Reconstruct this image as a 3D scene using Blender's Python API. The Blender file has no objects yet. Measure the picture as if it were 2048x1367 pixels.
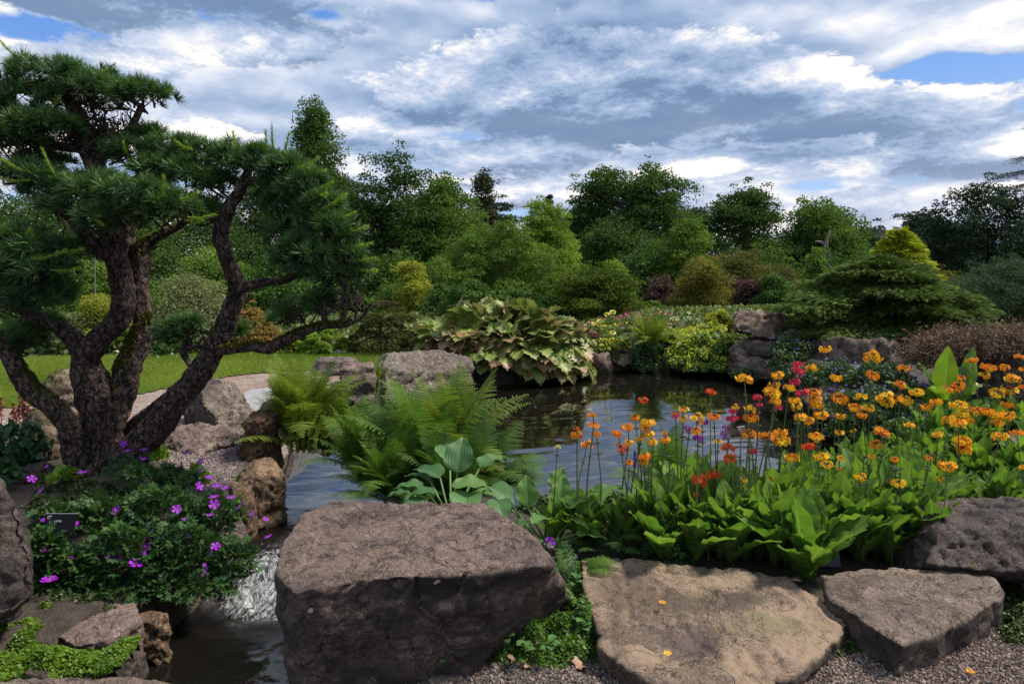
import bpy, bmesh, math
import numpy as np
from mathutils import Vector, Matrix

# ------------------------------------------------------------------ camera, sky, sun, exposure
S = bpy.context.scene
COL = S.collection
CAM_H = 1.7
F = 1365.0
HORIZON = 505.0                            # photo row of the horizon
PITCH = math.atan((683.5 - HORIZON) / F)
cd = bpy.data.cameras.new('camera'); cam = bpy.data.objects.new('camera', cd); COL.objects.link(cam)
cam.location = (0, 0, CAM_H)
cam.rotation_euler = (math.pi / 2 - PITCH, 0, 0)
cd.sensor_width = 36.0; cd.lens = 36.0 * F / 2048.0
cd.clip_start = 0.05; cd.clip_end = 3000
S.camera = cam

SUN_EL = math.radians(55); SUN_AZ = math.radians(78)      # azimuth measured clockwise from +Y (ahead), to the right
SUN_STR = 3.7; SUN_ANG = math.radians(10); SKY_STR = 0.12; EXPO = 0.64
S.view_settings.view_transform = 'Standard'; S.view_settings.look = 'None'
S.view_settings.exposure = EXPO; S.view_settings.gamma = 1.0; S.view_settings.use_curve_mapping = False
sd = bpy.data.lights.new('sun', 'SUN'); so = bpy.data.objects.new('sun', sd); COL.objects.link(so)
sd.energy = SUN_STR; sd.angle = SUN_ANG; sd.color = (1.0, 0.94, 0.84)
sun_dir = Vector((math.sin(SUN_AZ) * math.cos(SUN_EL), math.cos(SUN_AZ) * math.cos(SUN_EL), math.sin(SUN_EL)))
so.rotation_euler = (-sun_dir).to_track_quat('-Z', 'Y').to_euler()
so.location = (20, 20, 40)

class NT:
    """small helper round a node tree"""
    def __init__(s, tree): s.t = tree; s.n = tree.nodes; s.l = tree.links
    def node(s, typ, **kw):
        n = s.n.new(typ)
        for k, v in kw.items():
            if k.startswith('i_'):
                key = k[2:]; key = int(key) if key.isdigit() else key.replace('_', ' ')
                s.put(n.inputs[key], v)
            else: setattr(n, k, v)
        return n
    def put(s, sock, v):
        if hasattr(v, 'is_output') or isinstance(v, bpy.types.NodeSocket): s.l.new(v, sock)
        else:
            if sock.type == 'RGBA' and len(v) == 3: v = (*v, 1)
            sock.default_value = v
    def m(s, op, a, b=None, c=None, clamp=False):
        n = s.n.new('ShaderNodeMath'); n.operation = op; n.use_clamp = clamp
        for i, v in enumerate((a, b, c)):
            if v is not None: s.put(n.inputs[i], v)
        return n.outputs[0]
    def vm(s, op, a, b=None, out=0):
        n = s.n.new('ShaderNodeVectorMath'); n.operation = op
        for i, v in enumerate((a, b)):
            if v is not None:
                if op == 'SCALE' and i == 1: s.put(n.inputs['Scale'], v)
                else: s.put(n.inputs[i], v)
        return n.outputs[out]
    def mix(s, f, a, b, blend='MIX'):
        n = s.n.new('ShaderNodeMix'); n.data_type = 'RGBA'; n.blend_type = blend
        s.put(n.inputs[0], f); s.put(n.inputs[6], a); s.put(n.inputs[7], b)
        return n.outputs[2]
    def ramp(s, f, lo, hi, a=0.0, b=1.0, smooth=True):
        n = s.n.new('ShaderNodeMapRange'); n.interpolation_type = 'SMOOTHSTEP' if smooth else 'LINEAR'
        s.put(n.inputs[0], f); n.inputs[1].default_value = lo; n.inputs[2].default_value = hi
        n.inputs[3].default_value = a; n.inputs[4].default_value = b
        return n.outputs[0]
    def noise(s, vec, scale, detail=4, rough=.55, dist=0.0, col=False):
        n = s.n.new('ShaderNodeTexNoise'); s.put(n.inputs['Vector'], vec)
        n.inputs['Scale'].default_value = scale; n.inputs['Detail'].default_value = detail
        n.inputs['Roughness'].default_value = rough; n.inputs['Distortion'].default_value = dist
        return n.outputs[1 if col else 0]
    def attr(s, name, out='Fac'):
        n = s.n.new('ShaderNodeAttribute'); n.attribute_name = name
        return n.outputs[out]

def px_azel(px, py):
    u = (px - 1024) / F; v = (683.5 - py) / F
    c, sn = math.cos(PITCH), math.sin(PITCH)
    x, y, z = u, c + v * sn, -sn + v * c
    return math.atan2(x, y), math.atan2(z, math.hypot(x, y))

W = bpy.data.worlds.new('World'); S.world = W; W.use_nodes = True
def build_sky():
    t = NT(W.node_tree); t.n.clear()
    sky = t.node('ShaderNodeTexSky', sky_type='NISHITA', sun_disc=False, sun_elevation=SUN_EL, sun_rotation=SUN_AZ)
    sky.ozone_density = 2.0; sky.air_density = 1.0; sky.dust_density = .6
    g = t.node('ShaderNodeTexCoord').outputs['Generated']
    sep = t.node('ShaderNodeSeparateXYZ', i_0=g)
    X, Y, Z = sep.outputs
    az = t.m('ARCTAN2', X, Y)
    el = t.m('ARCSINE', t.m('MINIMUM', t.m('MAXIMUM', Z, -1.0), 1.0))
    def plane(dz):
        zz = t.m('MAXIMUM', t.m('ADD', Z, dz), 0.0)
        iv = t.m('DIVIDE', 1.0, t.m('ADD', zz, 0.42))
        return t.node('ShaderNodeCombineXYZ', i_0=t.m('MULTIPLY', X, iv), i_1=t.m('MULTIPLY', Y, iv), i_2=t.m('MULTIPLY', t.m('MULTIPLY', zz, iv), 2.6)).outputs[0]
    def blob(px, py, wx, wy, p=1.0):
        a0, e0 = px_azel(px, py)
        dx = t.m('MULTIPLY', t.m('SUBTRACT', az, a0), F / wx); dy = t.m('MULTIPLY', t.m('SUBTRACT', el, e0), F / wy)
        r2 = t.m('ADD', t.m('MULTIPLY', dx, dx), t.m('MULTIPLY', dy, dy))
        return t.m('EXPONENT', t.m('MULTIPLY', r2, -p))
    def total(bl):
        acc = None
        for (px, py, wx, wy, k) in bl:
            v = t.m('MULTIPLY', blob(px, py, wx, wy), k)
            acc = v if acc is None else t.m('ADD', acc, v)
        return acc
    warpv = t.vm('SCALE', t.vm('SUBTRACT', t.noise(plane(0), 4.0, 3, .5, col=True), (.5, .5, .5)), .10)
    def dens(dz):
        p = t.vm('ADD', plane(dz), warpv)
        big = t.noise(t.vm('MULTIPLY', p, (1, 1, 1.5)), 2.0, 2, .5)
        fine = t.noise(p, 5.5, 6, .58)
        vo = t.node('ShaderNodeTexVoronoi', i_Vector=p, feature='F1'); vo.normalize = True
        vo.inputs['Scale'].default_value = 3.6; vo.inputs['Detail'].default_value = 3.0; vo.inputs['Roughness'].default_value = .5; vo.inputs['Lacunarity'].default_value = 2.2
        puff = t.m('SUBTRACT', 1.0, vo.outputs['Distance'])
        return t.m('ADD', t.m('ADD', t.m('MULTIPLY', big, .62), t.m('MULTIPLY', fine, .20)), t.m('MULTIPLY', t.m('SUBTRACT', puff, .45), .42))
    d0 = dens(0.0); d1 = dens(0.018)
    gaps = total([(1880, 128, 190, 48, -.22), (1385, 222, 80, 9, -.09), (655, 32, 45, 16, -.14), (110, 60, 120, 40, -.10),
                  (860, 268, 170, 15, -.16), (750, 275, 60, 30, -.1), (30, 60, 90, 30, -.06), (1640, 372, 130, 12, -.1), (1250, 5, 0.1, .1, 0)])
    solid = total([(1180, 90, 420, 80, .12), (1405, 285, 90, 50, .2), (250, 120, 200, 90, .08), (1000, 200, 200, 60, .08), (1600, 180, 150, 80, .10), (600, 120, 300, 100, .06), (720, 320, 60, 50, .08), (40, 130, 80, 60, .12), (260, 30, 200, 40, .08), (900, 20, 200, 30, .06), (1250, 200, 80, 50, .1)])
    dd = t.m('ADD', t.m('ADD', d0, gaps), solid)
    cover = t.ramp(dd, .425, .490)
    # light on the cloud: thinner towards the zenith side = lit edge, thicker = shaded base
    relief = t.m('MULTIPLY', t.m('SUBTRACT', d0, d1), 4.0)
    dark = total([(1215, 120, 260, 60, .46), (1040, 40, 340, 60, .2), (700, 30, 300, 26, .25), (1580, 100, 90, 60, .14), (1500, 190, 160, 45, .2), (1850, 290, 300, 50, .16), (430, 200, 260, 36, .1),
                  (750, 190, 260, 22, .12), (1380, 150, 150, 60, .14), (1300, 300, 100, 40, .05)])
    bright = total([(1408, 272, 66, 46, .55), (1600, 45, 170, 26, .25), (1950, 50, 160, 22, .22), (60, 150, 90, 70, .3), (1740, 165, 60, 45, .2), (720, 320, 40, 40, .25), (900, 60, 180, 36, .1),
                    (330, 130, 150, 40, .15), (1090, 300, 220, 30, .1), (1200, 190, 60, 40, .15), (1940, 200, 90, 60, .14)])
    thick = t.ramp(dd, .55, .80)
    lit = t.m('ADD', t.m('ADD', .60, relief), t.m('SUBTRACT', bright, dark))
    lit = t.m('SUBTRACT', lit, t.m('MULTIPLY', thick, .35))
    wisp = t.m('SUBTRACT', t.noise(plane(0), 9.0, 6, .6), .5)
    lit = t.m('ADD', lit, t.m('MULTIPLY', wisp, .05))
    lit = t.m('MINIMUM', t.m('SMOOTH_MAX', lit, 0.06, .25), 1.0)
    cr = t.node('ShaderNodeValToRGB', i_0=lit)
    e = cr.color_ramp.elements
    k = 1.0 / SKY_STR
    stops = [(0.0, (.09, .15, .26)), (.25, (.20, .28, .42)), (.5, (.30, .37, .50)), (.75, (.47, .51, .60)), (1.0, (.76, .72, .67))]
    e[0].position, e[0].color = stops[0][0], (*stops[0][1], 1)
    e[1].position, e[1].color = stops[-1][0], (*stops[-1][1], 1)
    for p_, c_ in stops[1:-1]:
        q = e.new(p_); q.color = (*c_, 1)
    cloud = t.vm('SCALE', cr.outputs[0], k)
    # nearer cumulus with hard puffy edges, bright crowns and shaded feet
    def cum(dz):
        zz = t.m('MAXIMUM', t.m('ADD', Z, dz), 0.0); iv = t.m('DIVIDE', 1.0, t.m('ADD', zz, 0.30))
        p = t.node('ShaderNodeCombineXYZ', i_0=t.m('ADD', t.m('MULTIPLY', X, iv), 3.7), i_1=t.m('MULTIPLY', Y, iv), i_2=t.m('MULTIPLY', t.m('MULTIPLY', zz, iv), 2.4)).outputs[0]
        v = t.node('ShaderNodeTexVoronoi', i_Vector=t.vm('ADD', p, t.vm('SCALE', t.noise(p, 6, 2, .5, col=True), .08)), feature='F1'); v.normalize = True
        v.inputs['Scale'].default_value = 2.9; v.inputs['Detail'].default_value = 5.0; v.inputs['Roughness'].default_value = .68; v.inputs['Lacunarity'].default_value = 2.3
        return t.m('ADD', t.m('MULTIPLY', t.noise(p, 1.9, 1, .5), .75), t.m('MULTIPLY', t.m('SUBTRACT', 1.0, v.outputs['Distance']), .62))
    c0 = cum(0.0); c1 = cum(0.028)
    cb = total([(1405, 275, 70, 50, .16), (1650, 150, 170, 70, .08), (1230, 100, 330, 60, .07), (720, 320, 70, 45, .10), (1950, 180, 120, 50, .06), (1150, 290, 160, 40, .06), (30, 140, 90, 60, .10), (1880, 128, 190, 40, -.3), (1385, 222, 80, 9, -.09), (300, 60, 260, 50, -.04), (860, 268, 170, 14, -.10), (110, 190, 120, 24, -.06), (1640, 372, 130, 12, -.12), (60, 50, 110, 30, -.12), (655, 32, 45, 16, -.16)])
    cd0 = t.m('ADD', c0, cb); cm = t.ramp(cd0, .765, .815)
    cl = t.m('ADD', .47, t.m('MULTIPLY', t.m('SUBTRACT', c0, c1), 5.0))
    cl = t.m('ADD', cl, t.m('MULTIPLY', t.m('SUBTRACT', bright, dark), 1.0)); cl = t.m('SUBTRACT', cl, t.ramp(cd0, .84, 1.02, 0, .28))
    cl = t.m('MINIMUM', t.m('SMOOTH_MAX', cl, .05, .2), 1.0)
    cr2 = t.node('ShaderNodeValToRGB', i_0=cl); e2 = cr2.color_ramp.elements; e2[0].color = (*stops[0][1], 1); e2[1].color = (*stops[-1][1], 1)
    for p_, c_ in stops[1:-1]:
        q = e2.new(p_); q.color = (*c_, 1)
    cloud = t.mix(t.m('MULTIPLY', cm, .92), cloud, t.vm('SCALE', cr2.outputs[0], k))
    cover = t.m('MAXIMUM', cover, cm)
    hz = t.ramp(el, 0.0, 0.16, .38, 0.0)
    cloud = t.mix(hz, cloud, (.60 * k, .585 * k, .64 * k))
    blue = t.mix(.75, sky.outputs[0], (.055 * k, .175 * k, .50 * k))
    lowb = t.ramp(el, 0.02, 0.30, 1.0, 0.0)
    blue = t.mix(t.m('MULTIPLY', lowb, .75), blue, (.33 * k, .46 * k, .64 * k))
    out = t.mix(cover, blue, cloud)
    below = t.ramp(Z, -0.03, 0.0, 1.0, 0.0)
    out = t.mix(below, out, (.10 * k, .11 * k, .08 * k))
    bg = t.node('ShaderNodeBackground', i_Color=out); bg.inputs['Strength'].default_value = SKY_STR
    wo = t.node('ShaderNodeOutputWorld'); t.l.new(bg.outputs[0], wo.inputs[0])
build_sky()
W.cycles.sampling_method = 'MANUAL'; W.cycles.sample_map_resolution = 512
S.cycles.max_bounces = 6; S.cycles.diffuse_bounces = 3; S.cycles.glossy_bounces = 3; S.cycles.transmission_bounces = 4; S.cycles.transparent_max_bounces = 4
S.cycles.caustics_reflective = False; S.cycles.caustics_refractive = False

# ------------------------------------------------------------------ geometry helpers
def at(px, py, Y):
    """the point where the sight line through a photo pixel meets the plane y = Y"""
    u = (px - 1024) / F; v = (683.5 - py) / F
    c, sn = math.cos(PITCH), math.sin(PITCH)
    x, y, z = u, c + v * sn, -sn + v * c
    k = Y / y
    return Vector((x * k, Y, CAM_H + z * k))
def gr(px, py, z=0.0):
    """where it meets the level z"""
    p = at(px, py, 1.0); d = p - Vector((0, 0, CAM_H))
    k = (z - CAM_H) / d.z
    return Vector((d.x * k, d.y * k, z))

# distances read off the photograph -> metres from the camera
_yo = np.concatenate([np.linspace(1.5, 11, 200), [12, 13, 14, 15, 16, 17, 18, 19, 20, 21, 23, 25, 28, 33, 38, 42, 45, 60, 78, 95, 160]])
_yn = np.concatenate([2320 / (100 + 2047 / np.linspace(1.5, 11, 200)), [8.9, 9.6, 10.3, 10.9, 11.4, 11.8, 12.2, 13.5, 15.5, 17.5, 20, 23, 27, 33, 39, 46, 52, 68, 85, 105, 180]])
def lawnside(px, Y): return 16.3 + (Y - 19) * .25 if px < 760 and 18.9 <= Y <= 25 else Y      # the shrubs round the lawn stand nearer
def rY(y): return np.interp(y, _yo, _yn) if np.ndim(y) else float(np.interp(y, _yo, _yn)) if y > 1.5 else y * _yn[0] / 1.5
def iY(y): return np.where(y > _yn[0], np.interp(y, _yn, _yo), y * 1.5 / _yn[0])
def atm(px, py, Y): return at(px, py, rY(Y))
def wm(x, y): return (x * rY(y) / y, rY(y))
def hash3(i, j, k, seed):
    h = (i * 374761393 + j * 668265263 + k * 2147483647 + seed * 1274126177) & 0xffffffff
    h = ((h ^ (h >> 13)) * 1274126177) & 0xffffffff
    h = ((h ^ (h >> 16)) * 2246822519) & 0xffffffff
    return (h ^ (h >> 15)) / 2147483648.0 - 1.0
def vnoise(P, seed=0):
    P = np.asarray(P, float); I = np.floor(P).astype(np.int64); f = P - I
    f = f * f * f * (f * (f * 6 - 15) + 10)
    r = 0
    for dx in (0, 1):
        for dy in (0, 1):
            for dz in (0, 1):
                w = (f[:, 0] if dx else 1 - f[:, 0]) * (f[:, 1] if dy else 1 - f[:, 1]) * (f[:, 2] if dz else 1 - f[:, 2])
                r = r + w * hash3(I[:, 0] + dx, I[:, 1] + dy, I[:, 2] + dz, seed)
    return r
def fbm(P, oct=4, seed=0, gain=.5):
    P = np.asarray(P, float); a, r, tot = 1.0, 0, 0
    for o in range(oct):
        r = r + a * vnoise(P * 2 ** o + 17.3 * o, seed + o); tot += a; a *= gain
    return r / tot
def sstep(x, a, b):
    t = np.clip((x - a) / (b - a), 0, 1); return t * t * (3 - 2 * t)

def unit(v): return v / (np.linalg.norm(v, axis=-1, keepdims=True) + 1e-9)
def frames(d, up=None, roll=None, rng=None):
    """per direction a matrix whose columns are x, y = direction, z near up"""
    d = unit(np.asarray(d, float)); n = len(d)
    if up is None: up = np.tile([0., 0, 1], (n, 1))
    x = np.cross(d, up); bad = np.linalg.norm(x, axis=1) < 1e-3; x[bad] = [1, 0, 0]
    x = unit(x); z = np.cross(x, d)
    if roll is not None:
        c, s_ = np.cos(roll)[:, None], np.sin(roll)[:, None]
        x, z = x * c + z * s_, z * c - x * s_
    return np.stack([x, d, z], axis=2)
def stamp(V, Fc, M, T, A=None):
    """copies of a small mesh: M (n,3,3) T (n,3)"""
    n, m = len(M), len(V)
    W_ = np.einsum('nij,mj->nmi', M, V) + T[:, None, :]
    F_ = (Fc[None] + (np.arange(n) * m)[:, None, None]).reshape(-1, Fc.shape[1])
    return W_.reshape(-1, 3), F_
class Geo:
    def __init__(s): s.V = []; s.F = []; s.A = {}; s.n = 0; s.mi = []
    def add(self_, V, Fc, mat=0, **attrs):
        V = np.asarray(V, float); Fc = np.asarray(Fc)
        self_.V.append(V); self_.F.append(Fc + self_.n)
        self_.mi.append(np.full(len(Fc), mat))
        for k in set(list(self_.A) + list(attrs)):
            if k not in self_.A: self_.A[k] = [np.zeros(self_.n)] if self_.n else []
            a = attrs.get(k, 0.0)
            self_.A[k].append(np.broadcast_to(np.asarray(a, float), (len(V),)).copy())
        self_.n += len(V)
        return self_
    def mesh(s, name, mats, smooth=True):
        me = bpy.data.meshes.new(name)
        if not s.V: return me
        V = np.concatenate(s.V)
        lens = np.concatenate([np.full(len(f), f.shape[1]) for f in s.F])
        idx = np.concatenate([f.reshape(-1) for f in s.F])
        me.vertices.add(len(V)); me.vertices.foreach_set('co', V.astype(np.float32).ravel())
        me.loops.add(len(idx)); me.loops.foreach_set('vertex_index', idx.astype(np.int32))
        me.polygons.add(len(lens))
        me.polygons.foreach_set('loop_start', np.concatenate([[0], np.cumsum(lens)[:-1]]).astype(np.int32))
        me.polygons.foreach_set('loop_total', lens.astype(np.int32))
        me.polygons.foreach_set('use_smooth', np.full(len(lens), smooth))
        mats = mats if isinstance(mats, (list, tuple)) else [mats]
        for m_ in mats: me.materials.append(m_)
        if len(mats) > 1: me.polygons.foreach_set('material_index', np.concatenate(s.mi).astype(np.int32))
        for k, a in s.A.items():
            at_ = me.attributes.new(k, 'FLOAT', 'POINT'); at_.data.foreach_set('value', np.concatenate(a).astype(np.float32))
        me.update(calc_edges=True)
        return me

def link(name, me, parent=None, loc=None):
    o = bpy.data.objects.new(name, me); COL.objects.link(o)
    if loc is not None: o.location = loc
    if parent is not None: o.parent = parent
    return o
def tag(o, label=None, cat=None, group=None, kind=None):
    if label: o['label'] = label
    if cat: o['category'] = cat
    if group: o['group'] = group
    if kind: o['kind'] = kind
    return o
def empty(name, loc, label, cat, group=None):
    o = bpy.data.objects.new(name, None); COL.objects.link(o); o.location = loc; o.empty_display_size = .1
    return tag(o, label, cat, group)
def shift(me, loc):
    me.transform(Matrix.Translation(-Vector(loc)))
    return me

# ------------------------------------------------------------------ materials
def newmat(name):
    m = bpy.data.materials.new(name); m.use_nodes = True
    t = NT(m.node_tree); t.n.clear()
    return m, t
def finish(t, shader):
    o = t.node('ShaderNodeOutputMaterial'); t.l.new(shader, o.inputs[0])
def leafmat(name, c1, c2, trans=.28, rough=.5, spec=.35, rib=None, tipc=None, glow=1.5, tipr=(.55, 1.0), spots=0, pucker=0):
    m, t = newmat(name)
    tint = t.attr('tint')
    base = t.mix(tint, c1, c2)
    if tipc is not None:
        base = t.mix(t.ramp(t.attr('u'), tipr[0], tipr[1]), base, tipc)
    if rib is not None:
        base = t.mix(t.ramp(t.attr('s'), .0, .09, .75, 0.0), base, rib)
    if spots:
        g = t.node('ShaderNodeTexCoord').outputs['Object']
        base = t.mix(t.m('MULTIPLY', t.ramp(t.noise(g, spots, 5, .65), .45, .75), .55), base, t.vm('MULTIPLY', base, (.6, .62, .5)))
    p = t.node('ShaderNodeBsdfPrincipled', i_Base_Color=base); p.inputs['Roughness'].default_value = rough
    p.inputs['Specular IOR Level'].default_value = spec
    if pucker:
        vo = t.node('ShaderNodeTexVoronoi', i_Vector=t.node('ShaderNodeTexCoord').outputs['Object']); vo.inputs['Scale'].default_value = pucker
        bb = t.node('ShaderNodeBump', i_Height=vo.outputs['Distance']); bb.inputs['Distance'].default_value = .0022; bb.inputs['Strength'].default_value = .8; t.put(p.inputs['Normal'], bb.outputs[0])
    tr = t.node('ShaderNodeBsdfTranslucent', i_Color=t.vm('MULTIPLY', base, (glow * 1.05, glow * 1.1, glow * .5)))
    mx = t.node('ShaderNodeMixShader'); mx.inputs[0].default_value = trans
    t.l.new(p.outputs[0], mx.inputs[1]); t.l.new(tr.outputs[0], mx.inputs[2])
    finish(t, mx.outputs[0]); return m
def plain(name, c, rough=.6, metal=0.0, spec=.4, vary=0.0, scale=8):
    m, t = newmat(name)
    if vary:
        g = t.node('ShaderNodeTexCoord').outputs['Object']
        n = t.ramp(t.noise(g, scale, 5, .6), .3, .7, 1 - vary, 1 + vary)
        c = t.vm('SCALE', t.vm('ADD', (0, 0, 0), c), n)
    p = t.node('ShaderNodeBsdfPrincipled', i_Base_Color=c)
    p.inputs['Roughness'].default_value = rough; p.inputs['Metallic'].default_value = metal; p.inputs['Specular IOR Level'].default_value = spec
    finish(t, p.outputs[0]); return m

def rockmat(name, ca, cb, cdark, lichen=.35, lcol=(.42, .38, .33), moss=0.0, scale=3.0, strata=0.0, spots=0.0, stain=.5, tan=None, damp=()):
    m, t = newmat(name)
    g = t.node('ShaderNodeTexCoord').outputs['Object']
    geo = t.node('ShaderNodeNewGeometry')
    n1 = t.noise(g, scale, 6, .62, .4); n2 = t.noise(g, scale * 4.3, 7, .7); n3 = t.noise(g, scale * 17, 6, .75); n4 = t.noise(t.vm('ADD', g, t.vm('SCALE', t.noise(g, 8, 2, .5, col=True), .1)), 120, 4, .7)
    base = t.mix(t.ramp(n1, .36, .62), ca, cb)
    base = t.mix(t.m('MULTIPLY', t.ramp(n2, .48, .66), .8), base, cdark)
    base = t.mix(t.m('MULTIPLY', t.ramp(n3, .50, .62), .6), base, t.vm('SCALE', base, 1.75))
    base = t.mix(t.m('MULTIPLY', t.ramp(n3, .46, .34), .6), base, t.vm('SCALE', base, .42))
    base = t.mix(t.ramp(n4, .38, .62), t.vm('SCALE', base, .62), t.vm('SCALE', base, 1.4))
    crk = t.noise(g, scale * 1.15, 5, .6, 1.0); crk = t.ramp(t.m('ABSOLUTE', t.m('SUBTRACT', crk, .5)), .0, .012)
    base = t.mix(t.m('MULTIPLY', t.m('SUBTRACT', 1.0, crk), .7), base, t.vm('SCALE', base, .25))
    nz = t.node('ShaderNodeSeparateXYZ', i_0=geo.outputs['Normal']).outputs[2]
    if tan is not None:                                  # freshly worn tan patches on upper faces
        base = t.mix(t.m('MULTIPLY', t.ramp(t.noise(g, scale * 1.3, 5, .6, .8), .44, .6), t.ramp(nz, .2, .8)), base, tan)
    for (wx, wy, rx, ry, cc) in damp:                    # damp hollows and grimy patches lying at their own place on the stone
        q = t.vm('MULTIPLY', t.vm('SUBTRACT', geo.outputs['Position'], (wx, wy, 0)), (1 / rx, 1 / ry, 0))
        dd = t.m('ADD', t.vm('LENGTH', q, out=1), t.m('MULTIPLY', t.m('SUBTRACT', t.noise(g, 11, 7, .75), .5), 3.2))
        base = t.mix(t.m('MULTIPLY', t.ramp(dd, 1.1, .5), .72), base, cc)
    # black weathering crust on the steep faces
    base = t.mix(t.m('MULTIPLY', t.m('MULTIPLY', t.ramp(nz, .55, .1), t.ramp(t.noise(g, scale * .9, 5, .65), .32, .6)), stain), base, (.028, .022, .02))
    if strata:
        wv = t.node('ShaderNodeTexWave', i_Vector=g); wv.bands_direction = 'Z'
        wv.inputs['Scale'].default_value = 6; wv.inputs['Distortion'].default_value = 5; wv.inputs['Detail'].default_value = 4
        base = t.mix(t.m('MULTIPLY', wv.outputs['Fac'], strata), base, cdark)
    if lichen:
        vor = t.node('ShaderNodeTexVoronoi', i_Vector=t.vm('ADD', g, t.vm('SCALE', t.noise(g, 14, 3, .6, col=True), .09)))
        vor.inputs['Scale'].default_value = 13
        patch = t.m('MULTIPLY', t.ramp(vor.outputs['Distance'], .30, .20), t.ramp(t.noise(g, 2.3, 3, .6), .60 - lichen * .25, .66))
        patch = t.m('MULTIPLY', patch, t.ramp(t.noise(g, 60, 3, .7), .38, .6))
        base = t.mix(t.m('MULTIPLY', patch, .85), base, lcol)
    if spots:
        vo = t.node('ShaderNodeTexVoronoi', i_Vector=t.vm('ADD', g, t.vm('SCALE', t.noise(g, 30, 2, .5, col=True), .02)))
        vo.inputs['Scale'].default_value = 4.2; vo.inputs['Randomness'].default_value = 1
        sz = t.m('MULTIPLY', t.node('ShaderNodeSeparateColor', i_0=vo.outputs['Color']).outputs[0], .085)
        base = t.mix(t.m('MULTIPLY', t.m('LESS_THAN', vo.outputs['Distance'], sz), spots), base, (.60, .50, .42))
    if moss:
        mm = t.m('MULTIPLY', t.ramp(t.noise(g, 3.1, 6, .7), .66 - moss * .3, .70 - moss * .2), t.ramp(nz, -.1, .5))
        mc = t.mix(t.ramp(n3, .3, .7), (.035, .04, .008), (.10, .095, .018))
        base = t.mix(mm, base, mc)
    hgt = t.m('ADD', t.m('ADD', t.m('MULTIPLY', n2, .55), t.m('MULTIPLY', n3, .42)), t.m('ADD', t.m('MULTIPLY', n4, .10), t.m('MULTIPLY', crk, .22)))
    pit = t.node('ShaderNodeTexVoronoi', i_Vector=t.vm('ADD', g, t.vm('SCALE', t.noise(g, 5, 3, .6, col=True), .25))); pit.inputs['Scale'].default_value = 7
    hgt = t.m('ADD', hgt, t.m('MULTIPLY', t.ramp(pit.outputs['Distance'], .0, .16), .12))
    b = t.node('ShaderNodeBump', i_Height=hgt); b.inputs['Strength'].default_value = .9; b.inputs['Distance'].default_value = .035
    p = t.node('ShaderNodeBsdfPrincipled', i_Base_Color=base, i_Roughness=t.ramp(n2, .3, .7, .72, .92), i_Normal=b.outputs[0])
    p.inputs['Specular IOR Level'].default_value = .3
    finish(t, p.outputs[0]); return m

# ------------------------------------------------------------------ the lie of the land
ZW, ZL = -0.36, -0.57                      # pond level, lower pool level
def g2(px, py, z=ZW): p = gr(px, py, z); return (p.x, p.y)
WATER = [g2(940, 775), g2(1060, 768), g2(1180, 752), g2(1255, 742), g2(1345, 738), g2(1460, 748), g2(1540, 768), g2(1600, 800),
         g2(1690, 850), g2(1790, 905), (3.0, 5.4), (2.05, 4.75), (.8, 4.5), (.2, 4.55), (-.02, 5.2), (-.5, 5.45), (-.98, 5.3), wm(-1.32, 5.6), wm(-1.28, 5.0), wm(-1.12, 4.3),
         wm(-.95, 3.5), wm(-.9, 1.2), wm(-3.2, 1.2), wm(-2.55, 2.6), wm(-2.25, 3.3), wm(-2.05, 3.9), wm(-2.1, 4.4), wm(-2.0, 5.0), wm(-1.95, 5.6), wm(-2.2, 6.5),
         wm(-2.55, 7.5), wm(-2.75, 9.2), wm(-2.7, 10.7), wm(-2.2, 12.2), wm(-1.05, 13.0), wm(-.95, 14.0)]
def poly_sd(P, poly):
    """signed distance to a polygon, negative inside"""
    P = np.asarray(P, float); n = len(poly); d = np.full(len(P), 1e9); ins = np.zeros(len(P), bool)
    for i in range(n):
        a = np.array(poly[i]); b = np.array(poly[(i + 1) % n]); e = b - a
        w = P - a; h = np.clip((w @ e) / (e @ e), 0, 1)
        d = np.minimum(d, np.linalg.norm(w - h[:, None] * e, axis=1))
        c = ((a[1] > P[:, 1]) != (b[1] > P[:, 1]))
        xi = (b[0] - a[0]) * (P[:, 1] - a[1]) / (b[1] - a[1] + 1e-12) + a[0]
        ins ^= c & (P[:, 0] < xi)
    return np.where(ins, -d, d)
def land(P):
    P = np.asarray(P, float); yr = P[:, 1]; y = iY(yr); x = P[:, 0] * y / np.where(np.abs(yr) < .1, .1, yr)
    P3 = np.c_[P, np.zeros(len(P))]
    sd = poly_sd(P, WATER) + .08 * vnoise(P3 * 2.2, 5)
    h = np.zeros(len(P))
    h -= .26 * sstep(-x, 1.6, 2.1) * (1 - sstep(y, 4.1, 5.3))            # low left bank by the lower pool
    h += .16 * sstep(x, 2.6, 4.5) * sstep(y, 4.5, 7)                      # bed climbs to the right
    h -= .10 * (1 - sstep(np.abs(x + 1.2), 0.6, 1.4)) * sstep(y, 5.4, 5.8) * (1 - sstep(y, 6.2, 8))
    h += .10 * sstep(y, 16, 24) * sstep(x, 3, 9)
    h -= 4.4 * sstep(yr, 14, 52)                                          # the land falls away behind the garden
    h += .028 * fbm(P3 * 1.1, 4, 3) * (1 - .6 * sstep(y, 9, 12)) 
    k = sstep(sd, -.05, .28)
    return (-.95) * (1 - k) + h * k
def land1(x, y): return float(land(np.array([[x, y]]))[0])

def draped(us, vs, fx, lift=0.0):
    U, V_ = np.meshgrid(us, vs); P = fx(U.ravel(), V_.ravel())
    return P
def grid_faces(nu, nv):
    i = np.arange(nv - 1)[:, None] * nu + np.arange(nu - 1)[None]
    i = i.ravel(); return np.c_[i, i + 1, i + 1 + nu, i + nu]

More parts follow.
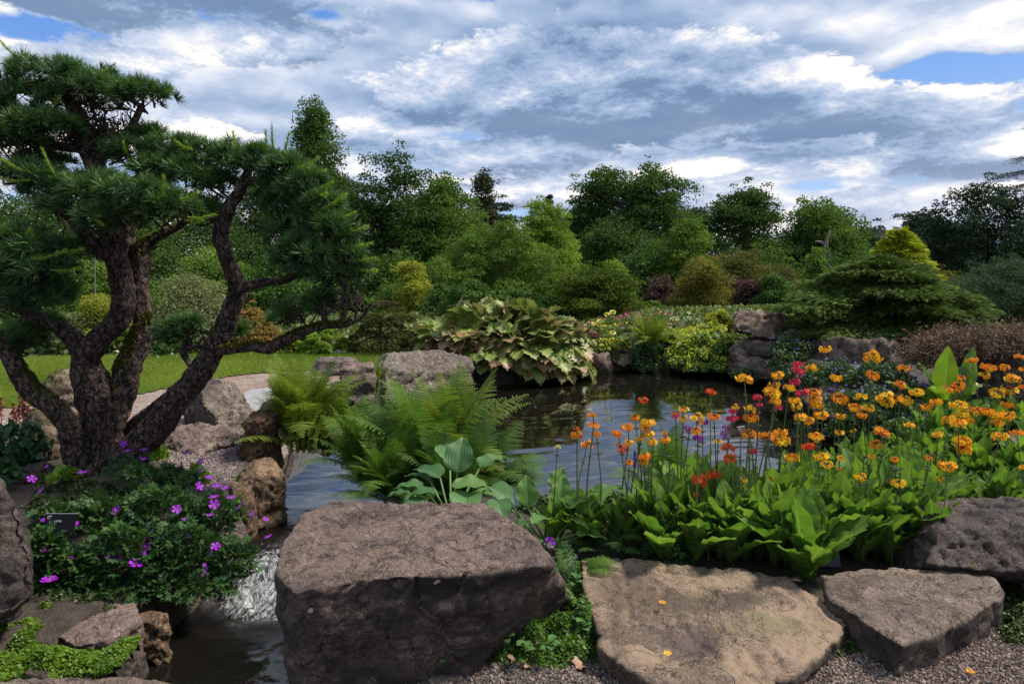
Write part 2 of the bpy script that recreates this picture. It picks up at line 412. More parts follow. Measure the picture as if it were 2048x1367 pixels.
def ground_mat():
    m, t = newmat('soil and grit')
    g = t.node('ShaderNodeTexCoord').outputs['Object']
    n1 = t.noise(g, 1.2, 6, .6); n2 = t.noise(g, 14, 6, .7); 
    v = t.node('ShaderNodeTexVoronoi', i_Vector=g); v.inputs['Scale'].default_value = 70
    soil = t.mix(t.ramp(n2, .3, .7), (.022, .015, .011), (.065, .047, .035))
    soil = t.mix(t.ramp(n1, .4, .6, 0, .5), soil, (.03, .035, .014))
    grit = t.mix(t.node('ShaderNodeSeparateColor', i_0=v.outputs['Color']).outputs[0], (.05, .038, .032), (.26, .20, .17))
    grit = t.mix(t.ramp(v.outputs['Distance'], .35, .6, 0, .8), grit, (.02, .015, .012))
    base = t.mix(t.m('MULTIPLY', t.attr('grav'), t.ramp(n2, .25, .5, .55, 1)), soil, grit)
    base = t.mix(t.attr('green'), base, t.mix(n1, (.035, .06, .016), (.07, .10, .022)))
    b = t.node('ShaderNodeBump', i_Height=t.m('ADD', n2, t.m('MULTIPLY', v.outputs['Distance'], -.5))); b.inputs['Strength'].default_value = .8; b.inputs['Distance'].default_value = .02
    p = t.node('ShaderNodeBsdfPrincipled', i_Base_Color=base, i_Normal=b.outputs[0]); p.inputs['Roughness'].default_value = .9
    finish(t, p.outputs[0]); return m
def build_ground():
    vs = np.concatenate([np.linspace(-4, 1.5, 12, endpoint=False), 1.5 + np.cumsum(np.geomspace(.035, 14, 380))])
    us = np.linspace(-1.35, 1.35, 420)
    U, Vv = np.meshgrid(us, vs); Y = Vv.ravel(); X = U.ravel() * (np.maximum(Y, 1.5) + 2.0)
    Z = land(np.c_[X, Y])
    grav = np.zeros(len(X))
    grav = np.maximum(grav, (1 - sstep(poly_sd(np.c_[X, Y], [(-.6, 1.0), (-.6, 2.75), (.2, 2.95), (.9, 2.9), (1.6, 2.9), (2.6, 3.1), (4, 3.4), (4, 1)]), -.05, .15)))
    grav = np.maximum(grav, (1 - sstep(poly_sd(np.c_[X, Y], [g2(340, 900, 0), g2(500, 890, 0), g2(560, 960, 0), g2(440, 1060, 0), g2(320, 1000, 0)]), -.1, .3)))
    green = sstep(Y, 8.5, 11)
    G = Geo().add(np.c_[X, Y, Z], grid_faces(len(us), len(vs)), grav=grav, green=green)
    o = link('ground', G.mesh('ground', ground_mat())); tag(o, kind='structure')
build_ground()

def watermat(name, foam=False):
    m, t = newmat(name)
    g = t.node('ShaderNodeTexCoord').outputs['Object']
    st = t.vm('MULTIPLY', g, (1.0, 2.6, 1.0))
    w = t.m('ADD', t.m('MULTIPLY', t.noise(st, 1.1, 2, .5, .6), 1.0), t.m('MULTIPLY', t.noise(t.vm('MULTIPLY', g, (1, 1.8, 1)), 5.5, 3, .5, .5), .16))
    base = t.mix(t.noise(g, .8, 3), (.004, .004, .0035), (.010, .008, .006))
    p = t.node('ShaderNodeBsdfPrincipled'); p.inputs['IOR'].default_value = 1.45 if foam else 1.8
    p.inputs['Specular IOR Level'].default_value = .75
    rough = .03
    if foam:
        turb = t.attr('foam')
        gg = t.vm('ADD', g, t.vm('SCALE', t.noise(g, 6, 3, .6, col=True), .12))
        rp = t.noise(t.vm('MULTIPLY', gg, (20, 6, 10)), 2.6, 9, .72, .2)
        w = t.m('ADD', w, t.m('MULTIPLY', t.m('MULTIPLY', rp, turb), 1.4))
        fm = t.ramp(t.m('ADD', rp, t.m('MULTIPLY', turb, .22)), .60, .92); fm = t.m('MULTIPLY', fm, t.ramp(turb, .25, .8))
        base = t.mix(t.m('MULTIPLY', fm, .95), base, (.82, .84, .86))
        rough = t.ramp(fm, 0, 1, .04, .5)
    else:                                                # specks of pollen and bits adrift
        v = t.node('ShaderNodeTexVoronoi', i_Vector=g); v.inputs['Scale'].default_value = 3.4
        sz = t.m('MULTIPLY', t.node('ShaderNodeSeparateColor', i_0=v.outputs['Color']).outputs[1], .045)
        fl = t.m('LESS_THAN', v.outputs['Distance'], sz)
        base = t.mix(fl, base, (.45, .45, .40)); rough = t.m('ADD', t.m('MULTIPLY', fl, .6), .03)
    b = t.node('ShaderNodeBump', i_Height=w); b.inputs['Strength'].default_value = 1.0; b.inputs['Distance'].default_value = .022 if foam else .004
    t.put(p.inputs['Base Color'], base); t.put(p.inputs['Roughness'], rough); t.put(p.inputs['Normal'], b.outputs[0])
    finish(t, p.outputs[0]); return m
def build_water():
    us = np.linspace(-4, 8, 260); vs = 5.35 + 9.2 * np.linspace(0, 1, 520) ** 1.1; U, Vv = np.meshgrid(us, vs); x, y = U.ravel(), Vv.ravel(); o = 0 * x
    xr, yr = x * .95 + y * .3, y * .95 - x * .3
    w = .006 * vnoise(np.c_[xr * .8, yr * 2.6, o], 51) + .0022 * vnoise(np.c_[xr * 1.9, yr * 6, o + 5], 52)
    w *= .45 + .55 * sstep(vnoise(np.c_[x * .35, y * .35, o], 54), -.5, .5)
    G = Geo().add(np.c_[x, y, ZW + w * sstep(y, 5.35, 5.7)], grid_faces(260, 520))
    tag(link('pond_water', G.mesh('pond_water', watermat('still water'))), kind='structure')
    us = np.arange(-3.6, 4.0, .022); vs = np.concatenate([np.arange(1.0, 5.34, .020), [5.35]])
    us = us[us < -0.2]
    us = np.concatenate([us, np.linspace(-.2, 5, 20)])
    U, Vv = np.meshgrid(us, vs); x, y = U.ravel(), Vv.ravel()
    yr_ = y; xr_ = x; y = iY(yr_); x = xr_ * y / yr_
    z = ZL + (ZW - ZL) * sstep(y + .18 * (x + 1.5), 4.25, 4.85)
    foam = np.exp(-((y - 4.58) / .36) ** 2) * np.exp(-((x + 1.68) / .42) ** 2)
    foam += .45 * np.exp(-((y - 5.1) / .5) ** 2) * np.exp(-((x + 1.6) / .4) ** 2)
    foam = np.minimum(foam * 1.25, 1)
    P3 = np.c_[x, y, 0 * x]
    z += foam * (.05 * fbm(P3 * [7, 5, 1], 4, 9) + .02 * vnoise(P3 * 22, 3))
    z += .012 * fbm(P3 * [3, 4, 1], 3, 19) * (1 - sstep(y, 4.9, 5.8)) * (1 - foam)
    z = np.where(yr_ > 5.34, ZW, z)
    G = Geo().add(np.c_[xr_, yr_, z], grid_faces(len(us), len(vs)), foam=foam)
    tag(link('stream_water', G.mesh('stream_water', watermat('running water', True))), kind='structure')
build_water()

# lawn, path and paving are sheets draped on the ground
LAWN = [g2(-60, 725, 0), g2(90, 716, 0), g2(300, 713, 0), g2(450, 707, 0), g2(600, 702, 0), g2(790, 701, 0), g2(900, 706, 0), g2(930, 725, 0), g2(700, 741, 0),
        g2(620, 743, 0), g2(500, 750, 0), g2(420, 760, 0), g2(330, 778, 0), g2(250, 795, 0), g2(60, 812, 0), g2(-60, 820, 0)]
PATH = [g2(-80, 812, 0), g2(60, 806, 0), g2(250, 789, 0), g2(330, 772, 0), g2(420, 756, 0), g2(500, 746, 0), g2(700, 738, 0), g2(700, 775, 0), g2(640, 800, 0), g2(600, 850, 0),
        g2(480, 860, 0), g2(250, 868, 0), g2(-80, 870, 0)]
PAVE = [g2(486, 790, 0), g2(500, 781, 0), g2(560, 776, 0), g2(640, 780, 0), g2(640, 830, 0), g2(530, 832, 0), g2(500, 815, 0), g2(490, 805, 0)]
def sheet(name, poly, lift, step, mat, kind='structure', jag=.05):
    P = np.array(poly); lo, hi = P.min(0) - .2, P.max(0) + .2
    us = np.arange(lo[0], hi[0], step); vs = np.arange(lo[1], hi[1], step)
    U, Vv = np.meshgrid(us, vs); XY = np.c_[U.ravel(), Vv.ravel()]
    Fc = grid_faces(len(us), len(vs)); c = XY[Fc].mean(1)
    ok = poly_sd(c, poly) + jag * vnoise(np.c_[c, 0 * c[:, 0]] * 4, 2) < 0
    Fc = Fc[ok]; used, inv = np.unique(Fc, return_inverse=True); Fc = inv.reshape(-1, 4)
    XY = XY[used]
    G = Geo().add(np.c_[XY, land(XY) + lift], Fc)
    return tag(link(name, G.mesh(name, mat)), kind=kind)
def lawnmat():
    m, t = newmat('mown turf'); g = t.node('ShaderNodeTexCoord').outputs['Object']
    n = t.noise(g, .9, 5, .6); n2 = t.noise(g, 30, 4, .7)
    base = t.mix(t.ramp(n, .35, .65), (.10, .16, .02), (.19, .23, .04))
    base = t.mix(t.ramp(n2, .3, .7), t.vm('SCALE', base, .6), base)
    b = t.node('ShaderNodeBump', i_Height=n2); b.inputs['Distance'].default_value = .02
    p = t.node('ShaderNodeBsdfPrincipled', i_Base_Color=base, i_Normal=b.outputs[0]); p.inputs['Roughness'].default_value = .9; p.inputs['Specular IOR Level'].default_value = .1
    finish(t, p.outputs[0]); return m
def pathmat():
    m, t = newmat('pink grit'); g = t.node('ShaderNodeTexCoord').outputs['Object']
    v = t.node('ShaderNodeTexVoronoi', i_Vector=g); v.inputs['Scale'].default_value = 45
    n = t.noise(g, 1.4, 5, .6); r = t.node('ShaderNodeSeparateColor', i_0=v.outputs['Color']).outputs[0]
    base = t.mix(r, (.15, .11, .085), (.42, .34, .28))
    base = t.mix(t.ramp(n, .35, .65), base, t.mix(r, (.16, .09, .065), (.34, .22, .17)))
    b = t.node('ShaderNodeBump', i_Height=v.outputs['Distance'], invert=True); b.inputs['Distance'].default_value = .02
    p = t.node('ShaderNodeBsdfPrincipled', i_Base_Color=base, i_Normal=b.outputs[0]); p.inputs['Roughness'].default_value = .9
    finish(t, p.outputs[0]); return m
def pavemat():
    m, t = newmat('grey setts'); g = t.node('ShaderNodeTexCoord').outputs['Object']
    br = t.node('ShaderNodeTexBrick', i_Vector=t.vm('MULTIPLY', g, (1, 1, 0))); br.inputs['Scale'].default_value = 5
    br.inputs['Mortar Size'].default_value = .03
    br.inputs['Color1'].default_value = (.26, .25, .26, 1); br.inputs['Color2'].default_value = (.34, .33, .34, 1); br.inputs['Mortar'].default_value = (.2, .18, .17, 1)
    p = t.node('ShaderNodeBsdfPrincipled', i_Base_Color=br.outputs['Color']); p.inputs['Roughness'].default_value = .85
    finish(t, p.outputs[0]); return m
sheet('path', PATH, .008, .06, pathmat())
sheet('paving', PAVE, .012, .04, pavemat(), jag=.02)
sheet('lawn', LAWN, .022, .06, lawnmat())
def build_grass():
    rng = np.random.default_rng(3)
    P = np.array(LAWN); lo, hi = P.min(0), P.max(0)
    X = rng.uniform(lo, hi, (520000, 2)); keep = rng.random(len(X)) < np.clip((8.5 / X[:, 1]) ** 2 * .6, 0, 1)
    X = X[keep]; X = X[(poly_sd(X, LAWN) < 0) & (np.abs(X[:, 0] / X[:, 1]) < .85)][:170000]
    n = len(X); base = np.c_[X, land(X) + .03]
    a = rng.uniform(0, 6.28, n); h = rng.uniform(.015, .036, n); w = .0038
    lean = rng.normal(0, .012, (n, 2))
    side = np.c_[np.cos(a), np.sin(a), 0 * a] * w
    tip = base + np.c_[lean, h]
    V = np.stack([base - side, base + side, tip], 1).reshape(-1, 3)
    tint = np.repeat(np.clip(.5 + .5 * vnoise(base * .9, 4) + rng.normal(0, .25, n), 0, 1), 3)
    G = Geo().add(V, np.arange(3 * n).reshape(-1, 3), tint=tint)
    m = leafmat('grass blade', (.09, .16, .018), (.24, .29, .05), trans=.3, rough=.7, spec=.15)
    tag(link('grass', G.mesh('grass', m)), 'short mown green grass standing up from the lawn', 'grass', kind='stuff')
build_grass()

# ------------------------------------------------------------------ rocks
def rock(name, pts, mat, label, voxel=.04, amp=.05, freq=2.2, fine=.012, group=None, seed=0, cat='rock', smooth=5, facet=0.0, dent=None, chips=16, chipk=.5):
    bm = bmesh.new()
    for p in pts: bm.verts.new(p)
    r = bmesh.ops.convex_hull(bm, input=bm.verts)
    bmesh.ops.delete(bm, geom=list({e for e in r['geom_interior'] + r['geom_unused'] if isinstance(e, bmesh.types.BMVert)}), context='VERTS')
    bmesh.ops.recalc_face_normals(bm, faces=bm.faces)
    me = bpy.data.meshes.new('tmp'); bm.to_mesh(me); bm.free()
    o = bpy.data.objects.new('tmp', me); COL.objects.link(o)
    md = o.modifiers.new('r', 'REMESH'); md.mode = 'VOXEL'; md.voxel_size = voxel
    if smooth:
        ms = o.modifiers.new('s', 'SMOOTH'); ms.factor = .5; ms.iterations = smooth
    dg = bpy.context.evaluated_depsgraph_get(); dg.update()
    me2 = bpy.data.meshes.new_from_object(o.evaluated_get(dg))
    bpy.data.objects.remove(o); bpy.data.meshes.remove(me)
    n = len(me2.vertices); V = np.empty(n * 3, np.float32); me2.vertices.foreach_get('co', V); V = V.reshape(-1, 3).astype(float)
    N = np.empty(n * 3, np.float32); me2.vertices.foreach_get('normal', N); N = N.reshape(-1, 3)
    rg = np.random.default_rng(seed + 500); ext = np.ptp(V, axis=0); sz = float(np.sort(ext)[1])
    for i in range(chips):                               # flat chips knocked off the corners
        nn = unit(rg.normal(size=3) * [1, 1, .8]); dt = V @ nn; h = dt.max() - sz * rg.uniform(.015, .085) * chipk; over = dt > h
        V[over] -= nn * ((dt[over] - h) * .93)[:, None]
    d = amp * fbm(V * freq + seed * 7.7, 3, seed) * .75
    rd = 1 - np.abs(fbm(V * freq * 1.7 + 31 + seed, 4, seed + 3)) * 2.2          # ridges
    d += amp * .45 * (rd - .5)
    lay = np.sin((V[:, 2] * 14 + 2.5 * vnoise(V * 1.6, seed + 5)) * (1.0 / max(voxel * 20, .5)))
    d += fine * .9 * lay * (1 - np.abs(N[:, 2]))
    d += fine * fbm(V * freq * 7, 3, seed + 9) * 1.8
    cr = vnoise(V * freq * 2.3 + vnoise(V * 5, 3)[:, None], seed + 21); d -= fine * 2.6 * np.exp(-(cr / .03) ** 2)
    st = fbm(V * freq * 1.3 + 50, 4, seed + 31) * 5; d += amp * .42 * (np.floor(st) + sstep(st - np.floor(st), .72, 1.0) - st)
    if facet:
        q = facet; d += (np.round((V @ np.array([.3, .5, .8])) / q) * q - V @ np.array([.3, .5, .8])) * .25
    V = V + N * d[:, None]
    if dent:
        for (dx, dy, dr, dh) in dent: V[:, 2] -= dh * np.exp(-((V[:, 0] - dx) ** 2 + (V[:, 1] - dy) ** 2) / dr ** 2) * sstep(N[:, 2], .2, .7)
    c = V.mean(0); c[2] = V[:, 2].min()
    V -= c
    me2.vertices.foreach_set('co', V.astype(np.float32).ravel()); me2.polygons.foreach_set('use_smooth', np.ones(len(me2.polygons), bool))
    me2.materials.clear(); me2.materials.append(mat); me2.name = name; me2.update()
    o = link(name, me2, loc=c); tag(o, label, cat, group)
    return o
def prism_pts(top, zt, dz, spread=.0, seed=0):
    """hull points: a top outline (px, py) on the level zt, and the same outline dropped by dz"""
    P = []
    for (x, y) in top:
        p = gr(x, y, zt); P.append(p); P.append(p + Vector((0, 0, -dz)))
    c = sum(P, Vector()) / len(P)
    for i in range(1, len(P), 2):
        d = P[i] - c; d.z = 0; P[i] = P[i] + d * spread
    return P
def boulder_pts(x0, x1, ytop, ybase, Y, depth=None, n=22, seed=0, zb=None, flat=.3, lean=0.0):
    """a boulder seen between photo columns x0..x1, top at ytop, foot at ybase, centred on the distance Y"""
    rng = np.random.default_rng(seed); kk = rY(Y) / Y; Y = rY(Y); depth = depth * kk if depth else None
    a = at(x0, ybase, Y); b = at(x1, ybase, Y); tp = at((x0 + x1) / 2, ytop, Y)
    cx = (a.x + b.x) / 2; rx = (b.x - a.x) / 2; zb = a.z if zb is None else zb; H = tp.z - zb; dy = depth if depth else rx * .8
    P = []
    for i in range(n):
        an = 2 * math.pi * i / n + rng.uniform(-.15, .15); 
        for lev, rr in ((0.0, 1.0), (.45, 1.03), (.82, .92), (1.0, .62 + .3 * flat)):
            k = rr * rng.uniform(.86, 1.0)
            P.append(Vector((cx + math.cos(an) * rx * k + lean * lev * H, Y + math.sin(an) * dy * k, zb + H * lev * rng.uniform(.93, 1.0) - (.1 if lev == 0 else 0))))
    return P

RM = {}
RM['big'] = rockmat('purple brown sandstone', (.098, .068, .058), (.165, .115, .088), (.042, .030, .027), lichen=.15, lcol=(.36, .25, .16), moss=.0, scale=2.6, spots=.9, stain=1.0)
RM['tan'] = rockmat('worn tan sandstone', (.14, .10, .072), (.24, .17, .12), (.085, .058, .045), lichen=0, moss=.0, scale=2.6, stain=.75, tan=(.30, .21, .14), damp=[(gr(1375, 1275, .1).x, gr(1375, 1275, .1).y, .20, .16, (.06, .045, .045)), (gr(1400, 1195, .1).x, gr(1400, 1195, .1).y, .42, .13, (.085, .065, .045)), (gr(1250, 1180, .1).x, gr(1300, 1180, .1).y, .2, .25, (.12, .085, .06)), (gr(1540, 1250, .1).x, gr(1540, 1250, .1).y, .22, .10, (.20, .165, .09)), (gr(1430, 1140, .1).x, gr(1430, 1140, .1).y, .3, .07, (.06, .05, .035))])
RM['tan2'] = rockmat('pinkish sandstone', (.12, .087, .068), (.20, .146, .11), (.05, .037, .03), lichen=.0, moss=.0, scale=2.8, stain=.85)
RM['dark'] = rockmat('dark weathered sandstone', (.055, .042, .038), (.11, .08, .065), (.025, .02, .018), lichen=.2, moss=.15, scale=3, stain=.6)
RM['lichen'] = rockmat('lichened sandstone', (.115, .09, .075), (.19, .152, .12), (.045, .036, .032), lichen=.9, lcol=(.45, .40, .34), moss=.15, scale=2.4, stain=.45)
RM['ochre'] = rockmat('ochre sandstone', (.14, .085, .05), (.25, .165, .095), (.035, .024, .018), lichen=.2, lcol=(.4, .34, .2), moss=.1, scale=3.2, stain=.5)
RM['mossy'] = rockmat('mossy tan sandstone', (.20, .14, .10), (.30, .22, .16), (.08, .055, .04), lichen=.3, moss=.75, scale=2.6, stain=.4)
RM['pink'] = rockmat('pink layered sandstone', (.17, .12, .10), (.27, .195, .165), (.075, .05, .045), lichen=.3, moss=.1, scale=2.2, strata=.35, stain=.3)
RM['far'] = rockmat('far brown rock', (.12, .082, .062), (.20, .145, .11), (.05, .038, .032), lichen=.5, moss=.25, scale=1.6, stain=.55)

def build_rocks():
    # the big block in front
    top = [(548, 1128), (560, 1078), (602, 1030), (655, 1004), (760, 1001), (900, 1000), (975, 1005), (1058, 1062), (1098, 1108), (1090, 1128),
           (1035, 1118), (900, 1140), (720, 1156), (585, 1170)]
    P = [gr(x, y, .47) for x, y in top]
    P += [Vector((-.91, 2.75, .15)), Vector((-.86, 2.62, -.5)), Vector((-.82, 2.5, -.95)), gr(1148, 1206, .09), gr(1030, 1256, .05), gr(905, 1308, .02), gr(770, 1352, .0), Vector((-.56, 2.62, -.6)),
          Vector((-.95, 3.5, -.9)), Vector((.1, 3.6, -.1)), Vector((.26, 3.2, -.3)), Vector((-.80, 2.58, .05)), Vector((-.2, 2.85, -.3))]
    P[0].z -= .04; P[13].z -= .03; P[1].z -= .03
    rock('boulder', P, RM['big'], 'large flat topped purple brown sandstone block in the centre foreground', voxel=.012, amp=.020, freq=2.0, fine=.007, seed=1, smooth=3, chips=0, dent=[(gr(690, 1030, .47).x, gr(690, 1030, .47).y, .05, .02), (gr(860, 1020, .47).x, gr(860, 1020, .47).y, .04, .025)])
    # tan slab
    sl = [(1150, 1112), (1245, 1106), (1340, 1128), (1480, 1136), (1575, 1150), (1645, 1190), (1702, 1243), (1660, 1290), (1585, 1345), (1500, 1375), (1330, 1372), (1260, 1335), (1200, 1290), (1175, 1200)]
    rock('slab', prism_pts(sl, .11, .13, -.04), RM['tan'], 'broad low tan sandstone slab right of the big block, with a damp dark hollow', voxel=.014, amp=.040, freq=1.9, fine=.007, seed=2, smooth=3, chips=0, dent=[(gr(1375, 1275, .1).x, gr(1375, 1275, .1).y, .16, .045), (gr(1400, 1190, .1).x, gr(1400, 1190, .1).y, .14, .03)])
    sl = [(1645, 1150), (1700, 1136), (1790, 1128), (1960, 1140), (1985, 1150), (2012, 1190), (1960, 1218), (1880, 1262), (1800, 1290), (1740, 1240), (1655, 1195)]
    rock('slab', prism_pts(sl, .16, .2, -.05), RM['tan2'], 'grey brown wedge shaped slab at lower right, beside the gravel', voxel=.014, amp=.022, freq=2.2, fine=.006, seed=3, smooth=2, chips=0)
    P = [gr(x, y, .36) for x, y in [(1868, 1004), (1960, 996), (2060, 998), (2160, 1010), (2180, 1040), (1990, 1050), (1880, 1040)]]
    P += [gr(x, y, .19) for x, y in [(1850, 1090), (1852, 1130), (1990, 1145), (2170, 1150)]] + [Vector((2.05, 3.55, -.05)), Vector((2.1, 3.4, -.05)), Vector((3.2, 3.3, -.05)), Vector((3.3, 4.2, -.05)), Vector((2.25, 4.2, -.05)), Vector((2.9, 3.2, 0.1))]
    rock('boulder', P, RM['dark'], 'dark stepped boulder with white lichen patches at the right edge', voxel=.016, amp=.045, freq=2.3, fine=.008, seed=4, smooth=3, chips=0)
    # left edge
    P = [atm(-10, 945, 3.35), atm(20, 985, 3.25), atm(58, 1060, 3.2), atm(78, 1120, 3.15), atm(72, 1180, 3.1), atm(30, 1240, 3.0), atm(-60, 1260, 2.9), atm(-160, 1240, 3), atm(-160, 950, 3.3), atm(-10, 950, 3.9), atm(60, 1100, 3.8), atm(20, 1240, 3.6), atm(-160, 950, 3.9), atm(-120, 1250, 3.8)]
    rock('boulder', P, RM['dark'], 'dark mossy boulder cut by the left edge, left of the purple flowers', voxel=.018, amp=.045, freq=2.2, fine=.008, seed=5)
    rock('rock', prism_pts([(110, 1270), (160, 1222), (235, 1192), (272, 1200), (280, 1235), (230, 1275), (150, 1292)], -.28, .22, .0), RM['dark'] if 0 else RM['pink'], 'brown slanting rock under the purple flowered clump, above the moss', voxel=.014, amp=.035, freq=3, fine=.007, seed=6, chips=0)
    rock('rock', boulder_pts(262, 352, 1228, 1295, 3.75, seed=7, zb=-0.70, flat=.2), RM['ochre'], 'small knobbly tan rock at the edge of the lower pool', voxel=.014, amp=.05, freq=3.5, fine=.008, seed=7)
    rock('rock', prism_pts([(40, 1345), (85, 1312), (130, 1308), (132, 1322), (90, 1352)], -.30, .12, .0), RM['dark'], 'flat dark stone lying in the moss at lower left', voxel=.012, amp=.02, freq=4, fine=.005, seed=8, chips=0)
    rock('rock', prism_pts([(-40, 1362), (60, 1347), (180, 1343), (290, 1350), (365, 1366), (300, 1430), (-60, 1430)], -.12, .4, .0), RM['tan2'], 'pale rounded rock crossing the bottom left edge', voxel=.014, amp=.025, freq=2.5, fine=.006, seed=9)
    rock('rock', boulder_pts(170, 300, 1300, 1345, 3.55, depth=.15, seed=31, zb=-0.74, flat=.4), RM['dark'], 'wet dark rock under the moss where it meets the lower pool', voxel=.014, amp=.03, freq=3.5, fine=.006, seed=31)
    # rocks of the far bank of the stream
    rock('rock', boulder_pts(462, 578, 912, 1042, 5.75, seed=10, zb=-0.54, depth=.3, flat=.1), RM['ochre'], 'orange brown boulder on the stream bank below the fern', voxel=.016, amp=.05, freq=2.6, fine=.009, seed=10, chips=34, chipk=1.3)
    rock('rock', boulder_pts(444, 516, 962, 1042, 5.35, seed=11, zb=-0.52, depth=.2), RM['ochre'], 'small yellow brown rock in front of the orange brown boulder', voxel=.014, amp=.035, freq=3, fine=.008, seed=11, chips=34, chipk=1.3)
    rock('rock', boulder_pts(474, 556, 828, 916, 6.6, seed=12, zb=-.12, depth=.28, flat=.9, lean=.1), RM['dark'] if 0 else rockmat('rusty split stone', (.10, .06, .035), (.24, .14, .07), (.03, .02, .015), lichen=.2, moss=.1, scale=4, stain=.5), 'upright split rusty stone at the foot of the fern', voxel=.014, amp=.06, freq=3.2, fine=.01, seed=12)
    rock('boulder', [atm(372, 860, 7.6), atm(368, 800, 7.7), atm(400, 762, 7.9), atm(440, 752, 8), atm(482, 772, 8), atm(492, 800, 7.8), atm(512, 832, 7.6), atm(505, 862, 7.5), atm(430, 880, 7.3), atm(480, 880, 7.3), atm(372, 880, 7.5),
                     atm(390, 770, 8.6), atm(470, 765, 8.6), atm(510, 850, 8.5), atm(370, 850, 8.6), atm(398, 800, 7.35), atm(440, 850, 7.2)], RM['lichen'], 'grey lichened boulder behind the leaning trunk', voxel=.02, amp=.05, freq=2.0, fine=.01, seed=13, smooth=3)
    rock('rock', [atm(315, 905, 6.8), atm(322, 862, 7.0), atm(400, 846, 7.1), atm(462, 852, 7.1), atm(486, 872, 7.0), atm(470, 890, 6.8), atm(400, 912, 6.5), atm(340, 915, 6.6), atm(330, 860, 7.5), atm(470, 862, 7.5)], RM['pink'], 'low pink brown layered rock in front of the lichened boulder', voxel=.016, amp=.03, freq=2.6, fine=.012, seed=14, smooth=3)
    rock('rock', boulder_pts(92, 222, 738, 842, 8.4, seed=15, zb=-.05, depth=.4), RM['mossy'], 'tan rock with brown moss between the trunks, by the lawn', voxel=.02, amp=.05, freq=2.0, fine=.01, seed=15)
    rock('rock', boulder_pts(66, 158, 815, 945, 6.6, seed=16, zb=-.08, depth=.3), RM['mossy'], 'greenish standing rock under the mossy left branch', voxel=.018, amp=.04, freq=2.4, fine=.01, seed=16)
    rock('rock', boulder_pts(520, 566, 800, 850, 7.7, seed=17, zb=-.05, depth=.2), RM['dark'], 'dark stone half hidden behind the bank fern', voxel=.018, amp=.03, freq=3, fine=.008, seed=17)
    rock('rock', boulder_pts(30, 110, 925, 985, 5.6, seed=18, zb=-.1, depth=.2), RM['dark'], 'small dark stone behind the purple flowers, left of the trunk', voxel=.016, amp=.03, freq=3, fine=.008, seed=18)
    # across the pond, left to right
    rock('rock', [atm(628, 752, 12.6), atm(628, 722, 12.6), atm(640, 714, 12.8), atm(705, 713, 12.8), atm(722, 722, 12.6), atm(722, 770, 12.6), atm(630, 775, 12.5), atm(640, 716, 13.6), atm(715, 716, 13.6), atm(630, 770, 13.5), atm(720, 770, 13.5)], RM['lichen'], 'flat topped grey block by the lawn, behind the upright stone', voxel=.035, amp=.06, freq=1.5, fine=.02, seed=19, smooth=3)
    rock('rock', [atm(676, 735, 11.2), atm(690, 727, 11.4), atm(742, 724, 11.5), atm(750, 735, 11.2), atm(752, 790, 11.1), atm(742, 832, 11), atm(692, 832, 11), atm(680, 790, 11), atm(680, 730, 12), atm(745, 727, 12), atm(690, 830, 12), atm(750, 830, 12)], RM['lichen'] if 0 else RM['tan2'], 'upright square grey brown stone standing at the pond edge', voxel=.028, amp=.05, freq=1.8, fine=.018, seed=20, smooth=3)
    rock('rock', [atm(640, 790, 11.8), atm(645, 765, 11.9), atm(690, 760, 12), atm(690, 820, 11.8), atm(640, 830, 11.6), atm(640, 770, 12.6), atm(690, 765, 12.6)], RM['far'], 'low brown stone left of the upright pond stone', voxel=.03, amp=.05, freq=1.8, fine=.016, seed=40)
    rock('rock', [atm(755, 790, 12.2), atm(752, 730, 12.5), atm(775, 705, 13), atm(840, 700, 13.3), atm(900, 702, 13.6), atm(945, 722, 13.6), atm(940, 760, 13.4), atm(900, 792, 12.8), atm(830, 812, 12.2), atm(770, 812, 12),
                  atm(760, 715, 14), atm(940, 715, 14.5), atm(760, 800, 13.5), atm(940, 790, 14.5), atm(770, 735, 12.3), atm(880, 745, 12.8)], RM['lichen'], 'long low rock covered in white lichen beside the big leaved plant', voxel=.035, amp=.07, freq=1.5, fine=.022, seed=21, smooth=3)
    rock('rock', [atm(940, 775, 14), atm(935, 745, 14.4), atm(1100, 730, 15.4), atm(1180, 735, 16.6), atm(1180, 752, 16.8), atm(1060, 772, 15), atm(1000, 785, 14.3), atm(960, 745, 16), atm(1150, 735, 18), atm(960, 770, 16), atm(1180, 750, 18)], RM['dark'], 'dark bank stone under the big leaved plant', voxel=.06, amp=.08, freq=1.2, fine=.03, seed=22)
    rock('rock', boulder_pts(1172, 1226, 704, 738, 17.0, seed=23, zb=-0.47, depth=.5), RM['far'], 'dark brown rock right of the big leaved plant', voxel=.04, amp=.05, freq=1.5, fine=.02, seed=23)
    rock('rock', [atm(1216, 705, 17.4), atm(1230, 697, 17.6), atm(1285, 697, 17.8), atm(1294, 706, 17.5), atm(1284, 722, 17), atm(1245, 736, 16.8), atm(1228, 730, 17), atm(1220, 715, 17), atm(1230, 700, 18.3), atm(1290, 702, 18.3), atm(1240, 735, 17.6)], RM['ochre'] if 0 else RM['mossy'], 'pale wedge of rock with green moss overhanging the far shore', voxel=.035, amp=.04, freq=1.6, fine=.02, seed=24, smooth=3)
    rock('rock', boulder_pts(1176, 1215, 684, 702, 18.4, seed=25, depth=.4, flat=.9), RM['far'], 'grey block behind the dark brown rock on the far shore', voxel=.04, amp=.04, freq=1.6, fine=.02, seed=25)
    rock('rock', boulder_pts(1345, 1372, 712, 737, 17.0, seed=26, depth=.3), RM['far'], 'small red brown stone under the yellow flowered mound', voxel=.04, amp=.03, freq=2, fine=.02, seed=26)
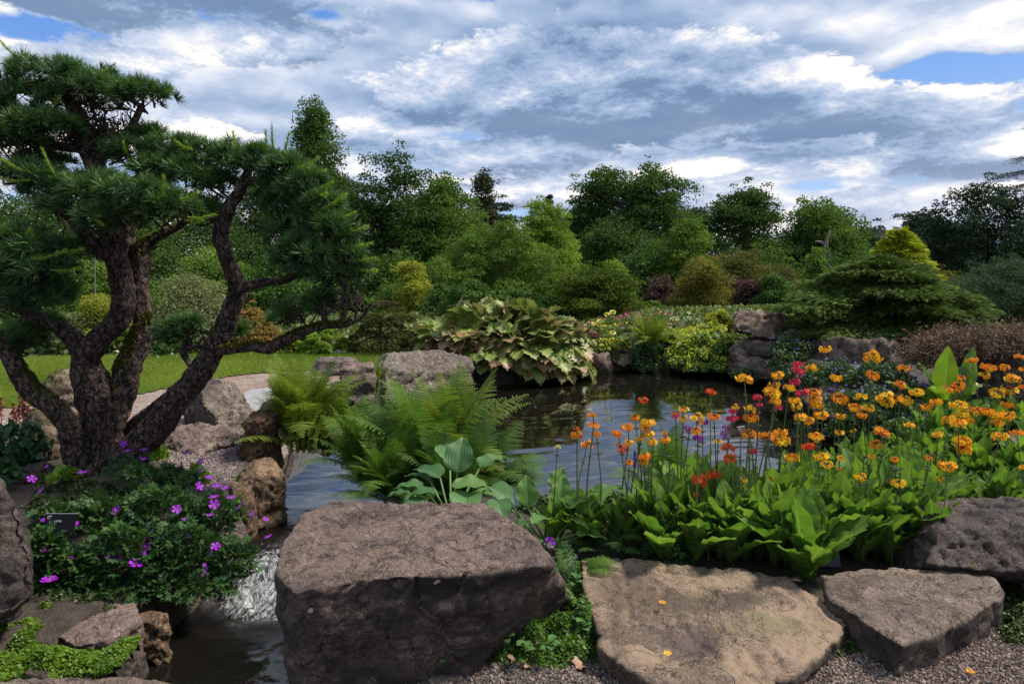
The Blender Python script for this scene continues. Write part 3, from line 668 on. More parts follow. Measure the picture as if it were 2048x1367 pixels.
    # upper right outcrop
    rock('boulder', [atm(1460, 640, 15.3), atm(1468, 625, 15.4), atm(1490, 618, 15.6), atm(1545, 622, 15.8), atm(1600, 640, 15.9), atm(1640, 665, 15.6), atm(1625, 690, 15), atm(1560, 690, 14.8), atm(1500, 672, 14.9), atm(1458, 662, 15.1), atm(1470, 655, 15),
                     atm(1480, 622, 17), atm(1640, 640, 17.5), atm(1640, 680, 17), atm(1480, 665, 17)], RM['far'], 'big overhanging brown boulder on the far right bank', voxel=.045, amp=.10, freq=1.0, fine=.03, seed=27, smooth=3)
    rock('boulder', boulder_pts(1625, 1800, 664, 728, 13.6, seed=28, depth=1.0, flat=.6), RM['far'], 'rounded dark boulder in the shade under the spreading conifer', voxel=.045, amp=.08, freq=1.2, fine=.03, seed=28)
    rock('rock', [atm(1455, 700, 15), atm(1460, 690, 15.4), atm(1520, 693, 15.4), atm(1592, 718, 14.8), atm(1600, 745, 14), atm(1560, 768, 13.8), atm(1470, 752, 14.6), atm(1470, 700, 16.5), atm(1600, 720, 16), atm(1460, 750, 16)], RM['far'], 'reddish ledge of rock dropping into the pond', voxel=.04, amp=.08, freq=1.3, fine=.03, seed=29, smooth=3)
    rock('rock', boulder_pts(1475, 1560, 675, 700, 15.4, seed=30, depth=.5), RM['far'], 'shaded rock wedged under the overhanging boulder', voxel=.045, amp=.06, freq=1.5, fine=.025, seed=30)
    rock('boulder', boulder_pts(1958, 2080, 698, 800, 9.0, seed=32, depth=.6, flat=.5, zb=.1), RM['lichen'], 'grey lichened boulder at the right edge behind the flowers', voxel=.028, amp=.06, freq=1.8, fine=.015, seed=32)
    rock('rock', boulder_pts(2000, 2080, 872, 940, 5.9, seed=33, depth=.3), RM['lichen'], 'lower grey stone at the right edge among the flowers', voxel=.02, amp=.04, freq=2.4, fine=.01, seed=33)
    rock('rock', [atm(1600, 800, 10.5), atm(1620, 770, 11.5), atm(1720, 775, 11), atm(1800, 800, 9.5), atm(1880, 830, 8.6), atm(1880, 900, 8), atm(1780, 890, 8.2), atm(1690, 850, 9.2), atm(1620, 830, 10.2), atm(1900, 820, 11), atm(1650, 770, 13)], RM['dark'], 'dark muddy ledge behind the flower bed, above the pond', voxel=.04, amp=.07, freq=1.4, fine=.02, seed=34)
    # little stones in the grit
    for i, (x, y, r, lb) in enumerate([(880, 1352, .10, 'flat buff stone in the grit below the big block'), (800, 1358, .09, 'half buried pinkish stone in the grit below the big block'), (905, 1360, .05, 'small pale stone in the grit beside the flat buff one')]):
        c = gr(x, y, .0); rng = np.random.default_rng(60 + i)
        P = [c + Vector((math.cos(a) * r * rng.uniform(.7, 1.2), math.sin(a) * r * .6 * rng.uniform(.7, 1), z)) for a in np.linspace(0, 6, 9) for z in (-.03, .02)]
        rock('stone', P, RM['tan2'], lb, voxel=.008, amp=.012, freq=6, fine=.003, seed=60 + i, cat='stone')
build_rocks()

# ------------------------------------------------------------------ tubes (trunks, limbs, stems)
def catmull(P, n):
    P = np.asarray(P, float); Q = np.vstack([2 * P[0] - P[1], P, 2 * P[-1] - P[-2]]); out = []
    for i in range(1, len(Q) - 2):
        t = np.linspace(0, 1, n, endpoint=False)[:, None]
        a, b, c, d = Q[i - 1], Q[i], Q[i + 1], Q[i + 2]
        out.append(.5 * (2 * b + (c - a) * t + (2 * a - 5 * b + 4 * c - d) * t ** 2 + (3 * b - a - 3 * c + d) * t ** 3))
    out.append(P[-1:]); return np.vstack(out)
def tube(P, R, sides=8, cap=True):
    """sweep along points P with radii R -> verts, quads, along, around"""
    P = np.asarray(P, float); n = len(P); R = np.broadcast_to(np.asarray(R, float), (n,))
    T = unit(np.gradient(P, axis=0)); X = np.zeros_like(P)
    h = np.array([1., 0, 0]) if abs(T[0, 0]) < .8 else np.array([0., 1, 0])
    x = unit(h - T[0] * (h @ T[0]))
    for i in range(n):
        x = unit(x - T[i] * (x @ T[i])); X[i] = x
    Yv = np.cross(T, X); a = np.linspace(0, 2 * math.pi, sides, endpoint=False)
    N = X[:, None] * np.cos(a)[None, :, None] + Yv[:, None] * np.sin(a)[None, :, None]
    V = P[:, None] + N * R[:, None, None]
    i = np.arange(n - 1)[:, None] * sides; j = np.arange(sides)[None]; j2 = (j + 1) % sides
    Fc = np.stack([i + j, i + j2, i + j2 + sides, i + j + sides], -1).reshape(-1, 4)
    return V.reshape(-1, 3), Fc, N.reshape(-1, 3)

# ------------------------------------------------------------------ leaf clouds for trees and shrubs
LEAF_Q = (np.array([[0, 0, 0], [.42, .45, .06], [0, 1, 0], [-.42, .45, .06]]) - [0, .4, 0], np.array([[0, 1, 2, 3]]))
LEAF_N = (np.array([[-.07, 0, 0], [.07, 0, 0], [0, 1, 0]]), np.array([[0, 1, 2]]))
def leaves(G, P, D, size, tint, rng, base=LEAF_Q, up=None, mat=0):
    n = len(P); M = frames(D, up=up, roll=rng.uniform(-.9, .9, n)) * (size[:, None, None] if np.ndim(size) else size)
    V, Fc = stamp(base[0], base[1], M, P); m = len(base[0])
    G.add(V, Fc, mat=mat, tint=np.repeat(np.clip(tint, 0, 1), m), u=np.tile(base[0][:, 1], n))
def rdir(rng, n): return unit(rng.normal(size=(n, 3)))

PROF = {
    'oak': lambda t: np.sqrt(np.clip(1 - ((t - .42) / .58) ** 2, 0, 1)) * (t > 0) + 0,
    'dome': lambda t: np.sqrt(np.clip(1 - t ** 2, 0, 1)) * (.9 + .1 * np.minimum(t * 6, 1)),
    'cone': lambda t: np.clip(1 - t, 0, 1) ** .85 + .03,
    'column': lambda t: np.sqrt(np.clip(1 - ((t - .35) / .65) ** 4, 0, 1)) * (1 - .35 * t),
    'spire': lambda t: np.clip(1.02 - t, 0, 1) ** .6 * .9 + .04,
    'egg': lambda t: np.clip(np.sin(math.pi * np.clip(t, 0, 1) ** .75), 0, 1) ** .7,
}
def crown(rng, base, z0, z1, rx, ry, prof, nclump, rc, nleaf, leaf, flat=.75, noise=.22, fill=.35, droop=0.0, gapfrac=.0, seed=0, form=LEAF_Q, upness=.5):
    """leaf clumps through a crown volume: returns a Geo and the clump centres"""
    t = rng.random(nclump * 3) ** .9; w = PROF[prof](t); keep = rng.random(len(t)) < (w + .12); t = t[keep][:nclump]; w = w[keep][:nclump]
    a = rng.uniform(0, 2 * math.pi, len(t)); rr = np.where(rng.random(len(t)) < fill, rng.uniform(.2, .7, len(t)), rng.uniform(.75, 1.0, len(t)))
    d = np.c_[np.cos(a), np.sin(a), t * 2]
    k = 1 + noise * 1.6 * vnoise(d * 1.7 + seed, seed)
    C = np.c_[base[0] + np.cos(a) * w * rr * rx * k, base[1] + np.sin(a) * w * rr * ry * k, z0 + (z1 - z0) * np.clip(t * (1 + noise * .5 * vnoise(d * 1.3 + 9, seed + 1)), 0, 1.06)]
    if gapfrac: C = C[vnoise(C / (rc * 3.0) + seed, seed + 7) > -1 + gapfrac * 1.6]
    R = rc * rng.uniform(.6, 1.35, len(C))
    if nclump > 100:                                     # sprigs that stand out of the crown and break its outline
        m = int(len(C) * .45); ii = rng.integers(0, len(C), m); cen = np.array([base[0], base[1], z0 + (z1 - z0) * .45]); o_ = unit(C[ii] - cen + rng.normal(0, .1, (m, 3)) * rx) 
        C = np.vstack([C, C[ii] + o_ * (R[ii] * rng.uniform(.7, 1.35, m))[:, None]]); R = np.r_[R, rc * rng.uniform(.22, .5, m)]
    ct = np.clip(.45 + .5 * vnoise(C / (rc * 4), seed + 2) + rng.normal(0, .16, len(C)), 0, 1)
    per = np.maximum(3, (nleaf * R ** 2 / (R ** 2).sum()).astype(int)); idx = np.repeat(np.arange(len(C)), per); n = len(idx)
    q = rdir(rng, n); q[:, 2] = np.where(rng.random(n) < .6, np.abs(q[:, 2]), q[:, 2])
    rad = rng.uniform(.25, 1.0, n) ** .5 * (1 + .35 * vnoise(q * 2.3 + idx[:, None] * 3.1, seed + 4))
    P = C[idx] + q * np.array([1.15, 1.15, flat]) * (R[idx] * rad)[:, None]
    P[:, 2] -= droop * (rad * R[idx]) ** 2
    D = unit(q * .7 + rdir(rng, n) * .8 + np.array([0, 0, -.15]))
    up = unit(q * 1.0 + rdir(rng, n) * .42 + np.array([0, 0, upness * .6]))
    G = Geo(); sz = leaf * rng.uniform(.65, 1.35, n)
    leaves(G, P, D, sz, ct[idx] + rng.normal(0, .10, n), rng, base=form, up=up)
    return G, C
BARK = None
def bark_far():
    m, t = newmat('distant bark'); g = t.node('ShaderNodeTexCoord').outputs['Object']
    n = t.noise(t.vm('MULTIPLY', g, (4, 4, .8)), 2.5, 5, .7)
    p = t.node('ShaderNodeBsdfPrincipled', i_Base_Color=t.mix(n, (.03, .022, .017), (.12, .095, .075))); p.inputs['Roughness'].default_value = .9
    finish(t, p.outputs[0]); return m
BARKFAR = bark_far()
def limbs(rng, base, z0, tips, r0, lean=(0, 0), fork=.4):
    """a trunk and limbs running out to the clumps"""
    G = Geo(); base = np.array(base, float); zt = max(t_[2] for t_ in tips)
    top = np.array([base[0] + lean[0], base[1] + lean[1], z0 + (zt - z0) * .75])
    sp = catmull([base, base * .5 + top * .5 + np.r_[rng.normal(0, r0, 2), 0], top], 8)
    V, Fc, _ = tube(sp, np.linspace(r0, r0 * .25, len(sp)), 8); G.add(V, Fc)
    for tp in tips:
        h = np.clip((tp[2] - base[2]) / (top[2] - base[2]) - .25 - .2 * rng.random(), fork * .35, .92); s_ = sp[int(h * (len(sp) - 1))]
        mid = s_ * .5 + tp * .5 + np.r_[rng.normal(0, .1 * np.linalg.norm(tp - s_), 2), .12 * np.linalg.norm(tp - s_)]
        b = catmull([s_, mid, tp], 4); V, Fc, _ = tube(b, np.linspace(r0 * .38 * (1 - h * .6), r0 * .05, len(b)), 5); G.add(V, Fc)
    return G
LM = {}
def lm(key, c1, c2, trans=.3, rough=.75, spec=.12, **k):
    if key not in LM: LM[key] = leafmat(key, c1, c2, trans, rough, spec, **k)
    return LM[key]
def plantree(name, label, cat, px, pw, ytop, ylow, Y, prof, mat, seed, nclump=90, rc=None, nleaf=16000, leaf=.16, group=None, depth=None, trunk=True, gap=0.0, flat=.75, noise=.22,
             crown_name='crown', zground=None, form=LEAF_Q, fill=.35, droop=0, stems=1, limbn=24, r0=None, upness=.5):
    """a tree or shrub placed by the photo columns it covers, its top, its lowest leaves and its distance"""
    rng = np.random.default_rng(seed)
    if group == 'trees behind the garden': nclump = int(nclump * 1.9); nleaf = int(nleaf * 1.9); leaf *= .8; noise *= 1.2; pw *= 1.22
    Y = lawnside(px, Y); kk = rY(Y) / Y; Y = rY(Y); leaf *= kk; rc = rc * kk if rc else rc; r0 = r0 * kk if r0 else r0; depth = depth * kk if depth else depth
    c = at(px, ytop, Y); low = at(px, ylow, Y); rx = pw / 2 / F * Y; zg = land1(c.x, Y) if zground is None else zground
    z0 = max(low.z - (.8 * kk if ylow > 630 else 0), zg + .02); z1 = c.z; H = z1 - z0
    if rc is None: rc = .17 * min(rx * 2, H)
    if group == 'trees behind the garden': rc *= .80
    base = np.array([c.x, Y, 0])
    G, C = crown(rng, base, z0, z1 - rc * .6, max(rx - rc * .6, rx * .4), (depth or max(rx - rc * .5, rx * .4)), prof, nclump, rc, nleaf, leaf, gapfrac=gap, seed=seed, flat=flat, noise=noise, form=form, fill=fill, droop=droop, upness=upness)
    loc = Vector((c.x, Y, zg))
    root = empty(name, loc, label, cat, group)
    link(crown_name, shift(G.mesh(crown_name, mat), loc), root)
    if trunk:
        r0 = r0 or max(.05, rx * .07)
        tips = C[rng.permutation(len(C))[:limbn]]
        T = Geo()
        for s_ in range(stems):
            b = np.array([c.x + (rng.normal(0, r0 * 2.5) if stems > 1 else 0), Y + (rng.normal(0, r0 * 2) if stems > 1 else 0), zg - .1])
            tt = tips[s_::stems]; L = limbs(rng, b, zg, tt, r0 / stems ** .4)
            for V, Fc in zip(L.V, L.F): pass
            off = T.n
            allV = np.concatenate(L.V); T.add(allV, np.concatenate(L.F))
        link('trunk', shift(T.mesh('trunk', BARKFAR), loc), root)
    return root

def build_background():
    dk = lm('dark oak leaf', (.028, .060, .016), (.072, .125, .028), trans=.3)
    md = lm('oak leaf', (.042, .085, .018), (.11, .175, .032), trans=.35)
    lt = lm('lime green leaf', (.10, .16, .024), (.22, .31, .05), trans=.38)
    mid = lm('mid green leaf', (.062, .115, .022), (.15, .225, .042), trans=.34)
    cn = lm('dark conifer leaf', (.014, .032, .016), (.032, .060, .024), trans=.1)
    cedar = lm('blue green cedar leaf', (.022, .040, .024), (.045, .075, .040), trans=.1)
    brn = lm('brownish conifer leaf', (.030, .038, .016), (.06, .07, .025), trans=.12)
    olive = lm('olive leaf', (.07, .075, .022), (.13, .13, .035), trans=.25)
    pale = lm('pale grey green leaf', (.09, .11, .045), (.20, .22, .10), trans=.25)
    gold = lm('golden leaf', (.14, .16, .022), (.38, .38, .06), trans=.35)
    orng = lm('orange tinged maple leaf', (.075, .11, .02), (.27, .20, .045), trans=.3)
    rust = lm('orange maple leaf', (.17, .14, .035), (.36, .19, .075), trans=.3)
    purp = lm('purple flecked leaf', (.04, .045, .02), (.14, .06, .075), trans=.2)
    bush = lm('glossy shrub leaf', (.032, .075, .016), (.085, .16, .032), trans=.28, rough=.55)
    mapl = lm('green maple leaf', (.035, .065, .010), (.11, .15, .022), trans=.35)
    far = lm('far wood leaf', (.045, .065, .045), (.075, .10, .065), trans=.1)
    g = 'trees behind the garden'
    T = plantree
    # the far row
    T('conifer', 'tall feathery column shaped conifer rising highest behind the garden', 'tree', 622, 118, 196, 560, 50, 'spire', md, 101, 150, 1.05, 30000, .17, g, gap=.1, noise=.3)
    T('broadleaf_tree', 'dark tree crowding the right foot of the tall column conifer', 'tree', 668, 110, 300, 640, 46, 'oak', dk, 102, 90, 1.0, 18000, .17, g)
    T('oak_tree', 'dark oak with open twiggy top right of the tall conifer', 'tree', 775, 200, 326, 640, 48, 'oak', dk, 103, 120, 1.15, 32000, .19, g, gap=.22, noise=.35)
    T('oak_tree', 'rounder mid green oak overlapping the dark open topped oak', 'tree', 885, 190, 352, 640, 45, 'dome', md, 104, 120, 1.05, 32000, .18, g, noise=.22)
    T('conifer', 'brownish narrow conifer with a nipple shaped top, middle distance', 'tree', 968, 70, 342, 600, 60, 'cone', brn, 105, 80, 1.0, 12000, .2, g)
    T('cedar_tree', 'dark flat branched cedar right of the brownish conifer', 'tree', 1000, 84, 372, 600, 63, 'egg', cn, 106, 50, 1.3, 12000, .2, g, gap=.3, flat=.3)
    T('broadleaf_tree', 'bright lime green pointed tree in the middle distance', 'tree', 1076, 150, 408, 600, 33, 'egg', lt, 107, 140, .5, 30000, .10, g, noise=.25)
    T('broadleaf_tree', 'broad fresh green tree behind the big leaved plant', 'tree', 985, 240, 452, 660, 27, 'dome', mid, 108, 160, .5, 42000, .085, g, noise=.25, stems=2)
    T('conifer', 'tiny far conifer standing above the treeline', 'tree', 1099, 26, 386, 470, 120, 'cone', cn, 109, 40, .6, 4000, .3, g, trunk=True)
    T('broadleaf_tree', 'dull green tree left of the twin topped oak', 'tree', 1165, 90, 408, 600, 54, 'oak', dk, 110, 60, 1.2, 12000, .2, g)
    T('oak_tree', 'big dark oak, the left top of a twin topped pair', 'tree', 1215, 120, 326, 560, 52, 'oak', dk, 111, 90, 1.0, 17000, .19, g, gap=.4, noise=.35)
    T('oak_tree', 'big dark oak, the right top of a twin topped pair', 'tree', 1305, 130, 334, 560, 51, 'oak', dk, 112, 100, 1.05, 20000, .19, g, gap=.28, noise=.32)
    T('broadleaf_tree', 'wide dark tree filling in under the twin topped oaks', 'tree', 1240, 250, 430, 640, 48, 'dome', dk, 113, 140, 1.2, 30000, .2, g)
    T('conifer', 'thin dark column conifer right of the twin topped oaks', 'tree', 1343, 26, 376, 560, 60, 'column', cn, 114, 40, .5, 7000, .16, g)
    T('broadleaf_tree', 'light green tree right of the twin topped oaks', 'tree', 1372, 112, 440, 610, 38, 'dome', mid, 115, 90, .6, 16000, .12, g)
    T('cedar_tree', 'grey blue flat topped cedar far behind the light green tree', 'tree', 1390, 74, 416, 520, 95, 'dome', cedar, 116, 40, 1.6, 8000, .3, g, gap=.25, flat=.35)
    T('oak_tree', 'spreading oak with see-through upper branches, right of centre', 'tree', 1495, 150, 386, 590, 60, 'oak', dk, 117, 110, 1.2, 21000, .22, g, gap=.35, noise=.32)
    T('oak_tree', 'full round oak beside the dead snag', 'tree', 1650, 180, 408, 600, 62, 'dome', md, 118, 130, 1.4, 30000, .23, g, noise=.2, gap=.1)
    T('pine_tree', 'umbrella shaped pine on the skyline at right', 'tree', 1848, 124, 418, 520, 78, 'dome', cedar, 119, 60, 1.3, 16000, .24, g, gap=.25, flat=.4, r0=.4)
    T('conifer', 'big dark ragged conifer filling the right edge', 'tree', 1965, 190, 385, 640, 33, 'oak', cn, 120, 170, .62, 38000, .12, g, noise=.38, gap=.12)
    T('pine_tree', 'blue green rounded pine at the right edge', 'tree', 2022, 190, 520, 690, 19, 'dome', lm('blue green pine needle', (.035, .065, .035), (.085, .13, .06), trans=.1), 121, 110, .38, 30000, .12, g, form=LEAF_N)
    # left, behind the sculpted pine
    for i, (px, pw, yt, Y, mt, lb) in enumerate([(-30, 260, 330, 42, dk, 'dark tree at the far left edge'), (95, 200, 372, 45, dk, 'dark tree left of the upright pine limbs'),
                                            (240, 220, 392, 40, dk, 'dark tree seen between the upright pine limbs'), (395, 220, 372, 44, dk, 'dark tree filling the gap left of the curved pine limb'),
                                            (520, 150, 350, 47, dk, 'dark tree behind the curved pine limb'), (170, 240, 520, 26, mid, 'mid green shrub high behind the two pine trunks'),
                                            (420, 200, 500, 27, mid, 'fresh green bush above the grey leaved shrub'), (560, 180, 500, 28, bush, 'dark green bush behind the right pine foliage')]):
        T('broadleaf_tree' if yt < 480 else 'shrub', lb, 'tree' if yt < 480 else 'shrub', px, pw, yt, 660, Y, 'dome' if i > 4 else 'oak', mt, 130 + i, 90, None, 18000 if yt < 480 else 16000, .17 if yt < 480 else .09, g if yt < 480 else 'shrubs round the lawn', noise=.25)
    T('broadleaf_tree', 'olive green slope tree behind the golden conifer', 'tree', 1890, 130, 545, 650, 26, 'dome', olive, 139, 60, .4, 9000, .09, g)
    g = 'shrubs round the lawn'
    sp = [('grey leaved twiggy shrub behind the curved pine limb', 385, 190, 542, 668, 24, pale, .045, 26000, .25, 'shrub'), ('rounded orange maple at the back of the lawn', 507, 96, 620, 690, 23, rust, .05, 12000, .1, 'maple'),
          ('low orange maple left of the rounded one', 440, 60, 640, 690, 24, orng, .05, 5000, .1, 'maple'), ('pale variegated shrub at left behind the pine', 150, 110, 632, 708, 21, pale, .05, 12000, .1, 'shrub'),
          ('yellow green shrub above the pale variegated one', 195, 110, 590, 690, 23, gold, .045, 11000, .1, 'shrub'), ('dark green shrub behind the left pine foliage', 60, 160, 600, 705, 23, bush, .06, 14000, .1, 'shrub'),
          ('low green shrub at the lawn edge between the trunks', 250, 130, 655, 712, 20, mid, .05, 12000, .1, 'shrub'), ('low dark hedge shrub behind the small pine pad', 360, 130, 650, 705, 21, bush, .05, 11000, .1, 'shrub'),
          ('golden feathery shrub left of the big leaved plant', 826, 92, 520, 650, 23, gold, .05, 17000, .2, 'shrub'), ('green shrub behind the golden feathery one', 790, 110, 560, 680, 25, mid, .06, 13000, .1, 'shrub'),
          ('bright green fernlike shrub under the long pine branch', 640, 140, 655, 702, 20.5, lt, .05, 12000, .1, 'shrub'), ('dark green shrub right of the golden feathery one', 885, 90, 570, 680, 22, bush, .055, 12000, .1, 'shrub'),
          ('dense green shrub at the foot of the broad fresh green tree', 935, 130, 560, 680, 21, bush, .055, 17000, .1, 'shrub'), ('dense green shrub right behind the big leaved plant', 1040, 150, 575, 680, 21.5, bush, .055, 18000, .1, 'shrub'),
          ('lime topped shrub showing over the dark maple', 1228, 84, 524, 620, 25, lt, .055, 10000, .1, 'shrub'), ('purple brown rhododendron left of the golden maple', 1325, 90, 555, 640, 28, purp, .07, 11000, .1, 'shrub'),
          ('golden orange maple right of centre', 1405, 122, 518, 640, 26, orng, .06, 19000, .12, 'maple'), ('brown leaved shrub behind the golden orange maple', 1460, 90, 550, 640, 29, purp, .07, 9000, .1, 'shrub'),
          ('purple flowered rhododendron right of the golden maple', 1500, 64, 560, 640, 25.5, purp, .06, 10000, .1, 'rhododendron'), ('glossy green rhododendron beside the spreading conifer', 1548, 84, 552, 645, 25, bush, .06, 13000, .1, 'rhododendron'),
          ('broad olive brown shrub bank under the skyline oaks', 1490, 170, 502, 600, 34, olive, .08, 18000, .15, 'shrub'), ('olive green shrub left of the spreading conifer', 1570, 90, 530, 620, 31, olive, .08, 9000, .15, 'shrub'),
          ('light leaved sapling poking up left of the spreading conifer', 1635, 44, 500, 580, 24, mid, .07, 2600, .3, 'shrub'), ('small mixed green shrub behind the flower meadow', 1300, 70, 600, 660, 24, mid, .05, 8000, .2, 'shrub'),
          ('low bright green shrub behind the overhanging boulder', 1570, 100, 608, 650, 20, lt, .05, 9000, .1, 'shrub'), ('yellow flowered shrub left of the overhanging boulder', 1440, 70, 622, 690, 18.5, gold, .045, 11000, .1, 'shrub')]
    for i, (lb, px, pw, yt, yl, Y, mt, lf, nl, gp, ct) in enumerate(sp):
        T('maple' if ct == 'maple' else ct, lb, ct, px, pw, yt, yl, Y, 'dome', mt, 160 + i, 70 + int(pw / 3), None, nl, lf * 1.1, g, gap=gp, noise=.34, crown_name='foliage', limbn=14, stems=2 if gp < .2 else 3, r0=.05 + pw / 4000)
    us = [(20, 200, 560, 34, bush), (150, 180, 575, 33, mid), (290, 190, 560, 35, md), (440, 200, 548, 36, bush), (590, 190, 540, 35, md), (700, 170, 520, 36, bush), (800, 180, 500, 37, md), (900, 170, 520, 35, bush), (1120, 170, 520, 36, md),
          (1290, 170, 515, 38, bush), (1400, 150, 505, 40, md), (1540, 170, 500, 42, md), (1640, 160, 505, 43, bush), (1730, 170, 500, 45, md), (1840, 160, 515, 44, bush), (1930, 180, 520, 40, md), (2050, 180, 520, 38, bush)]
    nm = ['first', 'second', 'third', 'fourth', 'fifth', 'sixth', 'seventh', 'eighth', 'ninth', 'tenth', 'eleventh', 'twelfth', 'thirteenth', 'fourteenth', 'fifteenth', 'sixteenth', 'seventeenth']
    for i, (px, pw, yt, Y, mt) in enumerate(us):
        T('shrub', nm[i] + ' shrub from the left in the dark thicket filling in under the far trees', 'shrub', px, pw, yt, 650, Y, 'dome', mt, 240 + i, 110, None, 14000, .14, 'thicket under the far trees', noise=.3, trunk=False)
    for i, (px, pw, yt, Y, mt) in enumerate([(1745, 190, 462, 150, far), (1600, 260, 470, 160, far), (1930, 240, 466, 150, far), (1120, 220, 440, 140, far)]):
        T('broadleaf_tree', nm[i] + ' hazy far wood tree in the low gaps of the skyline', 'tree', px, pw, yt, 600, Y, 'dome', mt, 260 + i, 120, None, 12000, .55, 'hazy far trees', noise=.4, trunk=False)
    T('maple', 'wide dark green maple on thin dark stems right of the big leaved plant', 'maple', 1195, 208, 530, 652, 21.5, 'dome', mapl, 200, 150, .34, 34000, .065, None, crown_name='foliage', stems=6, limbn=44, r0=.10, noise=.15, flat=.4)
    # two or three forms with a character of their own
    rng = np.random.default_rng(77)
    # cloud pruned dark shrub
    Y = rY(16.6); loc = Vector((at(765, 700, Y).x, Y, 0)); root = empty('cloud_pruned_pine', loc, 'olive cloud pruned conifer in rounded tiers left of the big leaved plant', 'shrub')
    G = Geo(); cs = []
    for (px, py, w, h) in [(770, 612, 34, 12), (735, 640, 30, 14), (800, 640, 30, 14), (765, 655, 46, 18), (735, 675, 36, 18), (800, 676, 40, 18), (770, 690, 60, 20), (825, 690, 24, 14), (722, 695, 26, 10)]:
        c = np.array(at(px, py, Y + rng.uniform(-.25, .25))); R = np.array([w, w, h]) / F * Y; n = int(w * 55); q = rdir(rng, n); q[:, 2] = np.abs(q[:, 2]) - .2
        P = c + q * R * (1 + .15 * vnoise(q * 4 + px, 3))[:, None]; leaves(G, P, unit(q + rdir(rng, n) * .5), .03 * rng.uniform(.7, 1.3, n), rng.random(n) * .6 + .3 * (q[:, 2] > .3), rng, up=q); cs.append(c)
    link('foliage', shift(G.mesh('foliage', lm('olive box leaf', (.045, .05, .016), (.12, .12, .035), trans=.1)), loc), root)
    link('trunk', shift(limbs(rng, (loc.x, Y, 0), 0, cs, .045).mesh('trunk', BARKFAR), loc), root)
    # the spreading dwarf spruce: drooping shelves of short sprays
    def shelf_conifer(name, label, px, pw, ytop, ylow, Y, c1, c2, key, shelves, n, spray, tilt=.25, prof=None, seed=0, squash=1.0, tipc=None, depthk=.75):
        rng = np.random.default_rng(seed); spray *= rY(Y) / Y; Y = rY(Y); c = at(px, ytop, Y); low = at(px, ylow, Y); rx = pw / 2 / F * Y; zg = land1(c.x, Y)
        G = Geo(); Ht = c.z - low.z; tips = []
        for k in range(shelves):
            t = (k + rng.random()) / shelves; w = prof(t); a = rng.uniform(0, 6.28); off = np.sqrt(rng.random()) * .70
            cc = np.array([c.x + math.cos(a) * off * rx * w, Y + math.sin(a) * off * rx * w * depthk, low.z + Ht * t * (1 - .12 * off)])
            sr = rx * rng.uniform(.24, .40) * (w * .8 + .2); m = int(n / shelves); q = rng.normal(size=(m, 2)); q /= np.linalg.norm(q, axis=1)[:, None]; rr = np.sqrt(rng.random(m)) * (1 + .3 * vnoise(np.c_[q * 2, 0 * q[:, 0] + k], 4))
            out = unit(np.array([cc[0] - c.x, cc[1] - Y, 0]) + 1e-3)
            P = cc + np.c_[q * rr[:, None] * sr, -tilt * rr ** 2 * sr + rng.normal(0, .025 * rx / 2, m)]
            D = unit(np.c_[q * .8, np.full(m, -.12)] + out * .7 + rng.normal(0, .3, (m, 3)))
            tn = np.clip(.25 + .6 * rr + rng.normal(0, .15, m) + .25 * vnoise(P * 1.5, 8), 0, 1)
            leaves(G, P, D, spray * rng.uniform(.7, 1.3, m), tn, rng, base=SPRAY, up=np.tile([0., 0, 1], (m, 1)) + rng.normal(0, .3, (m, 3))); tips.append(cc)
        loc = Vector((c.x, Y, zg)); root = empty(name, loc, label, 'conifer')
        link('foliage', shift(G.mesh('foliage', lm(key, c1, c2, trans=.12, tipc=tipc, tipr=(.5, 1.1))), loc), root)
        link('trunk', shift(limbs(rng, (c.x, Y, zg - .1), zg, tips[:60], rx * .05).mesh('trunk', BARKFAR), loc), root)
    v = [[-.03, 0, 0], [.03, 0, 0], [0, 1, -.08]]; f = [[0, 1, 2]]
    for k in range(7):
        y0 = .1 + k * .12; l = .34 - k * .03
        for s_ in (-1, 1):
            b = len(v); v += [[0, y0 - .04, 0], [0, y0 + .05, 0], [s_ * l, y0 + l * .8, -.04]]; f.append([b, b + 1, b + 2])
    SPRAY = (np.array(v, float), np.array(f))
    shelf_conifer('spreading_conifer', 'broad dark green conifer in drooping shelves over the right bank rocks', 1765, 440, 512, 668, 14.8, (.026, .052, .012), (.105, .16, .030), 'spruce spray', 80, 120000, .115,
                  prof=lambda t: (1 - t ** 2.4) ** .5 * (.9 + .1 * min(t * 4, 1)), seed=210, tilt=.17)
    shelf_conifer('golden_conifer', 'bright golden green tiered conifer behind the spreading dark one', 1800, 215, 458, 600, 17.6, (.09, .13, .010), (.38, .42, .03), 'golden spray', 170, 20000, .17,
                  prof=lambda t: (1.03 - t) ** .75, seed=211, tilt=.1)
    # brown twiggy shrub
    Y = rY(9.3); rng = np.random.default_rng(212); loc = Vector((at(1960, 720, Y).x, Y, .1)); root = empty('twiggy_shrub', loc, 'tangled brown twiggy shrub at right below the blue green pine', 'shrub')
    G = Geo(); L = Geo()
    for k in range(1100):
        px = rng.uniform(1835, 2110); top = 652 + 28 * math.exp(-((px - 1835) / 40)) + rng.normal(0, 8); yy = Y + rng.uniform(-.5, .7)
        a = np.array(at(px, rng.uniform(690, 735), yy)); b = np.array(at(px + rng.normal(0, 30), top + rng.uniform(0, 40), yy + rng.normal(0, .2)))
        P = catmull([a, (a + b) / 2 + rng.normal(0, .07, 3), b + rng.normal(0, .03, 3)], 3); V, Fc, _ = tube(P, np.linspace(.006, .003, len(P)), 3); G.add(V, Fc, tint=rng.random())
        q = P[rng.integers(1, len(P), 9)] + rng.normal(0, .035, (9, 3)); leaves(L, q, rdir(rng, 9), .028 * rng.uniform(.6, 1.4, 9), rng.random(9), rng)
    link('branches', shift(G.mesh('branches', lm('brown twig', (.06, .04, .03), (.17, .12, .09), trans=0)), loc), root)
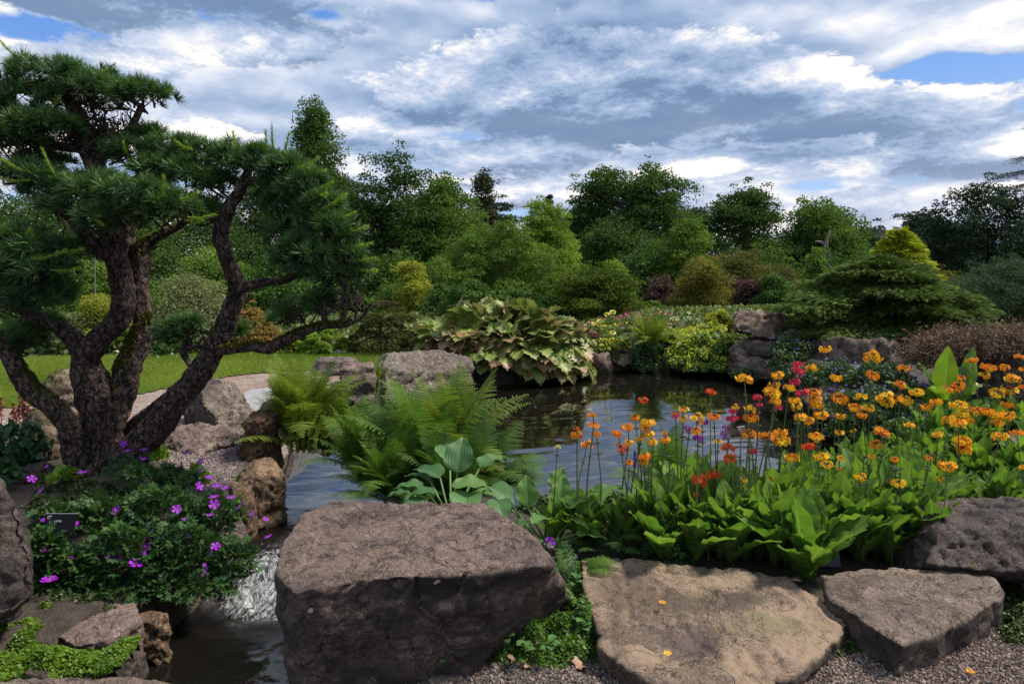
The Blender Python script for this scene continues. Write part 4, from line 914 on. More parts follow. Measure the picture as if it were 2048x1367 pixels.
    link('foliage', shift(L.mesh('foliage', lm('brown leaflet', (.07, .045, .03), (.20, .12, .08), trans=.15)), loc), root)
    # dead snag, pole, chimney with scaffold, cedar boughs at the edge, walker
    Y = rY(57); p = [at(1655, 600, Y), at(1656, 520, Y), at(1652, 490, Y), at(1660, 460, Y)]
    G = Geo(); V, Fc, _ = tube(catmull([np.array(q) for q in p], 5), np.linspace(.45, .1, 16), 8); G.add(V, Fc)
    V, Fc, _ = tube(catmull([np.array(at(1654, 492, Y)), np.array(at(1642, 484, Y)), np.array(at(1630, 482, Y))], 4), np.linspace(.2, .04, 9), 6); G.add(V, Fc)
    tag(link('dead_tree', G.mesh('dead_tree', plain('silver dead wood', (.20, .17, .15), .8, vary=.4, scale=2))), 'bare broken grey trunk standing in front of the round oak', 'tree')
    G = Geo(); V, Fc, _ = tube([atm(190, 660, 25), atm(190, 515, 25)], [.025, .022], 8); G.add(V, Fc)
    tag(link('pole', G.mesh('pole', plain('grey post', (.16, .15, .13), .8))), 'thin straight grey pole behind the left pine trunk', 'pole')
build_background()

def build_cedar():
    rng = np.random.default_rng(301); Y = 20.0; base = at(2230, 700, Y); zg = land1(base.x, Y); loc = Vector((base.x, Y, zg)); root = empty('cedar_tree', loc, 'cedar mostly outside the frame, its dark flat boughs reaching in at the upper right edge', 'tree')
    T = Geo(); L = Geo(); top = at(2230, 150, Y)
    V, Fc, _ = tube([np.array([base.x, Y, zg - .1]), np.array([base.x, Y, top.z])], [.32, .1], 10); T.add(V, Fc)
    for (x1, y1, y0) in [(1990, 352, 330), (2028, 318, 300), (2005, 378, 350), (2030, 398, 370), (2060, 250, 230), (2070, 440, 410)]:
        a = np.array([base.x, Y, at(0, y0, Y).z]); b = np.array(at(x1, y1, Y - .4 + rng.uniform(-.5, .5))); Q = catmull([a, (a + b) / 2 + [0, 0, .18], b], 10); V, Fc, _ = tube(Q, np.linspace(.06, .008, len(Q)), 6); T.add(V, Fc)
        m = 2600; t_ = rng.random(m) ** .8; i = t_ * (len(Q) - 1); P = np.c_[[np.interp(i, np.arange(len(Q)), Q[:, k]) for k in range(3)]].T; w = .42 * (1.15 - t_)
        P = P + np.c_[rng.normal(0, .12, m), rng.normal(0, 1, m) * w, -np.abs(rng.normal(0, .06, m)) - .05 * (rng.random(m) < .3)]
        leaves(L, P, unit(np.c_[-np.ones(m), rng.normal(0, .8, m), rng.normal(-.15, .4, m)]), .10 * rng.uniform(.6, 1.3, m), rng.random(m) * .6, rng, base=LEAF_N, up=np.tile([0., 0, 1], (m, 1)))
    link('trunk', shift(T.mesh('trunk', BARKFAR), loc), root); link('crown', shift(L.mesh('crown', lm('blue green cedar leaf', 0, 0)), loc), root)
build_cedar()

def box(G, c, h, mat=0):
    c = np.array(c, float); h = np.array(h, float)
    V = c + np.array([[x, y, z] for x in (-1, 1) for y in (-1, 1) for z in (-1, 1)]) * h
    G.add(V, [[0, 1, 3, 2], [4, 6, 7, 5], [0, 4, 5, 1], [2, 3, 7, 6], [0, 2, 6, 4], [1, 5, 7, 3]], mat=mat)
def bmatl():
    m, t = newmat('red brick'); g = t.node('ShaderNodeTexCoord').outputs['Object']
    b = t.node('ShaderNodeTexBrick', i_Vector=t.node('ShaderNodeCombineXYZ', i_0=t.node('ShaderNodeSeparateXYZ', i_0=g).outputs[0], i_1=t.node('ShaderNodeSeparateXYZ', i_0=g).outputs[2]).outputs[0])
    b.inputs['Scale'].default_value = 4; b.inputs['Color1'].default_value = (.42, .17, .10, 1); b.inputs['Color2'].default_value = (.34, .13, .08, 1); b.inputs['Mortar'].default_value = (.4, .34, .3, 1)
    p = t.node('ShaderNodeBsdfPrincipled', i_Base_Color=b.outputs['Color']); p.inputs['Roughness'].default_value = .9
    finish(t, p.outputs[0]); return m
def build_house():
    Y = rY(75); c = at(1845, 500, Y); zg = land1(c.x, Y); loc = Vector((c.x, Y, land1(c.x, Y))); zt = at(0, 492, Y).z; zr = at(0, 520, Y).z
    root = empty('house', loc, 'brick house mostly hidden by trees, its chimney wrapped in scaffolding', 'house')
    br = bmatl(); tile = plain('brown roof tile', (.16, .08, .06), .8, vary=.3)
    def part(name, f, m, par=root):
        G = Geo(); f(G); return link(name, shift(G.mesh(name, m, smooth=False), loc), par)
    part('wall', lambda G: box(G, (c.x, Y + 3, (zg + zr - 2.4) / 2), (5, 3.5, (zr - 2.4 - zg) / 2)), br)
    def roof(G):
        x0, x1, y0, y1, zb, za = c.x - 5.4, c.x + 5.4, Y - .9, Y + 6.9, zr - 2.4, zr - .1
        V = [[x0, y0, zb], [x1, y0, zb], [x1, y1, zb], [x0, y1, zb], [x0 + .6, Y + 3, za], [x1 - .6, Y + 3, za]]
        G.add(V, [[0, 1, 5, 4], [2, 3, 4, 5]]); G.add(np.array(V)[[0, 3, 4, 1, 2, 5]], [[0, 1, 2], [3, 5, 4]])
    r = part('roof', roof, tile)
    def chim(G): box(G, (c.x - .1, Y + 1.2, (zt + zr) / 2 - .9), (.75, .5, (zt - zr) / 2 + .9)); box(G, (c.x - .1, Y + 1.2, zt - .12), (.85, .6, .12))
    ch = part('chimney', chim, br)
    def pots(G):
        for dx in (-.4, .1, .5):
            V, Fc, _ = tube([(c.x - .1 + dx, Y + 1.2, zt), (c.x - .1 + dx, Y + 1.2, zt + .35)], [.14, .11], 8); G.add(V, Fc)
    part('chimney_pot', lambda G: pots(G), br, ch)
    def scaf(G):
        for x in (-1.7, -.9, 1.1, 2.0, 3.0):
            for y in (.2, 2.2):
                V, Fc, _ = tube([(c.x + x, Y + y, zg), (c.x + x, Y + y, zt + .35)], [.05, .05], 5); G.add(V, Fc)
        for z in (zt - .1, zt - .9, zt - 1.8, zt - 2.6):
            for y in (.2, 2.2):
                V, Fc, _ = tube([(c.x - 1.9, Y + y, z), (c.x + 3.2, Y + y, z)], [.05, .05], 5); G.add(V, Fc)
        box(G, (c.x + .6, Y + .25, zt - 1.85), (2.5, .3, .04))
    part('scaffold', scaf, plain('galvanised tube', (.35, .35, .36), .5, .6))
build_house()

# ------------------------------------------------------------------ a walker far off on the path
def build_person():
    Y = rY(44); c = at(1466, 615, Y); zg = at(1466, 612, Y).z - 1.66; loc = Vector((c.x, Y, zg))
    J = {'pelvis': (0, 0, .92, .15), 'waist': (0, 0, 1.08, .14), 'chest': (0, .02, 1.30, .17), 'neck': (0, .02, 1.47, .06), 'head0': (0, 0, 1.55, .09), 'head1': (0, 0, 1.66, .095), 'head2': (0, 0, 1.73, .06),
         'sl': (-.17, .02, 1.40, .065), 'el': (-.25, .0, 1.14, .045), 'hl': (-.22, -.12, .93, .032), 'fl': (-.22, -.14, .86, .02),
         'sr': (.17, .02, 1.40, .065), 'er': (.26, .0, 1.14, .045), 'hr': (.22, -.1, .92, .032), 'fr': (.22, -.12, .85, .02),
         'hipl': (-.1, 0, .84, .10), 'knl': (-.11, -.06, .47, .065), 'anl': (-.11, .04, .09, .045), 'tol': (-.11, -.1, .04, .04),
         'hipr': (.1, 0, .84, .10), 'knr': (.11, .02, .47, .065), 'anr': (.11, .14, .10, .045), 'tor': (.11, .02, .04, .04)}
    E = [('pelvis', 'waist'), ('waist', 'chest'), ('chest', 'neck'), ('neck', 'head0'), ('head0', 'head1'), ('head1', 'head2'), ('chest', 'sl'), ('sl', 'el'), ('el', 'hl'), ('hl', 'fl'), ('chest', 'sr'), ('sr', 'er'), ('er', 'hr'), ('hr', 'fr'),
         ('pelvis', 'hipl'), ('hipl', 'knl'), ('knl', 'anl'), ('anl', 'tol'), ('pelvis', 'hipr'), ('hipr', 'knr'), ('knr', 'anr'), ('anr', 'tor')]
    def skin(names, grow, name, mat, par):
        ks = [k for k in J if k in names]; me = bpy.data.meshes.new(name)
        me.from_pydata([J[k][:3] for k in ks], [(ks.index(a), ks.index(b)) for a, b in E if a in ks and b in ks], [])
        o = bpy.data.objects.new('tmp', me); COL.objects.link(o); md = o.modifiers.new('k', 'SKIN'); sv = me.skin_vertices[0].data
        for i, k in enumerate(ks): sv[i].radius = (J[k][3] + grow,) * 2; sv[i].use_root = (i == 0)
        o.modifiers.new('s', 'SUBSURF').levels = 1
        dg = bpy.context.evaluated_depsgraph_get(); dg.update(); m2 = bpy.data.meshes.new_from_object(o.evaluated_get(dg)); bpy.data.objects.remove(o)
        m2.materials.clear(); m2.materials.append(mat); m2.name = name
        m2.polygons.foreach_set('use_smooth', np.ones(len(m2.polygons), bool)); return link(name, m2, par)
    root = empty('person', loc, 'distant person in a pale blue top and white sun hat walking toward us', 'person')
    skin(list(J), 0, 'body', plain('skin', (.5, .32, .24), .6), root)
    skin(['waist', 'chest', 'sl', 'el', 'sr', 'er', 'pelvis'], .02, 'shirt', plain('pale blue cloth', (.42, .62, .72), .8), root)
    skin(['pelvis', 'hipl', 'knl', 'anl', 'hipr', 'knr', 'anr'], .02, 'trousers', plain('red cloth', (.5, .09, .07), .8), root)
    G = Geo(); V, Fc, _ = tube([(0, 0, 1.68), (0, 0, 1.685), (0, 0, 1.70), (0, 0, 1.78), (0, 0, 1.80)], [.19, .19, .11, .095, .02], 14); G.add(V, Fc)
    link('hat', G.mesh('hat', plain('white straw', (.75, .72, .66), .8)), root)
build_person()

# ------------------------------------------------------------------ the sculpted pine in the left foreground
def barkmat():
    m, t = newmat('flaking pine bark'); g = t.node('ShaderNodeTexCoord').outputs['Object']
    wr = t.vm('SCALE', t.vm('SUBTRACT', t.noise(g, 9, 4, .65, col=True), (.5, .5, .5)), .16)
    gg = t.vm('MULTIPLY', t.vm('ADD', g, wr), (1.25, 1.25, .42))
    v = t.node('ShaderNodeTexVoronoi', i_Vector=gg, feature='DISTANCE_TO_EDGE'); v.inputs['Scale'].default_value = 21
    v2 = t.node('ShaderNodeTexVoronoi', i_Vector=gg); v2.inputs['Scale'].default_value = 47
    n = t.noise(g, 55, 5, .75); n0 = t.noise(g, 3, 4, .6); n1 = t.noise(t.vm('MULTIPLY', t.vm('ADD', g, wr), (1, 1, .35)), 24, 6, .75)
    crack = t.ramp(t.m('ADD', v.outputs['Distance'], t.m('MULTIPLY', t.m('SUBTRACT', n1, .5), .5)), -.02, .15)
    r = t.node('ShaderNodeSeparateColor', i_0=v2.outputs['Color']).outputs[0]
    base = t.mix(t.m('MULTIPLY', t.m('ADD', r, n1), .5), (.045, .028, .023), (.185, .125, .10)); base = t.mix(t.ramp(n, .35, .7), t.vm('SCALE', base, .55), t.vm('SCALE', base, 1.5))
    base = t.mix(t.m('MULTIPLY', t.ramp(n0, .5, .7, 0, .6), t.ramp(n, .45, .6)), base, (.26, .22, .20))
    base = t.mix(crack, (.014, .009, .007), base)
    mo = t.m('MULTIPLY', t.attr('moss'), t.ramp(t.m('ADD', t.noise(g, 9, 5, .7), t.m('MULTIPLY', t.attr('moss'), .35)), .5, .62))
    base = t.mix(mo, base, t.mix(t.noise(g, 60, 3, .7), (.022, .022, .003), (.11, .095, .014)))
    hgt = t.m('ADD', t.m('MULTIPLY', crack, .8), t.m('ADD', t.m('MULTIPLY', n1, .8), t.m('MULTIPLY', r, .35)))
    b = t.node('ShaderNodeBump', i_Height=hgt); b.inputs['Strength'].default_value = 1; b.inputs['Distance'].default_value = .022
    p = t.node('ShaderNodeBsdfPrincipled', i_Base_Color=base, i_Normal=b.outputs[0]); p.inputs['Roughness'].default_value = .85; p.inputs['Specular IOR Level'].default_value = .25
    finish(t, p.outputs[0]); return m
def make_needles(rng, n, L, spread, w=.0028):
    """one tuft of needles about +y"""
    a = rng.uniform(0, 2 * math.pi, n); th = spread * np.sqrt(rng.random(n)); d = np.c_[np.sin(th) * np.cos(a), np.cos(th), np.sin(th) * np.sin(a)]
    l = L * rng.uniform(.75, 1.1, n); s = unit(np.cross(d, rdir(rng, n))) * w; b = d * .006
    m = d * l[:, None] * .55; tp = d * l[:, None] + np.c_[np.zeros(n), np.zeros(n), np.zeros(n)]
    V = np.stack([b - s, b + s, m + s * .9, m - s * .9, tp], 1).reshape(-1, 3)
    i = np.arange(n)[:, None] * 5
    return V, np.vstack([i + [0, 1, 2], i + [0, 2, 3], i + [3, 2, 4]])
def build_pine():
    rng = np.random.default_rng(11); D = 6.0
    def L(pts, d0, d1=None):
        d1 = d0 if d1 is None else d1; n = len(pts); out = []; R = []
        for i, (x, y, r) in enumerate(pts):
            Y = d0 + (d1 - d0) * i / (n - 1); out.append(np.array(atm(x, y, Y))); R.append(r * .68 / F * rY(Y))
        return np.array(out), np.array(R)
    trunk = [((205, 968, 92), (205, 935, 74), (202, 890, 60), (200, 840, 54), (192, 790, 50), (180, 740, 42), (172, 700, 36))]
    limbs_ = [
        ('limb', [(172, 712, 34), (140, 675, 25), (112, 655, 22), (80, 636, 20), (40, 615, 18), (-30, 600, 14)], 6.0, 5.7, 0),
        ('limb', [(172, 715, 38), (205, 672, 31), (235, 640, 31), (245, 600, 30), (238, 550, 30), (232, 500, 31), (222, 450, 28), (212, 400, 26), (196, 340, 26), (168, 280, 24), (150, 220, 20), (130, 180, 12)], 6.0, 6.1, .15),
        ('limb', [(232, 520, 20), (205, 500, 20), (175, 470, 17), (145, 440, 12), (110, 420, 8)], 6.05, 5.8, 0),
        ('limb', [(205, 880, 50), (222, 832, 42), (246, 775, 38), (268, 715, 33), (285, 670, 29), (288, 640, 26), (282, 600, 25), (280, 560, 25), (285, 525, 25), (284, 500, 22), (310, 478, 13), (345, 458, 11), (375, 440, 9)], 6.1, 6.4, .9),
        ('limb', [(262, 520, 20), (255, 470, 18), (262, 420, 16), (290, 370, 12), (300, 330, 8)], 6.3, 6.3, .2),
        ('limb', [(235, 955, 60), (268, 905, 48), (312, 852, 40), (360, 795, 36), (402, 745, 33), (435, 690, 30), (452, 640, 27), (470, 595, 26), (472, 560, 25), (456, 520, 22), (443, 480, 20), (448, 445, 18), (466, 405, 17), (486, 365, 14), (500, 330, 9)], 5.95, 5.75, .12),
        ('limb', [(238, 880, 18), (275, 835, 15), (320, 803, 13), (365, 770, 12), (385, 750, 12)], 6.3, 6.0, .05),
        ('limb', [(472, 580, 16), (500, 572, 13), (530, 562, 11), (562, 560, 10), (600, 548, 8), (630, 540, 6)], 5.75, 5.6, .5),
        ('limb', [(436, 700, 18), (470, 697, 15), (505, 693, 15), (535, 697, 16), (570, 680, 14), (605, 662, 13), (650, 652, 11), (690, 648, 9), (702, 638, 7)], 5.8, 5.5, .7),
        ('limb', [(655, 655, 9), (648, 625, 8), (638, 600, 8), (630, 570, 6)], 5.6, 5.5, 0), ('limb', [(680, 650, 8), (690, 610, 7), (692, 580, 7), (680, 560, 5)], 5.5, 5.5, .2),
        ('limb', [(700, 645, 5), (725, 632, 4), (738, 612, 3), (745, 605, 2)], 5.5, 5.4, 0), ('limb', [(710, 640, 4), (712, 615, 3), (722, 596, 2)], 5.5, 5.5, 0),
        ('limb', [(395, 745, 10), (378, 725, 10), (368, 705, 9), (376, 682, 10), (372, 662, 8)], 6.0, 6.0, 0), ('limb', [(378, 700, 6), (395, 690, 5), (412, 672, 5)], 6.0, 6.0, 0),
        ('limb', [(165, 950, 42), (150, 900, 38), (138, 850, 32), (105, 812, 28), (62, 782, 27), (32, 742, 25), (14, 705, 20), (-10, 680, 18), (-60, 650, 14)], 5.75, 5.5, 1.0),
        ('limb', [(215, 400, 14), (250, 370, 12), (300, 350, 9), (350, 330, 7)], 6.1, 6.0, 0), ('limb', [(190, 320, 16), (235, 290, 14), (270, 250, 11), (285, 215, 7)], 6.1, 6.2, 0),
        ('limb', [(180, 300, 14), (120, 290, 12), (70, 280, 8)], 6.1, 5.9, 0), ('limb', [(486, 365, 12), (530, 360, 10), (570, 380, 8), (610, 410, 6)], 5.8, 5.6, 0), ('limb', [(448, 450, 9), (400, 430, 7), (350, 415, 5)], 5.8, 5.7, 0),
        ('limb', [(600, 548, 7), (640, 500, 7), (660, 450, 5), (650, 400, 4)], 5.6, 5.6, 0)]
    loc = Vector((atm(200, 950, 6).x, rY(6), land1(atm(200, 950, 6).x, rY(6))))
    root = empty('pine_tree', loc, 'sculpted old pine with many curving bare limbs and shaggy green needle pads at left', 'tree')
    bark = barkmat()
    def bough(name, pts, d0, d1, mossk, par):
        P, R = L(pts, d0, d1); k = 14; Q = catmull(P, k); RR = np.interp(np.linspace(0, len(P) - 1, len(Q)), np.arange(len(P)), R)
        step = .012; seg = np.r_[0, np.cumsum(np.linalg.norm(np.diff(Q, axis=0), axis=1))]; m = max(8, int(seg[-1] / step)); s = np.linspace(0, seg[-1], m)
        Q = np.c_[np.interp(s, seg, Q[:, 0]), np.interp(s, seg, Q[:, 1]), np.interp(s, seg, Q[:, 2])]; RR = np.interp(s, seg, RR)
        Q += .014 * np.c_[vnoise(Q * 5, 1), vnoise(Q * 5, 2), vnoise(Q * 5, 3)]
        sides = int(np.clip(R.max() * 2 * math.pi / .012, 10, 90)); V, Fc, N = tube(Q, RR, sides); rr = np.minimum(np.repeat(RR, sides), .16)
        d = rr * .16 * fbm(V * 7, 3, 4) + rr * .10 * (1 - 2.4 * np.abs(vnoise(V * [22, 22, 11], 6))) + .004 * np.abs(vnoise(V * 60, 7)) 
        if name == 'trunk': d += rr * .3 * sstep(-V[:, 2], -loc.z - .30, -loc.z + .05) * (vnoise(np.c_[N[:, :2] * 1.9, 0 * N[:, 0]], 8) + .4)
        V = V + N * d[:, None]
        moss = np.clip(mossk * sstep(N[:, 2] + .6 * vnoise(V * 4, 9) + (.15 if mossk > .8 else 0), .0, .7) * (.25 + 1.5 * sstep(vnoise(V * 2.1, 12), -.3, .25)), 0, 1)
        G = Geo().add(V, Fc, moss=moss)
        e = V[-sides:].mean(0); G.add(np.vstack([V[-sides:], e]), np.c_[np.arange(sides), (np.arange(sides) + 1) % sides, np.full(sides, sides)], moss=0)
        if moss.max() > .5:                              # tufts of moss standing off the bark
            pass
        return link(name, shift(G.mesh(name, bark), loc), par), V, N, moss
    allmoss = []
    _, V, N, mo = bough('trunk', trunk[0], 6.0, 6.0, .3, root)
    for nm, pts, d0, d1, mk in limbs_:
        _, V, N, mo = bough(nm, pts, d0, d1, mk, root)
        k = (mo > .55) & (rng.random(len(mo)) < .75); allmoss.append((V[k], N[k]))
    MV = np.vstack([a for a, b in allmoss]); MN = np.vstack([b for a, b in allmoss])
    G = Geo(); leaves(G, MV + MN * .004, unit(MN + rng.normal(0, .6, MN.shape)), .022 * rng.uniform(.5, 1.3, len(MV)), rng.random(len(MV)), rng)
    link('moss', shift(G.mesh('moss', lm('trunk moss', (.022, .024, .004), (.13, .12, .018), trans=.2)), loc), root)
    # needle pads: (px, py, half width, half height, distance)
    pads = [(110, 165, 110, 42, 6.1), (185, 190, 80, 35, 6.0), (275, 198, 68, 34, 6.0), (40, 215, 85, 45, 6.0), (30, 290, 80, 45, 5.9), (-20, 250, 60, 60, 6.0), (85, 330, 55, 25, 6.1), (75, 250, 45, 25, 5.7), (125, 262, 40, 25, 5.8),
            (270, 308, 62, 32, 6.0), (340, 305, 50, 30, 6.0), (400, 315, 52, 34, 6.0), (462, 318, 42, 34, 5.9), (515, 330, 45, 35, 5.8), (330, 345, 70, 25, 5.9),
            (110, 372, 85, 36, 5.8), (50, 352, 55, 24, 5.6), (190, 385, 80, 36, 5.6), (270, 400, 85, 45, 5.5), (340, 420, 65, 40, 5.5), (225, 440, 75, 35, 5.5), (140, 415, 60, 30, 5.6), (385, 350, 50, 30, 5.8),
            (50, 500, 75, 40, 5.5), (10, 545, 80, 55, 5.4), (80, 545, 65, 50, 5.4), (45, 600, 75, 45, 5.4), (105, 590, 35, 40, 5.5), (45, 690, 45, 42, 5.9), (85, 655, 35, 25, 5.9), (130, 500, 40, 20, 5.9),
            (570, 345, 55, 35, 5.7), (610, 375, 50, 36, 5.6), (575, 410, 55, 40, 5.7), (640, 415, 50, 36, 5.6), (600, 460, 65, 42, 5.6), (665, 465, 50, 36, 5.5), (620, 510, 70, 40, 5.5), (690, 515, 45, 34, 5.5), (590, 530, 38, 30, 5.6), (660, 550, 60, 26, 5.5), (715, 545, 28, 20, 5.5), (545, 380, 40, 30, 5.8),
            (605, 625, 50, 22, 5.7), (565, 640, 22, 12, 5.8), (640, 600, 30, 16, 5.6), (345, 665, 36, 20, 6.0), (375, 650, 28, 16, 6.0), (472, 660, 22, 14, 6.2), (400, 430, 40, 30, 5.9), (440, 370, 45, 28, 5.9), (300, 270, 30, 12, 6.1)]
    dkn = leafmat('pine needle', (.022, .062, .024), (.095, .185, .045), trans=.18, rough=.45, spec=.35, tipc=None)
    ygn = leafmat('new pine shoot', (.16, .27, .035), (.36, .46, .07), trans=.3, rough=.5, spec=.2)
    tufts = [make_needles(rng, 46, .098, 1.25, .0025), make_needles(rng, 46, .088, 1.05, .0025), make_needles(rng, 40, .105, 1.4, .0025)]
    twigG = None
    for (px, py, w, h, Y) in pads:
        c = np.array(atm(px, py, Y)); R = np.array([w / F * rY(Y), w / F * rY(Y) * .8, h / F * rY(Y)]); n = int(w * h / 62 * 1.6) + 14
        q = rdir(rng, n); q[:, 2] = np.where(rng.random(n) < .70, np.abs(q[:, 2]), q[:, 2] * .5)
        P = c + q * R * rng.uniform(.45, 1.0, n)[:, None] ** .6 * (1 + .22 * vnoise(q * 2 + px, 5))[:, None]
        Dn = unit(q * [1, 1, .8] + [0, 0, .45] + rng.normal(0, .28, (n, 3)))
        G = Geo(); sel = rng.integers(0, 3, n); s = rng.uniform(.72, 1.15, n)
        yel = rng.random(n) < .07
        for k in range(3):
            ii = np.where((sel == k))[0]
            if not len(ii): continue
            M = frames(Dn[ii], roll=rng.uniform(0, 6.28, len(ii))) * s[ii][:, None, None]; V, Fc = stamp(tufts[k][0], tufts[k][1], M, P[ii])
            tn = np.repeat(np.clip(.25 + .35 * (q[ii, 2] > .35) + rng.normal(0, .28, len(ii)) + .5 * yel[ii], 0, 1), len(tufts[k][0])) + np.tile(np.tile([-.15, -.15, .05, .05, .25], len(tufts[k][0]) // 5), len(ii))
            G.add(V, Fc, tint=np.clip(tn, 0, 1))
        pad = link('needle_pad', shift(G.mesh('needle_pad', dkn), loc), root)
        T = Geo()                                        # the twigs inside the pad
        for k in range(max(5, int(w / 4.5))):
            e = P[rng.integers(0, n)]; a = c + rng.normal(0, .25, 3) * R - [0, 0, R[2] * .5]; b = (a + e) / 2 + rng.normal(0, .03, 3)
            Q = catmull([a, b, e], 3); V, Fc, _ = tube(Q, np.linspace(.009, .003, len(Q)), 4); T.add(V, Fc)
        link('twigs', shift(T.mesh('twigs', plain('pine twig', (.045, .026, .022), .9, vary=.3)) if 'twigs' not in bpy.data.meshes else T.mesh('twigs', bpy.data.materials['pine twig']), loc), pad)
    # the shaded tangle of bare twigs under the top pads
    for (cx, cy, sx, sy, n_, yy, sy2, ln) in [(195, 268, 42, 16, 300, 6.25, .12, .11), (200, 480, 40, 18, 60, 6.05, .12, .10), (690, 600, 26, 16, 45, 5.5, .1, .08)]:
        T = Geo()
        for k in range(n_):
            a = np.array(atm(rng.normal(cx, sx), rng.normal(cy, sy), yy + rng.normal(0, sy2)))
            Q = catmull([a, a + rng.normal(0, ln * .6, 3), a + rng.normal(0, ln, 3) + [0, 0, .03]], 3); V, Fc, _ = tube(Q, np.linspace(.006, .002, len(Q)), 4); T.add(V, Fc)
        link('dead_twigs', shift(T.mesh('dead_twigs', bpy.data.materials['pine twig']), loc), root)
    # pale new shoots like bottle brushes: base, tip, distance
    shoots = [(50, 130, -10, 70, 6), (196, 150, 228, 128, 6), (310, 195, 345, 176, 6), (300, 262, 318, 264, 6), (110, 350, 85, 298, 5.5), (60, 345, 5, 318, 5.4), (60, 360, -5, 355, 5.4), (325, 395, 327, 352, 5.3), (360, 400, 396, 382, 5.3), (375, 435, 428, 428, 5.3),
              (370, 440, 405, 440, 5.3), (180, 425, 205, 448, 5.3), (370, 325, 345, 322, 5.7), (385, 300, 352, 282, 5.7), (475, 300, 466, 264, 5.8), (533, 310, 531, 262, 5.7), (545, 300, 544, 250, 5.7), (570, 300, 578, 266, 5.6), (590, 340, 636, 314, 5.5), (600, 350, 650, 340, 5.5),
              (610, 385, 664, 364, 5.5), (640, 420, 690, 388, 5.4), (650, 440, 710, 424, 5.4), (670, 470, 734, 452, 5.4), (680, 490, 742, 486, 5.4), (690, 520, 750, 515, 5.4), (700, 535, 752, 540, 5.4), (640, 390, 652, 386, 5.4), (520, 372, 505, 376, 5.6), (60, 520, 130, 500, 5.2),
              (100, 540, 160, 535, 5.2), (0, 470, 10, 448, 5.3), (50, 475, 60, 458, 5.3), (110, 505, 165, 497, 5.3), (255, 310, 246, 285, 5.8), (110, 210, 118, 192, 5.7)]
    for (x0, y0, x1, y1, Y) in shoots:
        a = np.array(atm(x0, y0, Y)); b = np.array(atm(x1, y1, Y - rng.uniform(-.05, .15))); Q = catmull([a, (a + b) / 2 - [0, 0, .012], b], 6); ln = np.linalg.norm(b - a); m = int(45 + ln * 420)
        t_ = rng.random(m) ** .85; i = t_ * (len(Q) - 1); P = np.c_[[np.interp(i, np.arange(len(Q)), Q[:, k]) for k in range(3)]].T; ax = unit(b - a)
        d = unit(ax * (.75 + .5 * t_[:, None]) + rdir(rng, m) * .75); l = .046 * rng.uniform(.7, 1.1, m) * (1.1 - .35 * t_); s = unit(np.cross(d, rdir(rng, m))) * .0024
        V = np.stack([P - s, P + s, P + d * l[:, None]], 1).reshape(-1, 3); G = Geo().add(V, np.arange(3 * m).reshape(-1, 3), tint=np.repeat(np.clip(t_ * .7 + rng.normal(0, .2, m), 0, 1), 3))
        V, Fc, _ = tube(Q, np.linspace(.006, .003, len(Q)), 4); G.add(V, Fc, tint=.3)
        link('new_shoot', shift(G.mesh('new_shoot', ygn), loc), root)
build_pine()

# ------------------------------------------------------------------ single leaves, fronds and flowers
def leaf_grid(Lg, Wd, nu, nv, w, pitch0, pitch1, fold=.25, ruffle=0, rf=9, ribs=0, teeth=0, tf=10, twist=0.0, rng=None):
    """a leaf blade from the origin along +y, rising by pitch0 and bending to pitch1; x across, z up"""
    t = np.linspace(0, 1, nu); s = np.linspace(-1, 1, nv); pit = pitch0 + (pitch1 - pitch0) * t; ds = Lg / (nu - 1)
    y = np.r_[0, np.cumsum(np.cos(pit[:-1]) * ds)]; z = np.r_[0, np.cumsum(np.sin(pit[:-1]) * ds)]
    T, S_ = np.meshgrid(t, s, indexing='ij'); wd = w(T) * (1 + teeth * (np.abs(((T * tf) % 1) - .5) * 2 - .5) * np.abs(S_))
    X = S_ * wd * Wd; nz = fold * np.abs(X) + ruffle * np.sin(T * rf * 2 * math.pi + S_ * 1.5) * np.abs(S_) ** 1.5 + (ribs * np.cos(S_ * 9.5 * math.pi) * np.minimum(1, 4 * (1 - T)) * .5 if ribs else 0) * np.sin(math.pi * np.minimum(1, T * 1.05))
    P = pit[:, None]; V = np.stack([X * np.cos(twist * T), y[:, None] - nz * np.sin(P), z[:, None] + nz * np.cos(P) + X * np.sin(twist * T)], -1).reshape(-1, 3)
    Fc = grid_faces(nv, nu)
    return V, Fc, T.ravel(), np.abs(S_).ravel()
def yaw(a):
    c, s = np.cos(a), np.sin(a); return np.array([[c, -s, 0], [s, c, 0], [0, 0, 1]])

